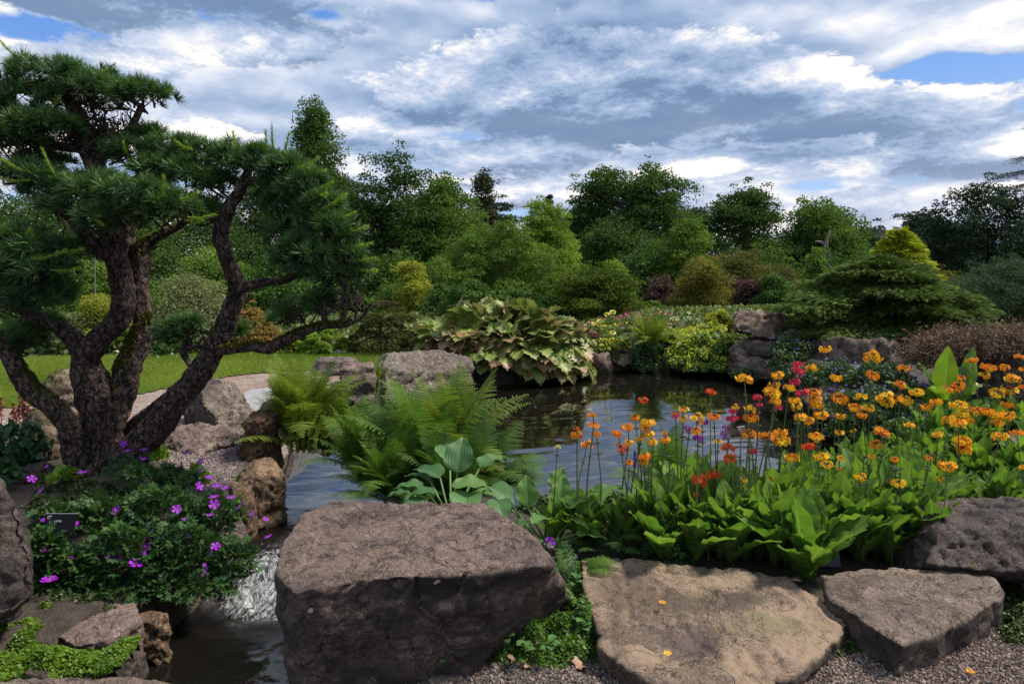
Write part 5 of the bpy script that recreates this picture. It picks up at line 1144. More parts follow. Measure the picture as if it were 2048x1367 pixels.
def fern_frond(rng, Lg, p0, p1, npin=30, wmax=.16, pw=.012, curl=0.0):
    """an arching frond of toothed pinnae"""
    G = Geo(); n = 26; t = np.linspace(0, 1, n); pit = p0 + (p1 - p0) * t ** 1.5; ds = Lg / (n - 1)
    sw = rng.normal(0, .18); x = np.cumsum(np.r_[0, np.full(n - 1, ds)]) ** 2 * sw / Lg
    y = np.r_[0, np.cumsum(np.cos(pit[:-1]) * ds)]; z = np.r_[0, np.cumsum(np.sin(pit[:-1]) * ds)]; R = np.c_[x, y, z]
    V, Fc, _ = tube(R, np.linspace(.0045, .0012, n), 4); G.add(V, Fc, tint=.7, u=.0, s=.0)
    k = np.arange(npin); tt = .13 + .87 * (k + .5) / npin; wl = wmax * Lg / .8 * np.sin(math.pi * np.clip(tt ** .9, 0, 1) * .93 + .12) ** .8 * (1 - .35 * (tt > .9))
    base = np.c_[[np.interp(tt, t, R[:, j]) for j in range(3)]].T; T = unit(np.gradient(R, axis=0)); Tb = unit(np.c_[[np.interp(tt, t, T[:, j]) for j in range(3)]].T)
    Nn = unit(np.c_[0 * Tb[:, 0], -Tb[:, 2], Tb[:, 1]]); X = unit(np.cross(Tb, Nn))
    m = 9; V_ = []; F_ = []
    u = np.linspace(0, 1, m + 1); b = 0; ti = rng.uniform(-.15, .15)
    vs = []; fs = []; us = []
    for side in (-1, 1):
        for q in range(npin):
            d = unit(X[q] * side + Tb[q] * (.28 + rng.normal(0, .05)) - Nn[q] * rng.uniform(-.05, .22)); l = wl[q] * rng.uniform(.9, 1.08); e = unit(np.cross(d, Nn[q])) ; wq = pw * (.5 + .7 * math.sin(math.pi * min(1, tt[q] + .1)))
            a0 = base[q]
            for j in range(m):
                c0 = a0 + d * l * u[j] - Nn[q] * .10 * l * u[j] ** 2; c1 = a0 + d * l * u[j + 1] - Nn[q] * .10 * l * u[j + 1] ** 2; ww = wq * (1 - u[j] ** 2 * .75)
                mid = c0 * .35 + c1 * .65 + d * l * .04
                vs += [c0, mid + e * ww, c1, mid - e * ww]; fs.append([b, b + 1, b + 2, b + 3]); b += 4; us += [tt[q]] * 4
    G.add(np.array(vs), np.array(fs), tint=np.clip(.4 + ti + np.array(us) * .35, 0, 1), u=np.array(us), s=1.0)
    return G
def merged(G):
    return np.concatenate(G.V), G
def mesh_stamp(Gs, name, mats, placements):
    """Gs: prototype Geos; placements: (index, 3x3, position) -> one mesh"""
    out = Geo()
    for i, M, T in placements:
        g = Gs[i]; n0 = out.n
        for j in range(len(g.V)): 
            out.V.append(g.V[j] @ M.T + T); out.F.append(g.F[j] + n0); out.mi.append(g.mi[j])
        tot = g.n
        for a in g.A: out.A.setdefault(a, []).append(np.concatenate(g.A[a]))
        out.n += tot
    return out.mesh(name, mats)

fern_rng = np.random.default_rng(21)
FERN = leafmat('fern green', (.050, .115, .018), (.135, .225, .040), trans=.35, rough=.55, spec=.2)
FERN2 = leafmat('yellow green fern', (.075, .13, .016), (.21, .27, .045), trans=.35, rough=.55, spec=.2)
FERN3 = leafmat('dark fern green', (.035, .085, .016), (.085, .155, .032), trans=.3, rough=.55, spec=.2)
FR_UP = [fern_frond(fern_rng, .9, math.radians(a), math.radians(b), 34, .165, .018) for a, b in ((84, 45), (78, 20), (80, 55), (72, 5), (86, 66))]
FR_ARCH = [fern_frond(fern_rng, .8, math.radians(a), math.radians(b), 32, .155, .018) for a, b in ((62, -35), (50, -30), (70, -50), (40, -15))]
def fern(label, px, Y, zb, nf, Ls, mix_up=.5, spread=1.0, mat=FERN, seed=0, dirs=None, scale=1.0, group=None):
    rng = np.random.default_rng(seed); Ls *= rY(Y) / Y; Y = rY(Y); c = at(px, 800, Y); z = max(land1(c.x, Y), ZW - .05) if zb is None else zb; loc = Vector((c.x, Y, z))
    root = empty('fern', loc, label, 'fern', group)
    fr = []
    for k in range(nf):
        up = rng.random() < mix_up; Gs = FR_UP if up else FR_ARCH; i = rng.integers(len(Gs)); a = (dirs[k % len(dirs)] + rng.normal(0, .25)) if dirs else 2 * math.pi * (k / nf) + rng.normal(0, .3)
        sc = Ls * rng.uniform(.72, 1.12); M = yaw(a) * sc
        g = Gs[i]; me = mesh_stamp([g], 'frond', mat, [(0, M, np.array([math.cos(a + 1.57) * .03, math.sin(a + 1.57) * .03, 0]))])
        link('frond', me, root)
    return root
def build_ferns():
    fern('yellow green fern on the stream bank above the rusty stone', 600, 6.9, -.02, 54, 1.05, .85, mat=FERN2, seed=1)
    fern('yellow green fern leaning from the bank toward the water', 650, 7.0, -.10, 38, .85, .65, mat=FERN2, seed=2)
    f = [('big lush fern between stream and pond, left of the tall upright fronds', 735, 6.0, -.15, 40, .92, .7, FERN), ('tall upright fern in the middle of the near bank', 845, 5.8, -.10, 34, 1.12, .75, FERN), ('tallest yellow green fern fronds on the near bank', 905, 6.1, -.1, 28, 1.16, .85, FERN2),
         ('dark spreading fern at the right of the near bank clump', 975, 5.6, -.12, 40, .80, .30, FERN3), ('dark low fern in front of the tall upright fronds', 900, 5.25, -.1, 40, .70, .6, FERN3), ('feathery fern overhanging the stream beside the big block', 775, 5.4, -.12, 40, .76, .65, FERN)]
    for i, (lb, px, Y, zb, nf, Ls, mu, mt) in enumerate(f): fern(lb, px, Y, zb, nf, Ls, mu, mat=mt, seed=10 + i)
    fern('fern among the orange flowers at the pond edge', 1318, 5.2, 0, 12, .62, .5, mat=FERN, seed=30)
    fern('dark fern right of the paler one at the pond edge', 1385, 5.0, 0, 12, .62, .6, mat=FERN3, seed=31)
    fern('small fern between the big block and the tan slab', 1150, 3.45, 0, 13, .34, .0, mat=FERN, seed=32, dirs=[-1.9, -1.3, -.9, -2.4, .4])
    fern('lacy fern behind the tan slab', 1215, 3.85, .03, 16, .36, .1, mat=FERN3, seed=33)
    fern('tall feathery fern on the far shore left of the yellow mound', 1292, 17.2, 0, 26, 1.2, .6, mat=FERN2, seed=34)
    # hart's tongue like fern on the rock
    rng = np.random.default_rng(5); c = atm(752, 785, 11.4); root = empty('fern', c, 'small strap leaved fern growing between the far pond rocks', 'fern')
    for k in range(9):
        V, Fc, u, s = leaf_grid(rng.uniform(.3, .55), .035, 14, 3, lambda t: np.sin(math.pi * np.clip(t * .95 + .05, 0, 1)) ** .5, math.radians(80), math.radians(rng.uniform(0, 70)), ruffle=.01, rf=6, teeth=.3)
        link('frond', Geo().add(V @ yaw(rng.uniform(-1.6, 1.6) + math.pi * .5 * 0).T, Fc, tint=rng.uniform(.5, 1), u=u, s=1).mesh('frond', FERN2), root)
    c = atm(610, 905, 6.5); root = empty('fern', c, 'narrow folded pale fronds standing in front of the bank fern', 'fern')
    for k in range(5):
        V, Fc, u, s = leaf_grid(rng.uniform(.36, .5), .030, 30, 3, lambda t: np.sin(math.pi * np.clip(t * .93 + .07, 0, 1)) ** .5, math.radians(88), math.radians(60), fold=1.2, ruffle=.008, rf=14, teeth=.5, tf=24)
        link('frond', Geo().add(V @ yaw(-1.4 + .25 * rng.normal()).T + [(k - 2) * .05, 0, 0], Fc, tint=rng.uniform(.8, 1), u=u, s=1).mesh('frond', FERN2), root)
build_ferns()

# ------------------------------------------------------------------ hostas
def build_hostas():
    rng = np.random.default_rng(31)
    wf = lambda t: np.clip(np.sin(math.pi * np.clip(t, 0, 1) ** .72), 0, 1) ** .75 * (1 - .25 * t) + .02 * (t < .05)
    blue = leafmat('blue green hosta', (.050, .125, .038), (.100, .205, .062), trans=.25, rough=.5, spec=.3, rib=(.12, .22, .08), spots=9)
    green = leafmat('green hosta', (.065, .15, .028), (.14, .25, .05), trans=.32, rough=.5, spec=.3, rib=(.16, .26, .08), spots=9)
    stemm = leafmat('hosta stalk', (.10, .19, .04), (.16, .26, .07), trans=.1)
    def hosta(label, px, Y, mat, specs, zb=-.02):
        Y = rY(Y); c = at(px, 900, Y); loc = Vector((c.x, Y, zb)); root = empty('hosta', loc, label, 'hosta')
        for (lx, ly, Ld, size, ang, pitch, bend) in specs:      # blade attached at photo point lx, ly at distance Ld
            tip = np.array(atm(lx, ly, Ld)) - np.array(loc)
            V, Fc, u, s = leaf_grid(size * .95, size * .38, 30, 39, wf, math.radians(pitch), math.radians(bend), fold=.30, ruffle=.006, rf=2.5, ribs=.0022, twist=rng.normal(0, .15))
            V = V @ yaw(ang).T + tip
            lf = link('leaf', Geo().add(V, Fc, tint=np.clip(rng.uniform(.1, .9) + .10 * np.cos(s * 9.5 * math.pi), 0, 1), u=u, s=s).mesh('leaf', mat), root)
            Q = catmull([np.array([rng.normal(0, .03), rng.normal(0, .03), 0]), tip * [.45, .45, .6] , tip], 6); V, Fc, _ = tube(Q, np.linspace(.009, .006, len(Q)), 7)
            link('stalk', Geo().add(V, Fc, tint=rng.random()).mesh('stalk', stemm), root)
    r = math.radians
    # angle: direction the blade points, 0 = away from us, +90 = to the left
    hosta('blue green hosta behind the big block, some leaves nibbled', 900, 4.25, blue,
          [(915, 945, 4.3, .27, r(-8), 62, 25), (880, 955, 4.5, .26, r(50), 20, -20), (935, 985, 4.05, .27, r(178), 5, -55), (870, 985, 4.1, .22, r(100), 10, -40), (845, 975, 4.3, .2, r(80), 15, -30),
           (975, 975, 4.2, .24, r(-130), 10, -60), (850, 1000, 4.0, .19, r(120), 5, -45), (900, 920, 4.7, .24, r(20), 30, -10), (860, 960, 4.6, .2, r(70), 20, -20), (930, 1005, 3.95, .22, r(160), 0, -60), (820, 985, 4.2, .15, r(95), 10, -30), (990, 1000, 3.95, .2, r(-160), 0, -60), (960, 935, 4.6, .22, r(-50), 30, -15)])
    hosta('mid green hosta with tall pointed leaves beside the big block', 1090, 3.95, green,
          [(1055, 1013, 4.0, 0.198, r(5), 75, 50), (975, 973, 4.1, 0.241, r(105), 18, -10), (1120, 1013, 4.1, 0.206, r(-10), 70, 35), (1000, 998, 4.2, 0.189, r(70), 25, -10), (1095, 1038, 3.8, 0.163, r(140), 30, -20), (1130, 1018, 4.0, 0.224, r(-75), 35, 10),
           (1165, 1028, 4.0, 0.224, r(-70), 40, 15), (1200, 1038, 4.1, 0.224, r(-80), 20, -10), (1180, 1003, 4.3, 0.224, r(-65), 30, 5), (1215, 1058, 3.95, 0.241, r(-88), 10, -15), (1150, 1068, 3.8, 0.189, r(-100), 12, -25), (1240, 1033, 4.3, 0.215, r(-85), 15, -15), (1060, 1048, 3.85, 0.138, r(100), 10, -30), (1110, 978, 4.4, 0.172, r(-30), 60, 30)])
build_hostas()

# ------------------------------------------------------------------ candelabra primulas
HEADS = [(1649, 699, 'Y', 13), (1745, 716, 'Y', 17), (1745, 752, 'O', 13), (1807, 737, 'O', 12), (1595, 729, 'M', 10), (1595, 742, 'M', 12), (1623, 737, 'Y', 12), (1554, 752, 'Y', 12), (1672, 757, 'Y', 11), (1489, 759, 'Y', 17),
 (1589, 765, 'M', 12), (1578, 776, 'Y', 12), (1550, 771, 'Y', 12), (1543, 787, 'Y', 16), (1604, 787, 'M', 13), (1627, 786, 'O', 14), (1629, 799, 'Y', 13), (1550, 804, 'Y', 11), (1556, 816, 'M', 10), (1587, 802, 'Y', 12), (1595, 812, 'Y', 11),
 (1632, 812, 'Y', 14), (1602, 836, 'Y', 13), (1640, 832, 'Y', 14), (1617, 842, 'Y', 12), (1679, 799, 'O', 16), (1722, 793, 'Y', 13), (1709, 816, 'Y', 13), (1735, 816, 'Y', 13), (1724, 832, 'O', 10), (1681, 834, 'Y', 10), (1799, 771, 'O', 13),
 (1771, 795, 'Y', 15), (1790, 799, 'O', 14), (1809, 801, 'Y', 13), (1833, 786, 'Y', 13), (1775, 806, 'Y', 12), (1872, 806, 'Y', 12), (1852, 816, 'Y', 11), (1902, 780, 'O', 15), (1917, 774, 'O', 13), (1923, 757, 'O', 9), (1944, 722, 'O', 11),
 (1975, 735, 'O', 13), (1970, 750, 'Y', 11), (2009, 735, 'O', 10), (2039, 714, 'O', 10), (2026, 759, 'Y', 15), (1994, 787, 'Y', 14), (2015, 780, 'Y', 16), (2045, 739, 'O', 8), (2045, 776, 'O', 10), (1917, 812, 'Y', 15), (1925, 829, 'Y', 14),
 (1951, 823, 'O', 14), (1974, 823, 'O', 12), (1899, 842, 'Y', 15), (1917, 847, 'Y', 15), (1936, 842, 'O', 12), (2015, 812, 'O', 14), (2015, 832, 'Y', 14), (1992, 832, 'Y', 12), (1996, 847, 'Y', 12), (2000, 874, 'Y', 15), (2034, 866, 'O', 12),
 (1925, 885, 'Y', 16), (1925, 900, 'Y', 15), (1876, 870, 'Y', 10), (1820, 851, 'Y', 10), (1764, 866, 'O', 16), (1752, 889, 'O', 12), (1632, 874, 'Y', 14), (1677, 864, 'Y', 10), (1706, 861, 'Y', 6), (1563, 883, 'Y', 16), (1563, 868, 'Y', 14),
 (1499, 870, 'O', 15), (1531, 872, 'O', 15), (1436, 883, 'Y', 8), (1501, 817, 'Y', 12), (1501, 836, 'O', 15), (1471, 814, 'Y', 8), (1464, 823, 'M', 9), (1464, 838, 'M', 12), (1428, 834, 'O', 13), (1421, 784, 'R', 11), (1451, 870, 'P', 11),
 (1451, 855, 'P', 7), (1456, 896, 'R', 14), (1460, 917, 'R', 13), (1514, 795, 'M', 9), (1518, 810, 'M', 7), (1396, 836, 'Y', 14), (1404, 844, 'P', 12), (1379, 859, 'P', 12), (1366, 819, 'Y', 11), (1351, 831, 'M', 9), (1366, 838, 'Y', 11),
 (1392, 862, 'O', 12), (1396, 877, 'P', 11), (1286, 801, 'R', 10), (1295, 847, 'Y', 14), (1288, 855, 'Y', 12), (1297, 870, 'Y', 12), (1304, 885, 'Y', 10), (1331, 881, 'Y', 10), (1329, 866, 'O', 6), (1289, 915, 'O', 12), (1287, 926, 'O', 9),
 (1617, 894, 'R', 13), (1584, 917, 'Y', 14), (1644, 915, 'Y', 14), (1655, 930, 'Y', 12), (1681, 917, 'Y', 8), (1743, 913, 'O', 6), (1505, 904, 'M', 9), (1591, 941, 'Y', 8), (1679, 939, 'Y', 7), (1542, 952, 'Y', 14), (1398, 960, 'R', 17), (1428, 949, 'R', 14),
 (1323, 982, 'O', 13), (1392, 990, 'O', 10), (1720, 954, 'Y', 13), (1797, 967, 'Y', 13), (1893, 934, 'Y', 17), (1857, 917, 'O', 9), (1790, 919, 'O', 8), (1880, 958, 'Y', 7), (2045, 935, 'Y', 7), (1486, 960, 'Y', 8), (1400, 1024, 'Y', 9), (1630, 996, 'Y', 11),
 (1488, 1031, 'R', 6), (1242, 896, 'R', 15), (1154, 872, 'O', 12), (1152, 857, 'R', 7), (1184, 831, 'O', 9), (1187, 851, 'O', 12), (1174, 889, 'O', 12), (1193, 868, 'O', 9), (1234, 868, 'O', 12), (1255, 855, 'O', 13), (1270, 836, 'O', 10), (1257, 887, 'Y', 10),
 (1277, 879, 'Y', 9), (1307, 885, 'Y', 9), (1292, 913, 'O', 11), (1259, 926, 'O', 9), (1332, 881, 'Y', 9), (1115, 894, 'L', 7)]
def build_primulas():
    rng = np.random.default_rng(41)
    cols = {'Y': ((.92, .30, .010), (1.0, .66, .03)), 'O': ((.88, .22, .015), (.98, .44, .02)), 'R': ((.75, .05, .02), (.88, .16, .03)), 'M': ((.60, .015, .08), (.78, .04, .12)), 'P': ((.20, .012, .30), (.36, .03, .45)), 'L': ((.85, .75, .12), (.95, .85, .2))}
    words = {'Y': 'golden', 'O': 'orange', 'R': 'scarlet', 'M': 'crimson pink', 'P': 'purple', 'L': 'pale yellow'}
    eye = {'Y': (.55, .10, .01), 'O': (.50, .06, .01), 'R': (.9, .35, .02), 'M': (.9, .30, .02), 'P': (.8, .45, .03), 'L': (.8, .7, .1)}
    pm = {}
    for k, (a, b) in cols.items():
        m, t = newmat('petal ' + words[k]); base = t.mix(t.attr('tint'), a, b); base = t.mix(t.ramp(t.attr('u'), .30, .05), base, eye[k])
        p = t.node('ShaderNodeBsdfPrincipled', i_Base_Color=base); p.inputs['Roughness'].default_value = .6; p.inputs['Specular IOR Level'].default_value = .15
        tr = t.node('ShaderNodeBsdfTranslucent', i_Color=base); mx = t.node('ShaderNodeMixShader'); mx.inputs[0].default_value = .35
        t.l.new(p.outputs[0], mx.inputs[1]); t.l.new(tr.outputs[0], mx.inputs[2]); finish(t, mx.outputs[0]); pm[k] = m
    stem = leafmat('primula stem', (.055, .085, .03), (.11, .15, .05), trans=.05, rough=.5)
    bud = leafmat('seed whorl', (.085, .10, .045), (.17, .17, .08), trans=.1, rough=.6)
    leafm = leafmat('primula leaf', (.070, .15, .022), (.165, .28, .045), trans=.36, rough=.6, spec=.22, rib=(.24, .34, .12), spots=14, pucker=95)
    # a five petalled flower, face along +y, unit radius
    V = []; Fc = []; U = []
    for k in range(5):
        a = k * 2 * math.pi / 5; b = len(V)
        for (r, da) in ((.08, 0), (.6, -.50), (.98, -.36), (.86, 0), (.98, .36), (.6, .50)):
            V.append([math.cos(a + da) * r, .10 * r - .04 + (.05 if r > .9 else 0), math.sin(a + da) * r]); U.append(r)
        Fc += [[b, b + 1, b + 2, b + 3], [b, b + 3, b + 4, b + 5]]
    FL = (np.array(V), np.array(Fc), np.array(U))
    def whorl_mesh(kind, seed, dense):
        r = np.random.default_rng(seed); G = Geo(); n = 15 if dense else 8; 
        a = np.linspace(0, 2 * math.pi, n, endpoint=False) + r.normal(0, .2, n); el = r.uniform(-.38, .45, n); R = r.uniform(.58, .88, n)
        D = np.c_[np.cos(a) * np.cos(el), np.sin(a) * np.cos(el), np.sin(el)]; P = D * R[:, None] + [0, 0, .1]
        Dn = unit(D + r.normal(0, .25, (n, 3)) + [0, 0, .1]); M = frames(Dn, roll=r.uniform(0, 6.28, n)) * r.uniform(.36, .46, n)[:, None, None]
        V, Fc = stamp(FL[0], FL[1], M, P); G.add(V, Fc, 0, tint=np.repeat(r.random(n), len(FL[0])), u=np.tile(FL[2], n))
        for k in range(n):                               # tubes and calyces back to the stem
            V, F2, _ = tube([(0, 0, 0), P[k] * .5 - [0, 0, .04], P[k]], [.03, .055, .035], 4); G.add(V, F2, 1, tint=.6)
        for k in range(9):                               # buds at the crown
            d = unit(np.array([r.normal(0, .4), r.normal(0, .4), 1.0])); q = d * .55; V, F2, _ = tube([q * .3, q * .8, q, q * 1.12], [.03, .07, .08, .02], 5); G.add(V, F2, 0 if r.random() < .5 else 1, tint=0)
        return G.mesh('flower_whorl', [pm[kind], bud])
    def green_whorl(seed):
        r = np.random.default_rng(seed); G = Geo(); n = 13
        for k in range(n):
            a = 2 * math.pi * k / n + r.normal(0, .2); e = r.uniform(.1, .9); d = np.array([math.cos(a) * math.cos(e), math.sin(a) * math.cos(e), math.sin(e)]) * r.uniform(.5, .8)
            V, F2, _ = tube([d * 0, d * .6, d * .72, d * .95, d * 1.08], [.02, .025, .10, .10, .02], 5); G.add(V, F2, 0, tint=r.random())
        return G.mesh('seed_whorl', [bud])
    WH = {k: [whorl_mesh(k, ord(k) * 3 + i, i < 3) for i in range(4)] for k in cols}; GW = [green_whorl(i) for i in range(3)]
    wf = lambda t: np.clip(.16 + .84 * np.sin(math.pi * np.clip(t, 0, 1) ** 1.45) ** .8, 0, 1) * np.sqrt(np.clip((1.0 - t) * 6, 0, 1))
    def rosette(seed):
        r = np.random.default_rng(seed); G = Geo(); n = r.integers(16, 22)
        for k in range(n):
            a = 2 * math.pi * k / n * 2.4 + r.normal(0, .3); inner = k / n; Lg = r.uniform(.28, .44); p0 = math.radians(r.uniform(72, 90) if inner > .3 else r.uniform(52, 72)); p1 = p0 - math.radians(r.uniform(0, 45))
            V, Fc, u, s = leaf_grid(Lg, Lg * r.uniform(.11, .155), 22, 9, wf, p0, p1, fold=r.uniform(.15, .5), ruffle=.007, rf=r.uniform(4, 7), teeth=.10, tf=18, twist=r.normal(0, .3))
            V[:, 2] += .003 * np.sin(u * 60) * (1 - np.abs(s - .5)); V = V @ yaw(a).T
            G.add(V, Fc, tint=np.clip(r.uniform(.1, .9) + .12 * np.sin(u * 95) * s, 0, 1), u=u, s=s)
        return G.mesh('leaf_rosette', leafm)
    RO = [rosette(900 + i) for i in range(8)]
    # gather the flower heads of the photograph into stems, and the stems into plants
    heads = []
    for (x, y, k, r) in HEADS:
        zt = .60
        Y = (CAM_H - zt) * F / max(y - HORIZON, 100)
        far = 3.8 if x < 1560 else 3.8 + min((x - 1560) * .012, 1.7)
        heads.append([x, y, k, r, float(np.clip(Y, 3.5 if x > 1270 else 3.3, far)) if y > 0 else 0])
    heads.sort(key=lambda h: h[0]); stems = []
    for h in heads:
        for s in stems:
            if abs(s[0][0] - h[0]) < 9 and abs(s[0][1] - h[1]) < 34 and len(s) < 3: s.append(h); break
        else: stems.append([h])
    for s in stems: s.sort(key=lambda h: h[1])
    plants = []
    for s in stems:
        for p in plants:
            q = p[0][0]
            if abs(q[0] - s[0][0]) < 30 and abs(q[4] - s[0][4]) < .45 and len(p) < 3: p.append(s); break
        else: plants.append([s])
    made = []
    for p in plants:
        Yb = float(np.mean([s[0][4] for s in p])); xb = float(np.mean([s[0][0] for s in p])); c = at(xb, 900, Yb)
        X = c.x; zb = land1(X, Yb)
        if zb < -.15:                                    # keep the roots on dry ground
            for dy in np.arange(.1, 2.5, .1):
                if land1(X * (Yb - dy) / Yb, Yb - dy) > -.1: X = X * (Yb - dy) / Yb; Yb -= dy; break
            zb = land1(X, Yb)
        loc = Vector((X, Yb, zb)); root = empty('primula', loc, 'x', 'primula', None)
        ro = link('leaf_rosette', RO[rng.integers(len(RO))], root); ro.rotation_euler = (0, 0, rng.uniform(0, 6.28)); k = rng.uniform(.8, 1.05) * (.8 if xb < 1600 and Yb > 3.5 else 1); ro.scale = (k, k, k)
        ks = []
        for s in p:
            Yt = Yb + rng.uniform(-.06, .10); tops = [np.array(at(h[0], h[1], Yt)) - np.array(loc) for h in s]
            b = np.array([rng.normal(0, .03), rng.normal(0, .03), .02]); low = tops[-1]; Q = catmull([b, (b * .55 + low * .45) + np.r_[rng.normal(0, .028, 2), 0], *tops[::-1]], 6)
            V, Fc, _ = tube(Q, np.linspace(.0052, .0030, len(Q)), 6); st = link('stem', Geo().add(V, Fc, tint=rng.random()).mesh('stem', stem), root)
            for h, tp in zip(s, tops):
                w = link('flower_whorl', WH[h[2]][rng.integers(4)], st); w.location = tp; sc = h[3] * 1.12 / F * Yb; w.scale = (sc, sc, sc * rng.uniform(.85, 1.1)); w.rotation_euler = (rng.normal(0, .15), rng.normal(0, .15), rng.uniform(0, 6.28)); ks.append(h[2])
            zz = low[2]
            for q in range(rng.integers(1, 3)):          # spent green whorls lower down
                zz -= rng.uniform(.055, .09)
                if zz > .15:
                    i = np.argmin(np.abs(Q[:, 2] - zz)); w = link('seed_whorl', GW[rng.integers(3)], st); w.location = Q[i]; sc = rng.uniform(.020, .030); w.scale = (sc,) * 3
        made.append([root, xb, Yb, ks, len(p)])
    # plants out of flower between them, carrying only green whorls
    for i in range(64):
        if i < 40: px, Y = rng.uniform(1290, 1860), rY(rng.uniform(3.7, 4.15))
        else: px, Y = rng.uniform(1700, 2120), rY(rng.uniform(4.6, 6.6))
        c = at(px, 900, Y); zb = land1(c.x, Y)
        if zb < -.08: continue
        root = empty('primula', Vector((c.x, Y, zb)), 'x', 'primula', None)
        ro = link('leaf_rosette', RO[rng.integers(len(RO))], root); ro.rotation_euler = (0, 0, rng.uniform(0, 6.28)); k = rng.uniform(.75, 1.05); ro.scale = (k, k, k)
        if i % 5 < 3:
            for q in range(rng.integers(1, 3)):
                H = rng.uniform(.3, .62); tp = np.array([rng.normal(0, .07), rng.normal(0, .07), H]); Q = catmull([np.zeros(3), tp * .5 + [.01, 0, 0], tp], 6); V, Fc, _ = tube(Q, np.linspace(.0048, .0028, len(Q)), 6); st = link('stem', Geo().add(V, Fc, tint=rng.random()).mesh('stem', stem), root)
                for f in (1.0, .86, .72):
                    w = link('seed_whorl', GW[rng.integers(3)], st); w.location = Q[int(f * (len(Q) - 1))]; sc = rng.uniform(.020, .032); w.scale = (sc,) * 3
            made.append([root, px, Y, ['G'], 1])
        else: made.append([root, px, Y, ['N'], 0])
    # front row of leaves right behind the slabs
    for px, Y in [(1395, 3.85), (1470, 3.8), (1530, 3.9), (1590, 3.75), (1625, 3.55), (1680, 3.9), (1740, 3.9), (1800, 4.0), (1345, 4.0), (1560, 4.1), (1650, 4.15), (1440, 4.1), (1730, 4.3), (1500, 4.3), (1830, 4.3), (1605, 4.4), (1390, 4.4), (1560, 3.78), (1490, 4.0), (1640, 3.95), (1420, 4.0), (1700, 4.1), (1330, 3.85), (1770, 4.15), (1850, 4.2), (1590, 4.2), (1365, 4.2)]:
        c = at(px, 900, Y); Y = max(rY(Y - .10), 3.28 if 1570 < px < 1665 else 3.43 + .03 * math.sin(px)); c = at(px, 900, Y); root = empty('primula', Vector((c.x, Y, land1(c.x, Y))), 'x', 'primula', None)
        ro = link('leaf_rosette', RO[rng.integers(len(RO))], root); ro.rotation_euler = (0, 0, rng.uniform(0, 6.28)); k = rng.uniform(1.05, 1.3); ro.scale = (k * 1.1, k * 1.1, k); made.append([root, px, Y, ['N'], 0])
    words.update({'G': 'green seeding', 'N': 'leafy flowerless'})
    # a label for each: colour, row, and its turn from the left within that row
    cls = {}
    for m in made:
        u = sorted(set(m[3]), key=lambda k: -m[3].count(k))[:2]; w = ' and '.join(words[k] for k in u)
        row = 'front row behind the slabs' if m[2] < 3.8 else ('middle of the flower bed' if m[2] < 4.5 else 'back of the flower bed')
        cls.setdefault((w, row), []).append(m)
    ordn = ['first', 'second', 'third', 'fourth', 'fifth', 'sixth', 'seventh', 'eighth', 'ninth', 'tenth', 'eleventh', 'twelfth', 'thirteenth', 'fourteenth', 'fifteenth', 'sixteenth', 'seventeenth', 'eighteenth', 'nineteenth', 'twentieth',
            'twenty-first', 'twenty-second', 'twenty-third', 'twenty-fourth', 'twenty-fifth', 'twenty-sixth', 'twenty-seventh', 'twenty-eighth', 'twenty-ninth', 'thirtieth']
    for (w, row), L_ in cls.items():
        L_.sort(key=lambda m: m[1])
        for i, m in enumerate(L_):
            m[0]['label'] = (f'{w} candelabra primula, {row}' if len(L_) == 1 else f'{ordn[min(i, 29)]} {w} candelabra primula from the left, {row}'); m[0]['group'] = 'candelabra primulas beside the pond'
    for i, (x, y, lb) in enumerate([(1325, 1206, 'small orange petal cluster fallen in the hollow of the tan slab'), (1335, 1308, 'golden fallen flower near the front of the tan slab'), (1940, 1344, 'fallen orange flower on the gravel at lower right')]):
        z = .13 if i < 2 else .02; c = gr(x, y, z); me = FL; V = FL[0] @ np.array([[.018, 0, 0], [0, 0, .018], [0, .018, 0]]).T; V[:, 2] += .006
        tag(link('fallen_flower', Geo().add(V @ yaw(i).T, FL[1], tint=.7, u=FL[2]).mesh('fallen_flower', pm['Y'] if i == 1 else pm['O']), loc=c), lb, 'fallen flower')
build_primulas()

# ------------------------------------------------------------------ purple cranesbill clump
def palm_leaf(lobes=5, seed=0):
    """deeply cut palmate leaf, unit radius, lying in x-y with its stalk at the origin"""
    r = np.random.default_rng(seed); V = []; Fc = []
    for k in range(lobes):
        a = math.radians(-118 + 236 * k / (lobes - 1)); c, s = math.cos(a), math.sin(a); L = 1 - .25 * abs(k - (lobes - 1) / 2) / lobes * 2; b = len(V)
        pts = [(0, 0), (.13, .38), (.33, .62), (.16, .66), (.20, .86), (.06, .80), (0, 1.0), (-.06, .80), (-.20, .86), (-.16, .66), (-.33, .62), (-.13, .38)]
        for (x, y) in pts: x *= .8; y *= L; V.append([x * c + y * s, -x * s + y * c, -.22 * y * y + .05 * abs(x) * 3])
        Fc += [[b, b + 1, b + 3, b + 6], [b, b + 6, b + 9, b + 11]]; 
        Fc += [[b + 1, b + 2, b + 3, b + 3], [b + 11, b + 9, b + 10, b + 10], [b + 3, b + 4, b + 5, b + 6], [b + 9, b + 6, b + 7, b + 8]]
    Q = [f for f in Fc if len(set(f)) == 4]; T = [[f[0], f[1], f[2]] for f in Fc if len(set(f)) == 3]
    tri = [[f[0], f[1], f[2]] for f in Q] + [[f[0], f[2], f[3]] for f in Q] + T
    return np.array(V), np.array(tri)
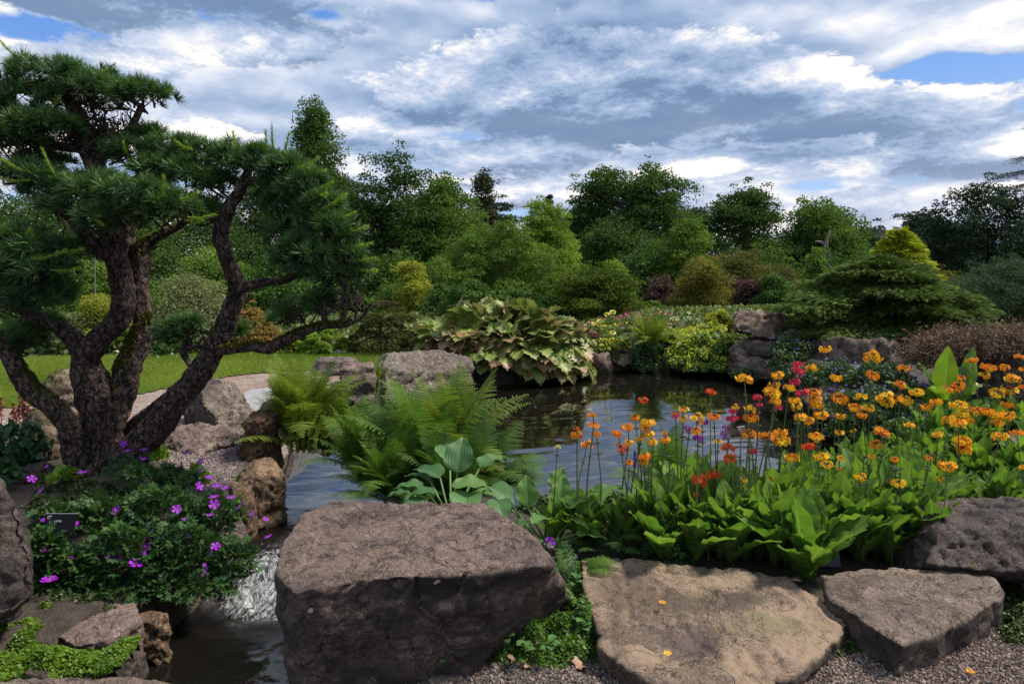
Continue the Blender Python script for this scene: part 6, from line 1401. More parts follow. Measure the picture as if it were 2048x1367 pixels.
def build_geranium():
    rng = np.random.default_rng(51)
    lf = leafmat('cranesbill leaf', (.020, .060, .020), (.075, .150, .035), trans=.25, rough=.5, spec=.25)
    stm = leafmat('cranesbill stalk', (.05, .07, .025), (.13, .12, .05), trans=0)
    pet, t = newmat('magenta petal'); base = t.mix(t.attr('u'), (.80, .45, .75), (.42, .012, .55)); base = t.mix(t.ramp(t.attr('u'), .10, .30), (.6, .3, .7), (.36, .010, .56))
    p = t.node('ShaderNodeBsdfPrincipled', i_Base_Color=base); p.inputs['Roughness'].default_value = .6; tr = t.node('ShaderNodeBsdfTranslucent', i_Color=base); mx = t.node('ShaderNodeMixShader'); mx.inputs[0].default_value = .3
    t.l.new(p.outputs[0], mx.inputs[1]); t.l.new(tr.outputs[0], mx.inputs[2]); finish(t, mx.outputs[0])
    PL = [palm_leaf(5, 0), palm_leaf(7, 1)]
    # sub-mounds of the clump: px, py centre, half width, half height, distance
    clumps = [('purple cranesbill clump between the left boulder and the stream', [(150, 1130, 95, 60, 4.1), (260, 1100, 110, 80, 4.2), (370, 1100, 100, 85, 4.3), (460, 1110, 65, 60, 4.35), (330, 1010, 110, 60, 4.7), (420, 1020, 80, 50, 4.7), (210, 1020, 90, 45, 4.6),
               (300, 950, 70, 35, 5.1), (360, 950, 60, 30, 5.2), (120, 1030, 60, 40, 4.5), (250, 930, 40, 25, 5.3), (100, 1090, 45, 60, 4.1), (200, 1170, 110, 25, 4.0), (350, 1160, 110, 30, 4.15), (440, 1170, 35, 25, 4.2)], 2350)]
    for lb, subs, N in clumps:
        loc = Vector((atm(290, 1100, 4.5).x, rY(4.5), -.3)); root = empty('cranesbill', loc, lb, 'flower clump')
        G = Geo(); ST = Geo(); tot = sum(w * h for _, _, w, h, _ in subs)
        for (px, py, w, h, Y) in subs:
            n = int(N * w * h / tot); q = rdir(rng, n); q[:, 2] = np.abs(q[:, 2]) * .95 - .05; q[:, 1] = -np.abs(q[:, 1]) * np.where(rng.random(n) < .75, 1, -1)
            c = np.array(atm(px, py + h * .5, Y)); P = c + q * np.array([w, w * .55, h * 1.45]) / F * rY(Y) * rng.uniform(.6, 1.0, n)[:, None]
            P[:, 2] = np.maximum(P[:, 2], -.48)
            up = unit(q * .55 + [0, -.25, .8] + rng.normal(0, .3, (n, 3))); D = unit(rdir(rng, n) * .5 + q); M = frames(D, up=up, roll=rng.normal(0, .3, n)) * (rng.uniform(.75, 1.35, n) * .043)[:, None, None]
            s = rng.integers(0, 2, n)
            for k in (0, 1):
                ii = np.where(s == k)[0]; V, Fc = stamp(PL[k][0], PL[k][1], M[ii], P[ii]); G.add(V, Fc, tint=np.repeat(np.clip(rng.normal(.45, .22, len(ii)), 0, 1), len(PL[k][0])))
            for j in range(int(n * .33)):
                e = P[j]; b = c + (e - c) * .15 - [0, 0, h * .9 / F * rY(Y)]; Q = catmull([b, (b + e) / 2 + rng.normal(0, .02, 3), e], 3); V, Fc, _ = tube(Q, [.0016] * len(Q), 3); ST.add(V, Fc, tint=rng.random())
        link('foliage', shift(G.mesh('foliage', lf), loc), root); link('stalks', shift(ST.mesh('stalks', stm), loc), root)
        FV, FF, FU = [], [], []
        for k in range(5):
            a = k * 2 * math.pi / 5; b = len(FV)
            for (r, da) in ((.05, 0), (.55, -.42), (.95, -.42), (1.0, -.14), (.93, 0), (1.0, .14), (.95, .42), (.55, .42)): FV.append([math.cos(a + da) * r, math.sin(a + da) * r, .22 * r * r]); FU.append(r)
            FF += [[b, b + 1, b + 2, b + 3], [b, b + 3, b + 4, b + 5], [b, b + 5, b + 6, b + 7]]
        FV, FF, FU = np.array(FV), np.array(FF), np.array(FU)
        fl = [(97, 1037, 13), (145, 1048, 11), (232, 1021, 10), (353, 1018, 9), (300, 1068, 10), (298, 1077, 11), (292, 1096, 12), (228, 1118, 13), (272, 1127, 13), (287, 1113, 8), (377, 1071, 9), (431, 1092, 9), (424, 1103, 6), (412, 1143, 11), (98, 1104, 13), (98, 1160, 15), (138, 1118, 9),
              (255, 902, 8), (288, 899, 8), (247, 887, 7), (287, 918, 7), (372, 907, 7), (403, 922, 8), (405, 942, 8), (418, 955, 7), (398, 972, 9), (434, 972, 10), (451, 976, 8), (428, 994, 9), (428, 1008, 10), (463, 995, 9), (481, 1012, 9), (420, 1030, 7), (370, 1038, 6), (505, 1028, 7), (531, 1038, 6),
              (537, 1073, 8), (82, 982, 10), (63, 958, 9), (165, 945, 9), (178, 1005, 7), (94, 932, 4), (409, 1129, 4)]
        for (x, y, r) in fl:
            Y = float(np.interp(y, [890, 1000, 1160], [5.3, 4.55, 3.85])); P = np.array(atm(x, y, Y)) - np.array(loc); sc = r * 1.12 / F * rY(Y)
            up = unit(np.array([rng.normal(0, .35), -.75 + rng.normal(0, .25), .55])); up = np.array([0, -.15, 1.0]) if y < 1000 and rng.random() < .5 else up
            M = frames(np.array([[rng.normal(), 1, 0]]), up=np.array([up]))[0] * sc; g = Geo().add(FV @ M.T + P, FF, 0, u=FU)
            V, Fc, _ = tube([P * 1.0 + M[:, 2] * .05, P + M[:, 2] * .35], [sc * .10, sc * .04], 5); g.add(V, Fc, 0, u=.1)
            Q = catmull([P + [rng.normal(0, .01), .03, -.10], P + [0, .012, -.05], P], 3); V, Fc, _ = tube(Q, [.0016] * len(Q), 4); g.add(V, Fc, 1, u=0, tint=.5)
            link('flower', g.mesh('flower', [pet, stm]), root)
    # two flowers of another plant by the hostas
    for (x, y, r, Y, lb) in [(1099, 1085, 13, 3.35, 'lone purple cranesbill flower between the big block and the hostas'), (1333, 1077, 9, 3.7, 'lone purple cranesbill flower behind the tan slab')]:
        Yn = rY(Y); P = np.array(at(x, y, Yn)); z = land1(P[0], Yn); loc = Vector((P[0], Yn, z)); root = empty('cranesbill', loc, lb, 'flower'); sc = r / F * rY(Y); M = frames(np.array([[1., .2, 0]]), up=np.array([[.1, -.8, .5]]))[0] * sc
        link('flower', shift(Geo().add(FV @ M.T + P, FF, u=FU).mesh('flower', pet), loc), root)
        Q = catmull([np.array([P[0], Yn, z]), P * .5 + np.array([P[0] + .02, Yn + .03, z]) * .5, P], 4); V, Fc, _ = tube(Q, [.002] * len(Q), 4); link('stalk', shift(Geo().add(V, Fc, tint=.5).mesh('stalk', stm), loc), root)
        n = 60; q = rdir(rng, n) * [.13, .1, .10] + P - [0, 0, .10]; q[:, 2] = np.maximum(q[:, 2], z + .02); M = frames(rdir(rng, n), up=unit(rdir(rng, n) * .5 + [0, -.3, 1])) * (.04 * rng.uniform(.7, 1.3, n))[:, None, None]
        V, Fc = stamp(PL[0][0], PL[0][1], M, q); link('foliage', shift(Geo().add(V, Fc, tint=np.repeat(rng.random(n), len(PL[0][0]))).mesh('foliage', lf), loc), root)
build_geranium()

# ------------------------------------------------------------------ the big leaved plant on the far shore
def build_rodgersia():
    rng = np.random.default_rng(61)
    m, t = newmat('bronzed big leaf'); tint = t.attr('tint'); g = t.node('ShaderNodeTexCoord').outputs['Object']
    base = t.mix(t.ramp(t.noise(g, 2.2, 4, .6), .3, .7), (.09, .155, .030), (.27, .33, .065))
    pink = t.mix(t.ramp(t.noise(g, 5, 3), .35, .65), (.33, .13, .10), (.40, .25, .14))
    k = t.m('MULTIPLY', t.ramp(t.m('ADD', t.attr('u'), t.m('MULTIPLY', t.m('SUBTRACT', t.noise(g, 3.5, 4, .6), .5), .7)), .42, .95), t.ramp(tint, .15, .65))
    base = t.mix(k, base, pink); base = t.mix(t.m('MULTIPLY', t.ramp(tint, .9, 1.0), t.ramp(t.attr('u'), .1, .5)), base, (.42, .06, .12))
    base = t.mix(t.ramp(t.attr('s'), .0, .07, .7, 0), base, (.36, .38, .14))
    p = t.node('ShaderNodeBsdfPrincipled', i_Base_Color=base); p.inputs['Roughness'].default_value = .45; p.inputs['Specular IOR Level'].default_value = .4
    tr = t.node('ShaderNodeBsdfTranslucent', i_Color=base); mx = t.node('ShaderNodeMixShader'); mx.inputs[0].default_value = .25
    t.l.new(p.outputs[0], mx.inputs[1]); t.l.new(tr.outputs[0], mx.inputs[2]); finish(t, mx.outputs[0])
    stm = leafmat('bronzed stalk', (.09, .12, .04), (.20, .13, .07), trans=0)
    Yc = rY(16.0); kk = Yc / 16; c = at(1010, 700, Yc); loc = Vector((c.x, Yc, -.1)); root = empty('big_leaved_plant', loc, 'broad mound of huge jagged green and pink tinged leaves hanging over the far pond edge', 'plant')
    # a jagged leaflet that widens toward a toothed end
    us = [0, .15, .32, .50, .56, .58, .70, .73, .84, .86, .93, .94, 1.06]; ws = [.05, .18, .42, .74, .92, .66, 1.0, .60, .84, .46, .50, .20, .0]
    lv, lf_, lu, ls = [], [], [], []
    for i, (u, w) in enumerate(zip(us, ws)):
        for j, s in enumerate((-1, -.5, 0, .5, 1)): lv.append([s * w * .40, u, .12 * abs(s) * w - .28 * u ** 2.2 + .02 * math.sin(u * 22 + s * 2)]); lu.append(u); ls.append(abs(s))
    lf_ = grid_faces(5, len(us)); LV, LU, LS = np.array(lv), np.array(lu), np.array(ls)
    for k in range(175):
        a = rng.uniform(-math.pi, math.pi) if k < 118 else rng.uniform(-2.9, -.25); el = rng.uniform(0, 1) ** .9 if k < 118 else rng.uniform(-.05, .55)
        h = math.sin(el * math.pi / 2); r = math.cos(el * math.pi / 2 * .92)
        P = np.array([c.x + math.cos(a) * r * 1.9 * kk, Yc + math.sin(a) * r * 1.4 * kk, -.02 + h * .62 + rng.normal(0, .04)])
        if P[0] < c.x - .3: P[2] += .08
        out = unit(np.array([math.cos(a) * r, math.sin(a) * r * 1.0, .15 + .5 * h])); up = unit(np.array([0, 0, 1]) + out * (.75 * (1 - h)) + rng.normal(0, .32, 3)); D = unit(out + np.array([0, 0, -.65 + .85 * h]) + rng.normal(0, .38, 3))
        M0 = frames(np.array([D]), up=np.array([up]))[0]; size = rng.uniform(.40, .60) * kk; G = Geo(); nl = 5; tn = np.clip(rng.normal(.16 + .34 * (1 - h), .22), 0, .84)
        if k in (12,): tn = 1.0
        for j in range(nl):
            an = math.radians(-88 + 176 * j / (nl - 1)) + rng.normal(0, .08); R = yaw(-an); sz = size * (1 - .22 * abs(j - 2) / 2) * rng.uniform(.9, 1.08); dr = np.array([[1, 0, 0], [0, math.cos(.25), math.sin(.25)], [0, -math.sin(.25), math.cos(.25)]])
            V = (LV * sz) @ dr.T @ R.T @ M0.T + P - np.array(loc); G.add(V, lf_, tint=np.clip(tn + rng.normal(0, .05), 0, 1), u=LU, s=LS)
        lfo = link('leaf', G.mesh('leaf', m), root)
        if k % 2 == 0 or True:
            b = np.array([c.x + (P[0] - c.x) * .35, Yc + (P[1] - Yc) * .35, -.1]); Q = catmull([b, (b + P) / 2 + [0, 0, .08], P], 4) - np.array(loc); V, Fc, _ = tube(Q, np.linspace(.009, .006, len(Q)), 5)
            link('stalk', Geo().add(V, Fc, tint=rng.random()).mesh('stalk', stm), lfo)
build_rodgersia()

# ------------------------------------------------------------------ other plants
def build_plants():
    rng = np.random.default_rng(71)
    # upright paddle leaves at right
    big = leafmat('paddle leaf', (.055, .12, .012), (.17, .26, .03), trans=.35, rough=.35, spec=.5, rib=(.22, .32, .08))
    wf = lambda t: np.clip(np.sin(math.pi * np.clip(t * .97 + .03, 0, 1) ** .85), 0, 1) ** .8
    Y = rY(6.9); c = at(1885, 800, Y); root = empty('paddle_leaved_plant', Vector((c.x, Y, land1(c.x, Y))), 'clump of tall glossy paddle shaped leaves behind the orange flowers at right', 'plant')
    z0 = at(0, 815, Y).z - land1(c.x, Y)
    for (dx, L_, w, an, p0, p1, dz) in [(.02, .66, .12, 2.6, 88, 80, 0), (-.05, .50, .11, 1.0, 82, 55, 0), (-.1, .55, .12, 1.35, 48, 10, 0), (.12, .50, .10, -1.1, 74, 60, 0), (.1, .46, .11, -1.3, 50, 10, 0), (-.02, .42, .11, 2.4, 60, 20, 0), (.2, .58, .09, -.9, 80, 70, .05), (-.08, .38, .1, 1.9, 35, -10, -.05), (.2, .42, .12, -2.2, 40, -5, -.08), (.15, .36, .12, 3.0, 50, 5, -.12), (.05, .4, .1, -2.6, 55, 20, -.1)]:
        V, Fc, u, s = leaf_grid(L_ * .84, w * .84, 24, 11, wf, math.radians(p0), math.radians(p1), fold=.3, ruffle=.012, rf=3, ribs=.003, twist=rng.normal(0, .2))
        link('leaf', Geo().add(V @ yaw(an).T + [dx, rng.normal(0, .04), max(z0 + dz, 0)], Fc, tint=rng.random(), u=u, s=s).mesh('leaf', big), root)
        V, Fc, _ = tube([(dx * .4, 0, 0), (dx, 0, max(z0 + dz, .02) + .01)], [.012, .010], 6); link('stalk', Geo().add(V, Fc, tint=.6).mesh('stalk', big), root)
    def tuft(name, label, cat, blobs, leafsz, n, mat, base, flowers=None, fmat=None, fn=0, fsz=.02, form=LEAF_Q, upk=.6):
        loc = Vector(base); root = empty(name, loc, label, cat); G = Geo(); H = Geo(); tot = sum(w * h for _, _, w, h, _ in blobs)
        for (px, py, w, h, Y) in blobs:
            Y = lawnside(px, Y); kk = rY(Y) / Y; Y = rY(Y)
            m = int(n * w * h / tot); q = rdir(rng, m); q[:, 2] = np.abs(q[:, 2]) - .12; cc = np.array(at(px, py + h * .6, Y)); R = np.array([w, w * .8, h * 1.6]) / F * Y
            P = cc + q * R * rng.uniform(.45, 1, m)[:, None] ** .5 * (1 + .45 * vnoise(q * 2.6 + px, 2))[:, None]
            zg = land(P[:, :2]); P[:, 2] = np.maximum(P[:, 2], np.minimum(zg, cc[2]) + .01 * rng.random(m))
            leaves(G, P, unit(q * .6 + rdir(rng, m)), leafsz * kk * rng.uniform(.6, 1.35, m), rng.normal(.45, .22, m), rng, base=form, up=unit(q * .6 + rdir(rng, m) * .5 + [0, 0, upk]))
            if fn:
                k = int(fn * w * h / tot); q = rdir(rng, k); q[:, 2] = np.abs(q[:, 2]); P = cc + q * R * (rng.uniform(.93, 1.10, k) * (1 + .45 * vnoise(q * 2.6 + px, 2)))[:, None]; P = P[vnoise(P * 4, 6) > -.35]; k = len(P); q = q[:k]
                leaves(H, P, rdir(rng, k), fsz * kk * rng.uniform(.6, 1.3, k), rng.random(k), rng, up=q + rdir(rng, k) * .5)
        link('foliage', shift(G.mesh('foliage', mat), loc), root)
        if fn: link('blossom', shift(H.mesh('blossom', fmat), loc), root)
        return root
    lime = leafmat('lime blossom', (.30, .34, .03), (.55, .56, .07), trans=.3); alch = leafmat('round lobed leaf', (.07, .14, .03), (.17, .27, .06), trans=.3)
    yel = leafmat('yellow blossom', (.62, .48, .02), (.85, .68, .04), trans=.2); blu = leafmat('blue blossom', (.10, .08, .40), (.26, .20, .60), trans=.2)
    pnk = leafmat('pink blossom', (.55, .05, .20), (.75, .15, .35), trans=.2); wht = leafmat('cream blossom', (.55, .55, .38), (.75, .74, .55), trans=.2)
    mead = leafmat('meadow green', (.07, .12, .025), (.19, .25, .06), trans=.3); cov = leafmat('low cover leaf', (.030, .065, .018), (.085, .145, .035), trans=.25)
    silver = leafmat('silvery leaf', (.14, .17, .12), (.32, .35, .25), trans=.2)
    def base(px, Y):
        Y = rY(lawnside(px, Y)); x = at(px, 700, Y).x; return (x, Y, land1(x, Y))
    tuft('lady_mantle', 'mound of frothy lime yellow blossom over round leaves on the far shore', 'plant', [(1400, 686, 50, 24, 16.6), (1372, 700, 32, 20, 16.4), (1436, 694, 28, 20, 16.6), (1400, 716, 60, 20, 16.1), (1345, 716, 22, 12, 16.2), (1430, 725, 40, 14, 15.9), (1385, 728, 36, 10, 15.9), (1450, 680, 16, 12, 16.9)], .12, 5200, alch, base(1400, 16.4), 1, lime, 3600, .06)
    tuft('shrub', 'paler lime flowered mound behind the frothy yellow one', 'shrub', [(1370, 672, 46, 16, 17.7), (1420, 668, 40, 16, 17.8)], .08, 2600, mead, base(1390, 18.3), 1, lime, 2600, .05)
    tuft('fern_bush', 'blue flowered plant trailing beside the feathery far fern', 'plant', [(1285, 715, 26, 30, 17.0), (1305, 700, 24, 30, 17.2)], .08, 2200, cov, base(1290, 17.1), 1, blu, 160, .05)
    # flower meadow beyond the pond: separate drifts
    for i, (px, py, w, h, Y, f, lb) in enumerate([(1195, 688, 38, 12, 19.5, yel, 'drift of small yellow flowers right of the big leaved plant'), (1240, 690, 26, 10, 18.6, yel, 'second drift of yellow flowers, before the tall pale ones'), (1300, 655, 60, 22, 23, pnk, 'loose meadow plants with pink flowers under the golden maple'),
                                             (1365, 655, 50, 18, 22, wht, 'pale grassy meadow plants left of the overhanging boulder'), (1340, 675, 50, 16, 19.8, yel, 'green meadow patch with a few yellow flowers behind the lime mound'), (1420, 650, 50, 14, 25, wht, 'cream flecked meadow patch near the distant path'),
                                             (1265, 668, 40, 16, 20.5, blu, 'meadow patch with small blue flowers beside the far fern'), (1180, 672, 40, 18, 22, pnk, 'dull green plants with purple spikes under the dark maple'), (660, 696, 70, 7, 21.5, wht, 'low silvery edging at the back of the lawn'), (560, 697, 60, 8, 21.8, yel, 'low yellow green edging behind the lawn'),
                                             (730, 690, 60, 9, 21.0, wht, 'silvery low plants left of the big leaved plant'), (300, 704, 80, 7, 21.2, wht, 'dull low edging plants between the pine trunks'), (1250, 662, 70, 14, 20, yel, 'green and yellow drift in front of the dark maple stems'), (1440, 662, 50, 14, 20, yel, 'low bright green drift left of the overhanging boulder'), (1390, 648, 90, 9, 24, wht, 'far strip of mixed meadow plants before the golden maple'), (1300, 640, 90, 8, 24, pnk, 'far strip of pink flecked plants before the purple shrub'), (1480, 645, 50, 9, 24, mead, 'far green strip behind the overhanging boulder')]):
        Y = float(iY(2320 / (py + h * .8 - HORIZON)))
        tuft('meadow_plants', lb, 'flowers', [(px, py, w, h, Y)], .07, int(w * h * 4.6), silver if 'silver' in lb else mead, base(px, Y), 1, f, int(w * h * .42), .06, form=LEAF_Q, upk=.2)
    # dark bank planting on the right of the pond
    for (px, py, w, h, Y, f, n, lb) in [(1600, 755, 48, 26, 11.6, blu, 90, 'trailing green bank plant under the golden flowers, left part'), (1680, 745, 60, 22, 11.2, blu, 160, 'blue flowered creeping plant on the bank under the dark boulder'), (1760, 745, 60, 26, 10.2, blu, 100, 'green mat on the bank right of the blue flowered one'),
                                        (1590, 690, 50, 22, 14.0, blu, 110, 'green trailing growth in front of the overhanging boulder'), (1650, 650, 0, 0, 13.4, None, 0, ''), (1570, 720, 36, 20, 13.6, blu, 60, 'thin trailing stems over the reddish ledge'), (1500, 745, 34, 16, 14.4, blu, 40, 'small plants hanging from the ledge into the pond'),
                                        (1745, 800, 90, 30, 8.6, blu, 220, 'blue flowered low plant behind the golden flowers'), (1840, 790, 70, 40, 8.8, blu, 120, 'dark creeping mat below the twiggy shrub'), (1950, 830, 80, 30, 7.4, None, 0, 'green undergrowth behind the golden flowers at right'),
                                        (1850, 860, 90, 26, 7.0, None, 0, 'mossy undergrowth on the dark ledge behind the flowers'), (1700, 850, 50, 22, 8.2, None, 0, 'green tuft at the pond corner behind the flowers')]:
        if w: tuft('creeping_plant', lb, 'plant', [(px, py, w, h, Y)], .045, int(w * h * 1.9), cov, base(px, Y), 1 if n else None, f, n, .035)
    # left foreground companions
    dk = leafmat('dark pinnate leaf', (.016, .055, .016), (.050, .115, .035), trans=.2, rough=.4, spec=.4)
    tuft('leafy_shrub', 'dark leafy shrub at the left edge behind the boulder', 'shrub', [(25, 870, 55, 45, 5.9), (0, 920, 50, 40, 5.5), (50, 905, 35, 30, 5.7), (15, 950, 30, 14, 5.2)], .075, 900, dk, base(25, 5.9))
    limel = leafmat('small bright leaf', (.10, .19, .02), (.22, .33, .04), trans=.35)
    for (px, py, w, h, Y, lb) in [(320, 905, 18, 16, 5.9, 'small lime green plant at the foot of the leaning trunk'), (395, 945, 22, 18, 5.5, 'bright young plant on the grit behind the cranesbills'), (130, 945, 26, 16, 5.3, 'thin leafed young plant left of the pine trunk'), (255, 855, 8, 10, 6.0, 'tiny variegated plant in the fork of the pine')]:
        if py != 855: tuft('seedling', lb, 'plant', [(px, py, w, h, Y)], .07, int(w * h * .16), limel, base(px, Y), upk=.1)
    # red plumes
    rp = leafmat('dull red plume', (.16, .03, .03), (.30, .07, .06), trans=.1); loc = Vector(base(25, 6.6)); root = empty('astilbe', loc, 'dull red feathery plumes at the left edge by the lawn', 'flower')
    for k in range(11):
        x = rng.uniform(-10, 70); Y = rY(6.6) + rng.uniform(-.2, .2); a = np.array(at(x, 860, Y)); b = np.array(at(x + rng.normal(0, 5), rng.uniform(785, 820), Y)); G = Geo(); V, Fc, _ = tube([a, b], [.004, .002], 4); G.add(V, Fc, tint=.2)
        m = 60; t_ = rng.random(m); P = a + (b - a) * (.4 + .6 * t_[:, None]) + rng.normal(0, .012, (m, 3)) * (1.2 - t_[:, None]); leaves(G, P, unit(rdir(rng, m) + [0, 0, .8]), .022 * rng.uniform(.6, 1.3, m), rng.random(m), rng)
        link('plume', shift(G.mesh('plume', rp), loc), root)
    c = atm(328, 868, 6.2); loc = Vector((c.x, c.y, land1(c.x, c.y))); root = empty('red_flower', loc, 'tiny bright red flower by the leaning pine trunk', 'flower'); m = 16; q = rdir(rng, m)
    link('flower_head', shift(Geo().add(*stamp(LEAF_Q[0], LEAF_Q[1], frames(q) * .03, np.array(c) + q * .02), tint=.5).mesh('flower_head', leafmat('vermilion petal', (.8, .06, .02), (.9, .12, .04), trans=.2)), loc), root)
    V, Fc, _ = tube([loc, c], [.003, .002], 4); link('stem', shift(Geo().add(V, Fc, tint=.5).mesh('stem', limel), loc), root)
    # tall pale yellow candelabra flowers on the far shore
    for i, (px, py, lb) in enumerate([(1189, 646, 'leftmost tall pale yellow flower on the far shore'), (1200, 642, 'second tall pale yellow flower from the left on the far shore'), (1214, 628, 'tall pale yellow flower left of the two tiered one'), (1226, 624, 'topmost two tiered pale yellow flower on the far shore'), (1158, 655, 'orange flower head beside the big leaved plant'), (1166, 659, 'small orange flower right of the other orange one by the big leaves')]):
        Y = rY(18.3); a = at(px, py, Y); z = land1(a.x, Y); loc = Vector((a.x, Y, z)); root = empty('tall_flower', loc, lb, 'flower'); V, Fc, _ = tube([(0, 0, 0), (0, 0, a.z - z)], [.007, .005], 5); link('stem', Geo().add(V, Fc, tint=.6).mesh('stem', mead), root)
        fm = leafmat('pale yellow head', (.72, .68, .12), (.85, .80, .25), trans=.2) if i == 0 else (bpy.data.materials['pale yellow head'] if i < 4 else yel)
        for zz in ([0] if i != 3 else [0, -.38]):
            m = 40; q = rdir(rng, m); q[:, 2] *= .6; P = q * .052 + [0, 0, a.z - z + zz]; G = Geo(); leaves(G, P, q, .034 * rng.uniform(.7, 1.3, m), rng.random(m), rng); link('flower_whorl', G.mesh('flower_whorl', fm), root)
    # violet spike and grassy spikes
    c = atm(1270, 905, 4.9); z = land1(c.x, c.y); loc = Vector((c.x, c.y, z)); root = empty('violet_spike', loc, 'single violet flower spike among the orange flowers', 'flower'); G = Geo(); m = 170; t_ = rng.random(m); q = rdir(rng, m)
    P = np.array([0, 0, atm(0, 950, 4.9).z - z]) + np.c_[q[:, :2] * .012 * (1.15 - t_[:, None]), t_ * .17]; leaves(G, P, unit(q + [0, 0, .6]), .018 * rng.uniform(.7, 1.2, m), rng.random(m), rng)
    link('spike', G.mesh('spike', leafmat('violet floret', (.13, .04, .36), (.28, .10, .55), trans=.1)), root); V, Fc, _ = tube([(0, 0, 0), (0, 0, c.z - z)], [.003, .002], 5); link('stem', Geo().add(V, Fc, tint=.5).mesh('stem', limel), root)
build_plants()

def build_meadow():
    rng = np.random.default_rng(79); n = 90000
    Y = rng.uniform(10.6, 30, n); X = (rng.uniform(-150, 2200, n) - 1024) / F * Y; P = np.c_[X, Y]
    ok = (poly_sd(P, WATER) > .15) & (poly_sd(P, LAWN) > .05); P = P[ok]; n = len(P); z = land(P)
    hgt = .10 + .16 * sstep(vnoise(np.c_[P * .8, 0 * P[:, 0]], 8), -.3, .6); zz = z + rng.random(n) * hgt
    Q = np.c_[P, zz]; G = Geo(); leaves(G, Q, unit(rdir(rng, n) + [0, 0, .9]), rng.uniform(.05, .13, n) * (P[:, 1] / 14), .45 + .4 * vnoise(Q * .9, 5) + rng.normal(0, .15, n), rng, up=unit(rdir(rng, n) * .6 + [0, -.3, .8]))
    tag(link('meadow_grass', G.mesh('meadow_grass', leafmat('rough meadow blade', (.05, .09, .02), (.19, .22, .06), trans=.3))), 'rough mixed green growth covering the ground beyond the pond and lawn', 'ground cover', kind='stuff')
build_meadow()

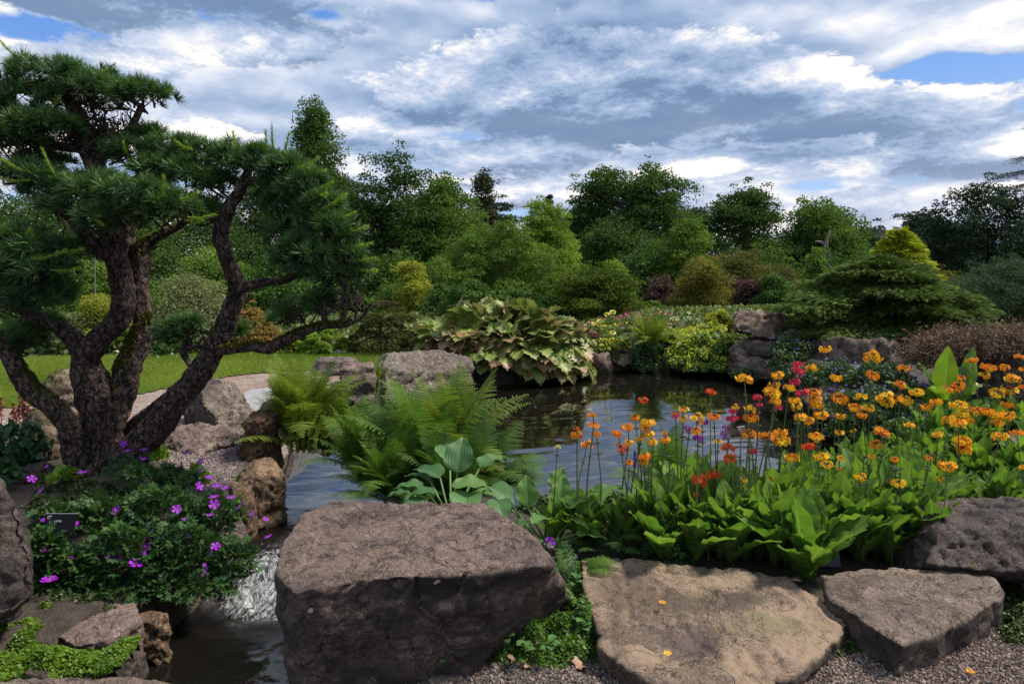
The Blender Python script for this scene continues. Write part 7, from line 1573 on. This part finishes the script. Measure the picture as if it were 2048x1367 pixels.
# ------------------------------------------------------------------ creeping cover, grit, litter
def build_cover():
    EARTH = plain('dark earth', (.028, .022, .014), .95, vary=.5, scale=20)
    rng = np.random.default_rng(81)
    G1 = leafmat('tiny creeping leaf', (.035, .085, .010), (.12, .23, .020), trans=.3, rough=.5); G2 = leafmat('dim creeping moss', (.022, .045, .010), (.075, .115, .022), trans=.2)
    G3 = leafmat('bright creeping leaf', (.05, .11, .008), (.16, .26, .02), trans=.3, rough=.5)
    def cover(label, poly, z, mat, n, size, hump=.05, name='ground_cover', zfun=None):
        W_ = [tuple(gr(x, y, z).xy) for x, y in poly]; P = np.array(W_); lo, hi = P.min(0), P.max(0); X = rng.uniform(lo, hi, (n * 4, 2)); X = X[poly_sd(X, W_) + .03 * vnoise(np.c_[X, X[:, 0] * 0] * 9, 3) < 0][:n]; n = len(X)
        sd = -poly_sd(X, W_); zz = z + hump * sstep(sd, 0, .12) * (1 + .8 * vnoise(np.c_[X, 0 * X[:, 0]] * 12, 4)) - .02 + rng.uniform(-.02, .006, n); Q = np.c_[X, zz]
        if zfun is not None: Q[:, 2] += zfun(X)
        G = Geo(); up = unit(rdir(rng, n) * .7 + [0, -.2, 1]); leaves(G, Q, rdir(rng, n) * [1, 1, .4], size * rng.uniform(.5, 1.4, n), .45 + .4 * vnoise(Q * 9, 5) + rng.normal(0, .2, n), rng, base=(np.array([[0, 0, 0], [.46, .35, .08], [.3, .9, .02], [-.3, .9, .02], [-.46, .35, .08]]) - [0, .4, 0], np.array([[0, 1, 2, 4], [4, 2, 3, 3]])[:1]), up=up)
        # a low earth pad beneath the leaves
        us = np.linspace(lo[0], hi[0], 40); vs = np.linspace(lo[1], hi[1], 40); U, Vv = np.meshgrid(us, vs); XY = np.c_[U.ravel(), Vv.ravel()]; s2 = -poly_sd(XY, W_); z2 = z + hump * sstep(s2, 0, .12) * (1 + .8 * vnoise(np.c_[XY, 0 * XY[:, 0]] * 12, 4)) - .035
        if zfun is not None: z2 += zfun(XY)
        z2 = np.where(s2 < -.01, z - .10, z2); Fc = grid_faces(40, 40); Fc = Fc[(s2[Fc] > -.02).all(1)]
        G.add(np.c_[XY, z2], Fc, 1, tint=.05)
        tag(link(name, G.mesh(name, [mat, EARTH])), label, 'ground cover', kind='stuff')
    cover('bright tiny leaved creeping cover between the big block and the tan slab', [(880, 1315), (930, 1285), (985, 1240), (1080, 1205), (1150, 1190), (1130, 1140), (1165, 1110), (1195, 1190), (1215, 1250), (1205, 1310), (1120, 1335), (1000, 1330)], .02, G1, 15000, .017, .10)
    cover('dull creeping cover in the gap between the tan slab and the grey slab', [(1600, 1300), (1660, 1262), (1700, 1235), (1660, 1200), (1700, 1190), (1790, 1290), (1760, 1320), (1650, 1330)], .01, G2, 7000, .016, .05)
    cover('creeping cover at the right edge beside the grey slab', [(1985, 1150), (2100, 1180), (2110, 1290), (2000, 1290), (1970, 1240), (2015, 1200)], .02, G2, 6000, .017, .08)
    cover('bright green creeping cover carpeting the bank under the left boulder', [(-60, 1235), (60, 1205), (130, 1210), (150, 1240), (110, 1285), (200, 1298), (240, 1272), (272, 1268), (255, 1300), (215, 1330), (150, 1350), (-60, 1345)], -.30, G3, 22000, .018, .06)
    cover('mossy cover on the grit above the stream rocks', [(450, 975), (475, 935), (500, 940), (475, 1000), (455, 1010)], .0, G3, 1200, .016, .03)
    cover('low dark green cover round the foot of the pine', [(40, 965), (120, 950), (230, 975), (300, 985), (340, 1010), (200, 1030), (90, 1030), (50, 1010)], -.02, G2, 6000, .022, .07)
    cover('dim cover under the left boulder and the cranesbills', [(20, 1180), (110, 1165), (220, 1190), (250, 1215), (140, 1225), (60, 1215)], -.27, G2, 5000, .018, .05)
    cover('low cover on the bank behind the hostas', [(1020, 1010), (1100, 985), (1250, 985), (1330, 1010), (1300, 1080), (1160, 1090), (1080, 1060)], .0, G2, 6000, .024, .06)
    # larger leaved weeds in the cover
    wd = leafmat('bramble like weed', (.05, .12, .03), (.10, .20, .05), trans=.25, rough=.45)
    for i, (x, y) in enumerate([(985, 1245), (1085, 1225), (960, 1285), (905, 1295), (1115, 1205), (945, 1265), (1010, 1290), (1100, 1300), (890, 1320), (1150, 1165), (1165, 1255), (1050, 1300)]):
        c = gr(x, y, .08); c.z = max(c.z, .02); root = empty('weed', Vector((c.x, c.y, 0)), f'small three leaved weed in the creeping cover by the big block', 'weed', 'weeds in the creeping cover'); 
        for k in range(5):
            V, Fc, u, s = leaf_grid(.045, .017, 7, 5, lambda t: np.sin(math.pi * np.clip(t * .95 + .05, 0, 1)) ** .6, .5, -.3, fold=.2); link('leaf', Geo().add(V @ yaw(k * 1.26 + i).T + [0, 0, c.z + .01 * k], Fc, tint=rng.random(), u=u, s=1).mesh('leaf', wd), root)
        V, Fc, _ = tube([(0, 0, 0), (0, 0, c.z + .03)], [.002, .002], 4); link('stem', Geo().add(V, Fc, tint=.5).mesh('stem', wd), root)
    # grit: small stones in the two gravelled places
    def stones(label, poly, z, n, r0, r1, cols, seed):
        W_ = [tuple(gr(x, y, z).xy) for x, y in poly]; P = np.array(W_); lo, hi = P.min(0), P.max(0); X = rng.uniform(lo, hi, (n * 4, 2)); X = X[poly_sd(X, W_) + .06 * vnoise(np.c_[X, X[:, 0] * 0] * 7, 3) < 0][:n]; n = len(X)
        V = np.array([[1, 0, 0], [-1, 0, 0], [0, 1, 0], [0, -1, 0], [0, 0, 1], [0, 0, -1], [.6, .6, .5], [-.6, .6, .4], [.5, -.6, .5], [-.6, -.5, .5]], float)
        bm = bmesh.new(); [bm.verts.new(v) for v in V]; bmesh.ops.convex_hull(bm, input=bm.verts); bm.verts.index_update(); Fc = np.array([[v.index for v in f.verts] for f in bm.faces if len(f.verts) == 3]); V = np.array([v.co[:] for v in bm.verts]); bm.free()
        r = r0 + (r1 - r0) * rng.random(n) ** 2.5; M = frames(rdir(rng, n) * [1, 1, .3], roll=rng.uniform(0, 6, n)) * (r[:, None] * rng.uniform(.5, 1.0, (n, 3)))[:, None, :]
        V2, F2 = stamp(V, Fc, M, np.c_[X, land(X) + r * .3]); G = Geo().add(V2, F2, tint=np.repeat(rng.random(n), len(V)))
        tag(link('gravel', G.mesh('gravel', leafmat('grit stone ' + str(seed), cols[0], cols[1], trans=0, rough=.8, spec=.3), smooth=False)), label, 'gravel', kind='stuff')
    stones('mixed brown and pale gravel at lower right', [(1570, 1380), (1600, 1320), (1780, 1300), (1850, 1325), (2010, 1235), (2120, 1240), (2120, 1420), (1570, 1420)], 0, 11000, .003, .011, ((.035, .024, .02), (.34, .25, .20)), 1)
    stones('gritty soil and small stones below the big block', [(740, 1380), (760, 1335), (900, 1315), (1200, 1325), (1330, 1370), (1330, 1420), (740, 1420)], 0, 5200, .002, .010, ((.025, .018, .015), (.34, .26, .21)), 2)
    stones('grey grit beside the pine, above the stream rocks', [(330, 905), (480, 895), (500, 925), (450, 960), (440, 1040), (380, 1020), (330, 960)], 0, 9000, .004, .014, ((.06, .045, .045), (.40, .31, .29)), 3)
    # dead leaves
    dl = leafmat('dead leaf', (.20, .10, .06), (.42, .26, .17), trans=.1)
    for i, (x, y, lb) in enumerate([(868, 1335, 'curled tan oak leaf on the grit below the big block'), (905, 1332, 'second tan dead leaf near the curled one'), (1035, 1322, 'dead brown leaf at the foot of the creeping cover'), (1062, 1330, 'reddish dead leaf by the creeping cover'), (1160, 1330, 'pale dead leaf left of the tan slab'), (800, 1325, 'grey dead leaf against the big block')]):
        c = gr(x, y, .015); n = 18; a = np.linspace(0, 2 * math.pi, n, endpoint=False); r = .028 * (1 + .28 * np.sin(a * 7)) * (.55 + .45 * np.abs(np.cos(a))); V = np.vstack([np.c_[np.cos(a) * r * 1.5, np.sin(a) * r, .012 * np.cos(2 * a) + .006], [0, 0, .0]])
        tag(link('dead_leaf', Geo().add(V @ yaw(i * 1.3).T, np.c_[np.arange(n), (np.arange(n) + 1) % n, np.full(n, n)], tint=rng.random()).mesh('dead_leaf', dl), loc=c), lb, 'dead leaf')
build_cover()

# ------------------------------------------------------------------ plant labels
def text_mesh(body, size, mat, name='lettering'):
    cu = bpy.data.curves.new('t', 'FONT'); cu.body = body; cu.size = size; cu.extrude = .0004; cu.align_x = 'LEFT'
    o = bpy.data.objects.new('t', cu); COL.objects.link(o); dg = bpy.context.evaluated_depsgraph_get(); dg.update()
    me = bpy.data.meshes.new_from_object(o.evaluated_get(dg)); bpy.data.objects.remove(o); me.materials.clear(); me.materials.append(mat); me.name = name
    return me
def build_signs():
    blk = plain('black label plastic', (.012, .013, .018), .3, spec=.5); wht = plain('engraved white', (.75, .76, .80), .6); stk = plain('grey label stake', (.20, .20, .21), .6)
    def sign(label, px, py, Y, w, h, lines, rz=0, tilt=25, big=True):
        Y = rY(Y); c = at(px, py, Y); z = land1(c.x, Y); loc = Vector((c.x, Y, z)); root = empty('plant_label', loc, label, 'plant label')
        R = Matrix.Rotation(math.radians(rz), 4, 'Z') @ Matrix.Rotation(math.radians(90 - tilt), 4, 'X'); T = Matrix.Translation(Vector((0, 0, max(c.z - z, .05)))) @ R
        G = Geo(); box(G, (0, 0, 0), (w / 2, h / 2, .0015)); me = G.mesh('plate', blk, smooth=False); me.transform(T); pl = link('plate', me, root)
        G = Geo()
        box(G, (0, h / 2 + .0008, 0), (w / 2 + .001, .001, .002)); me = G.mesh('edge', wht, smooth=False); me.transform(T); link('edge', me, pl)
        for (tx, x, y, s) in lines:
            me = text_mesh(tx, s, wht); me.transform(T @ Matrix.Translation((-w / 2 + x, h / 2 - y, .0026))); link('lettering', me, pl)
        V, Fc, _ = tube([(0, .012, 0), (0, .008, max(c.z - z, .05))], [.005, .005], 8); link('stake', Geo().add(V, Fc).mesh('stake', stk), root)
    sign('black plant label with small white lettering behind the grey slab', 1655, 1128, 3.66, .13, .075, [('PRIMULA 1', .006, .013, .0075), ('Ranunculaceae', .006, .023, .0075), ('Ranu', .022, .042, .018)])
    sign('dark plant label half buried in the cranesbills', 120, 1045, 4.25, .19, .11, [('Aarhia', .012, .018, .010), ('hort', .012, .030, .010), ('LATIX', .06, .05, .016)], rz=0, tilt=25)
    sign('small black plant label on a stake in front of the water', 1484, 860, 4.8, .06, .05, [('Iris', .008, .02, .012)], rz=20, tilt=35)
    sign('tiny dark plant label on a pale stake among the meadow flowers', 1359, 672, 18.0, .12, .08, [], tilt=30)
    sign('grey plant label post among the primula leaves at lower right', 1746, 1066, 3.9, .09, .02, [], tilt=70)
build_signs()
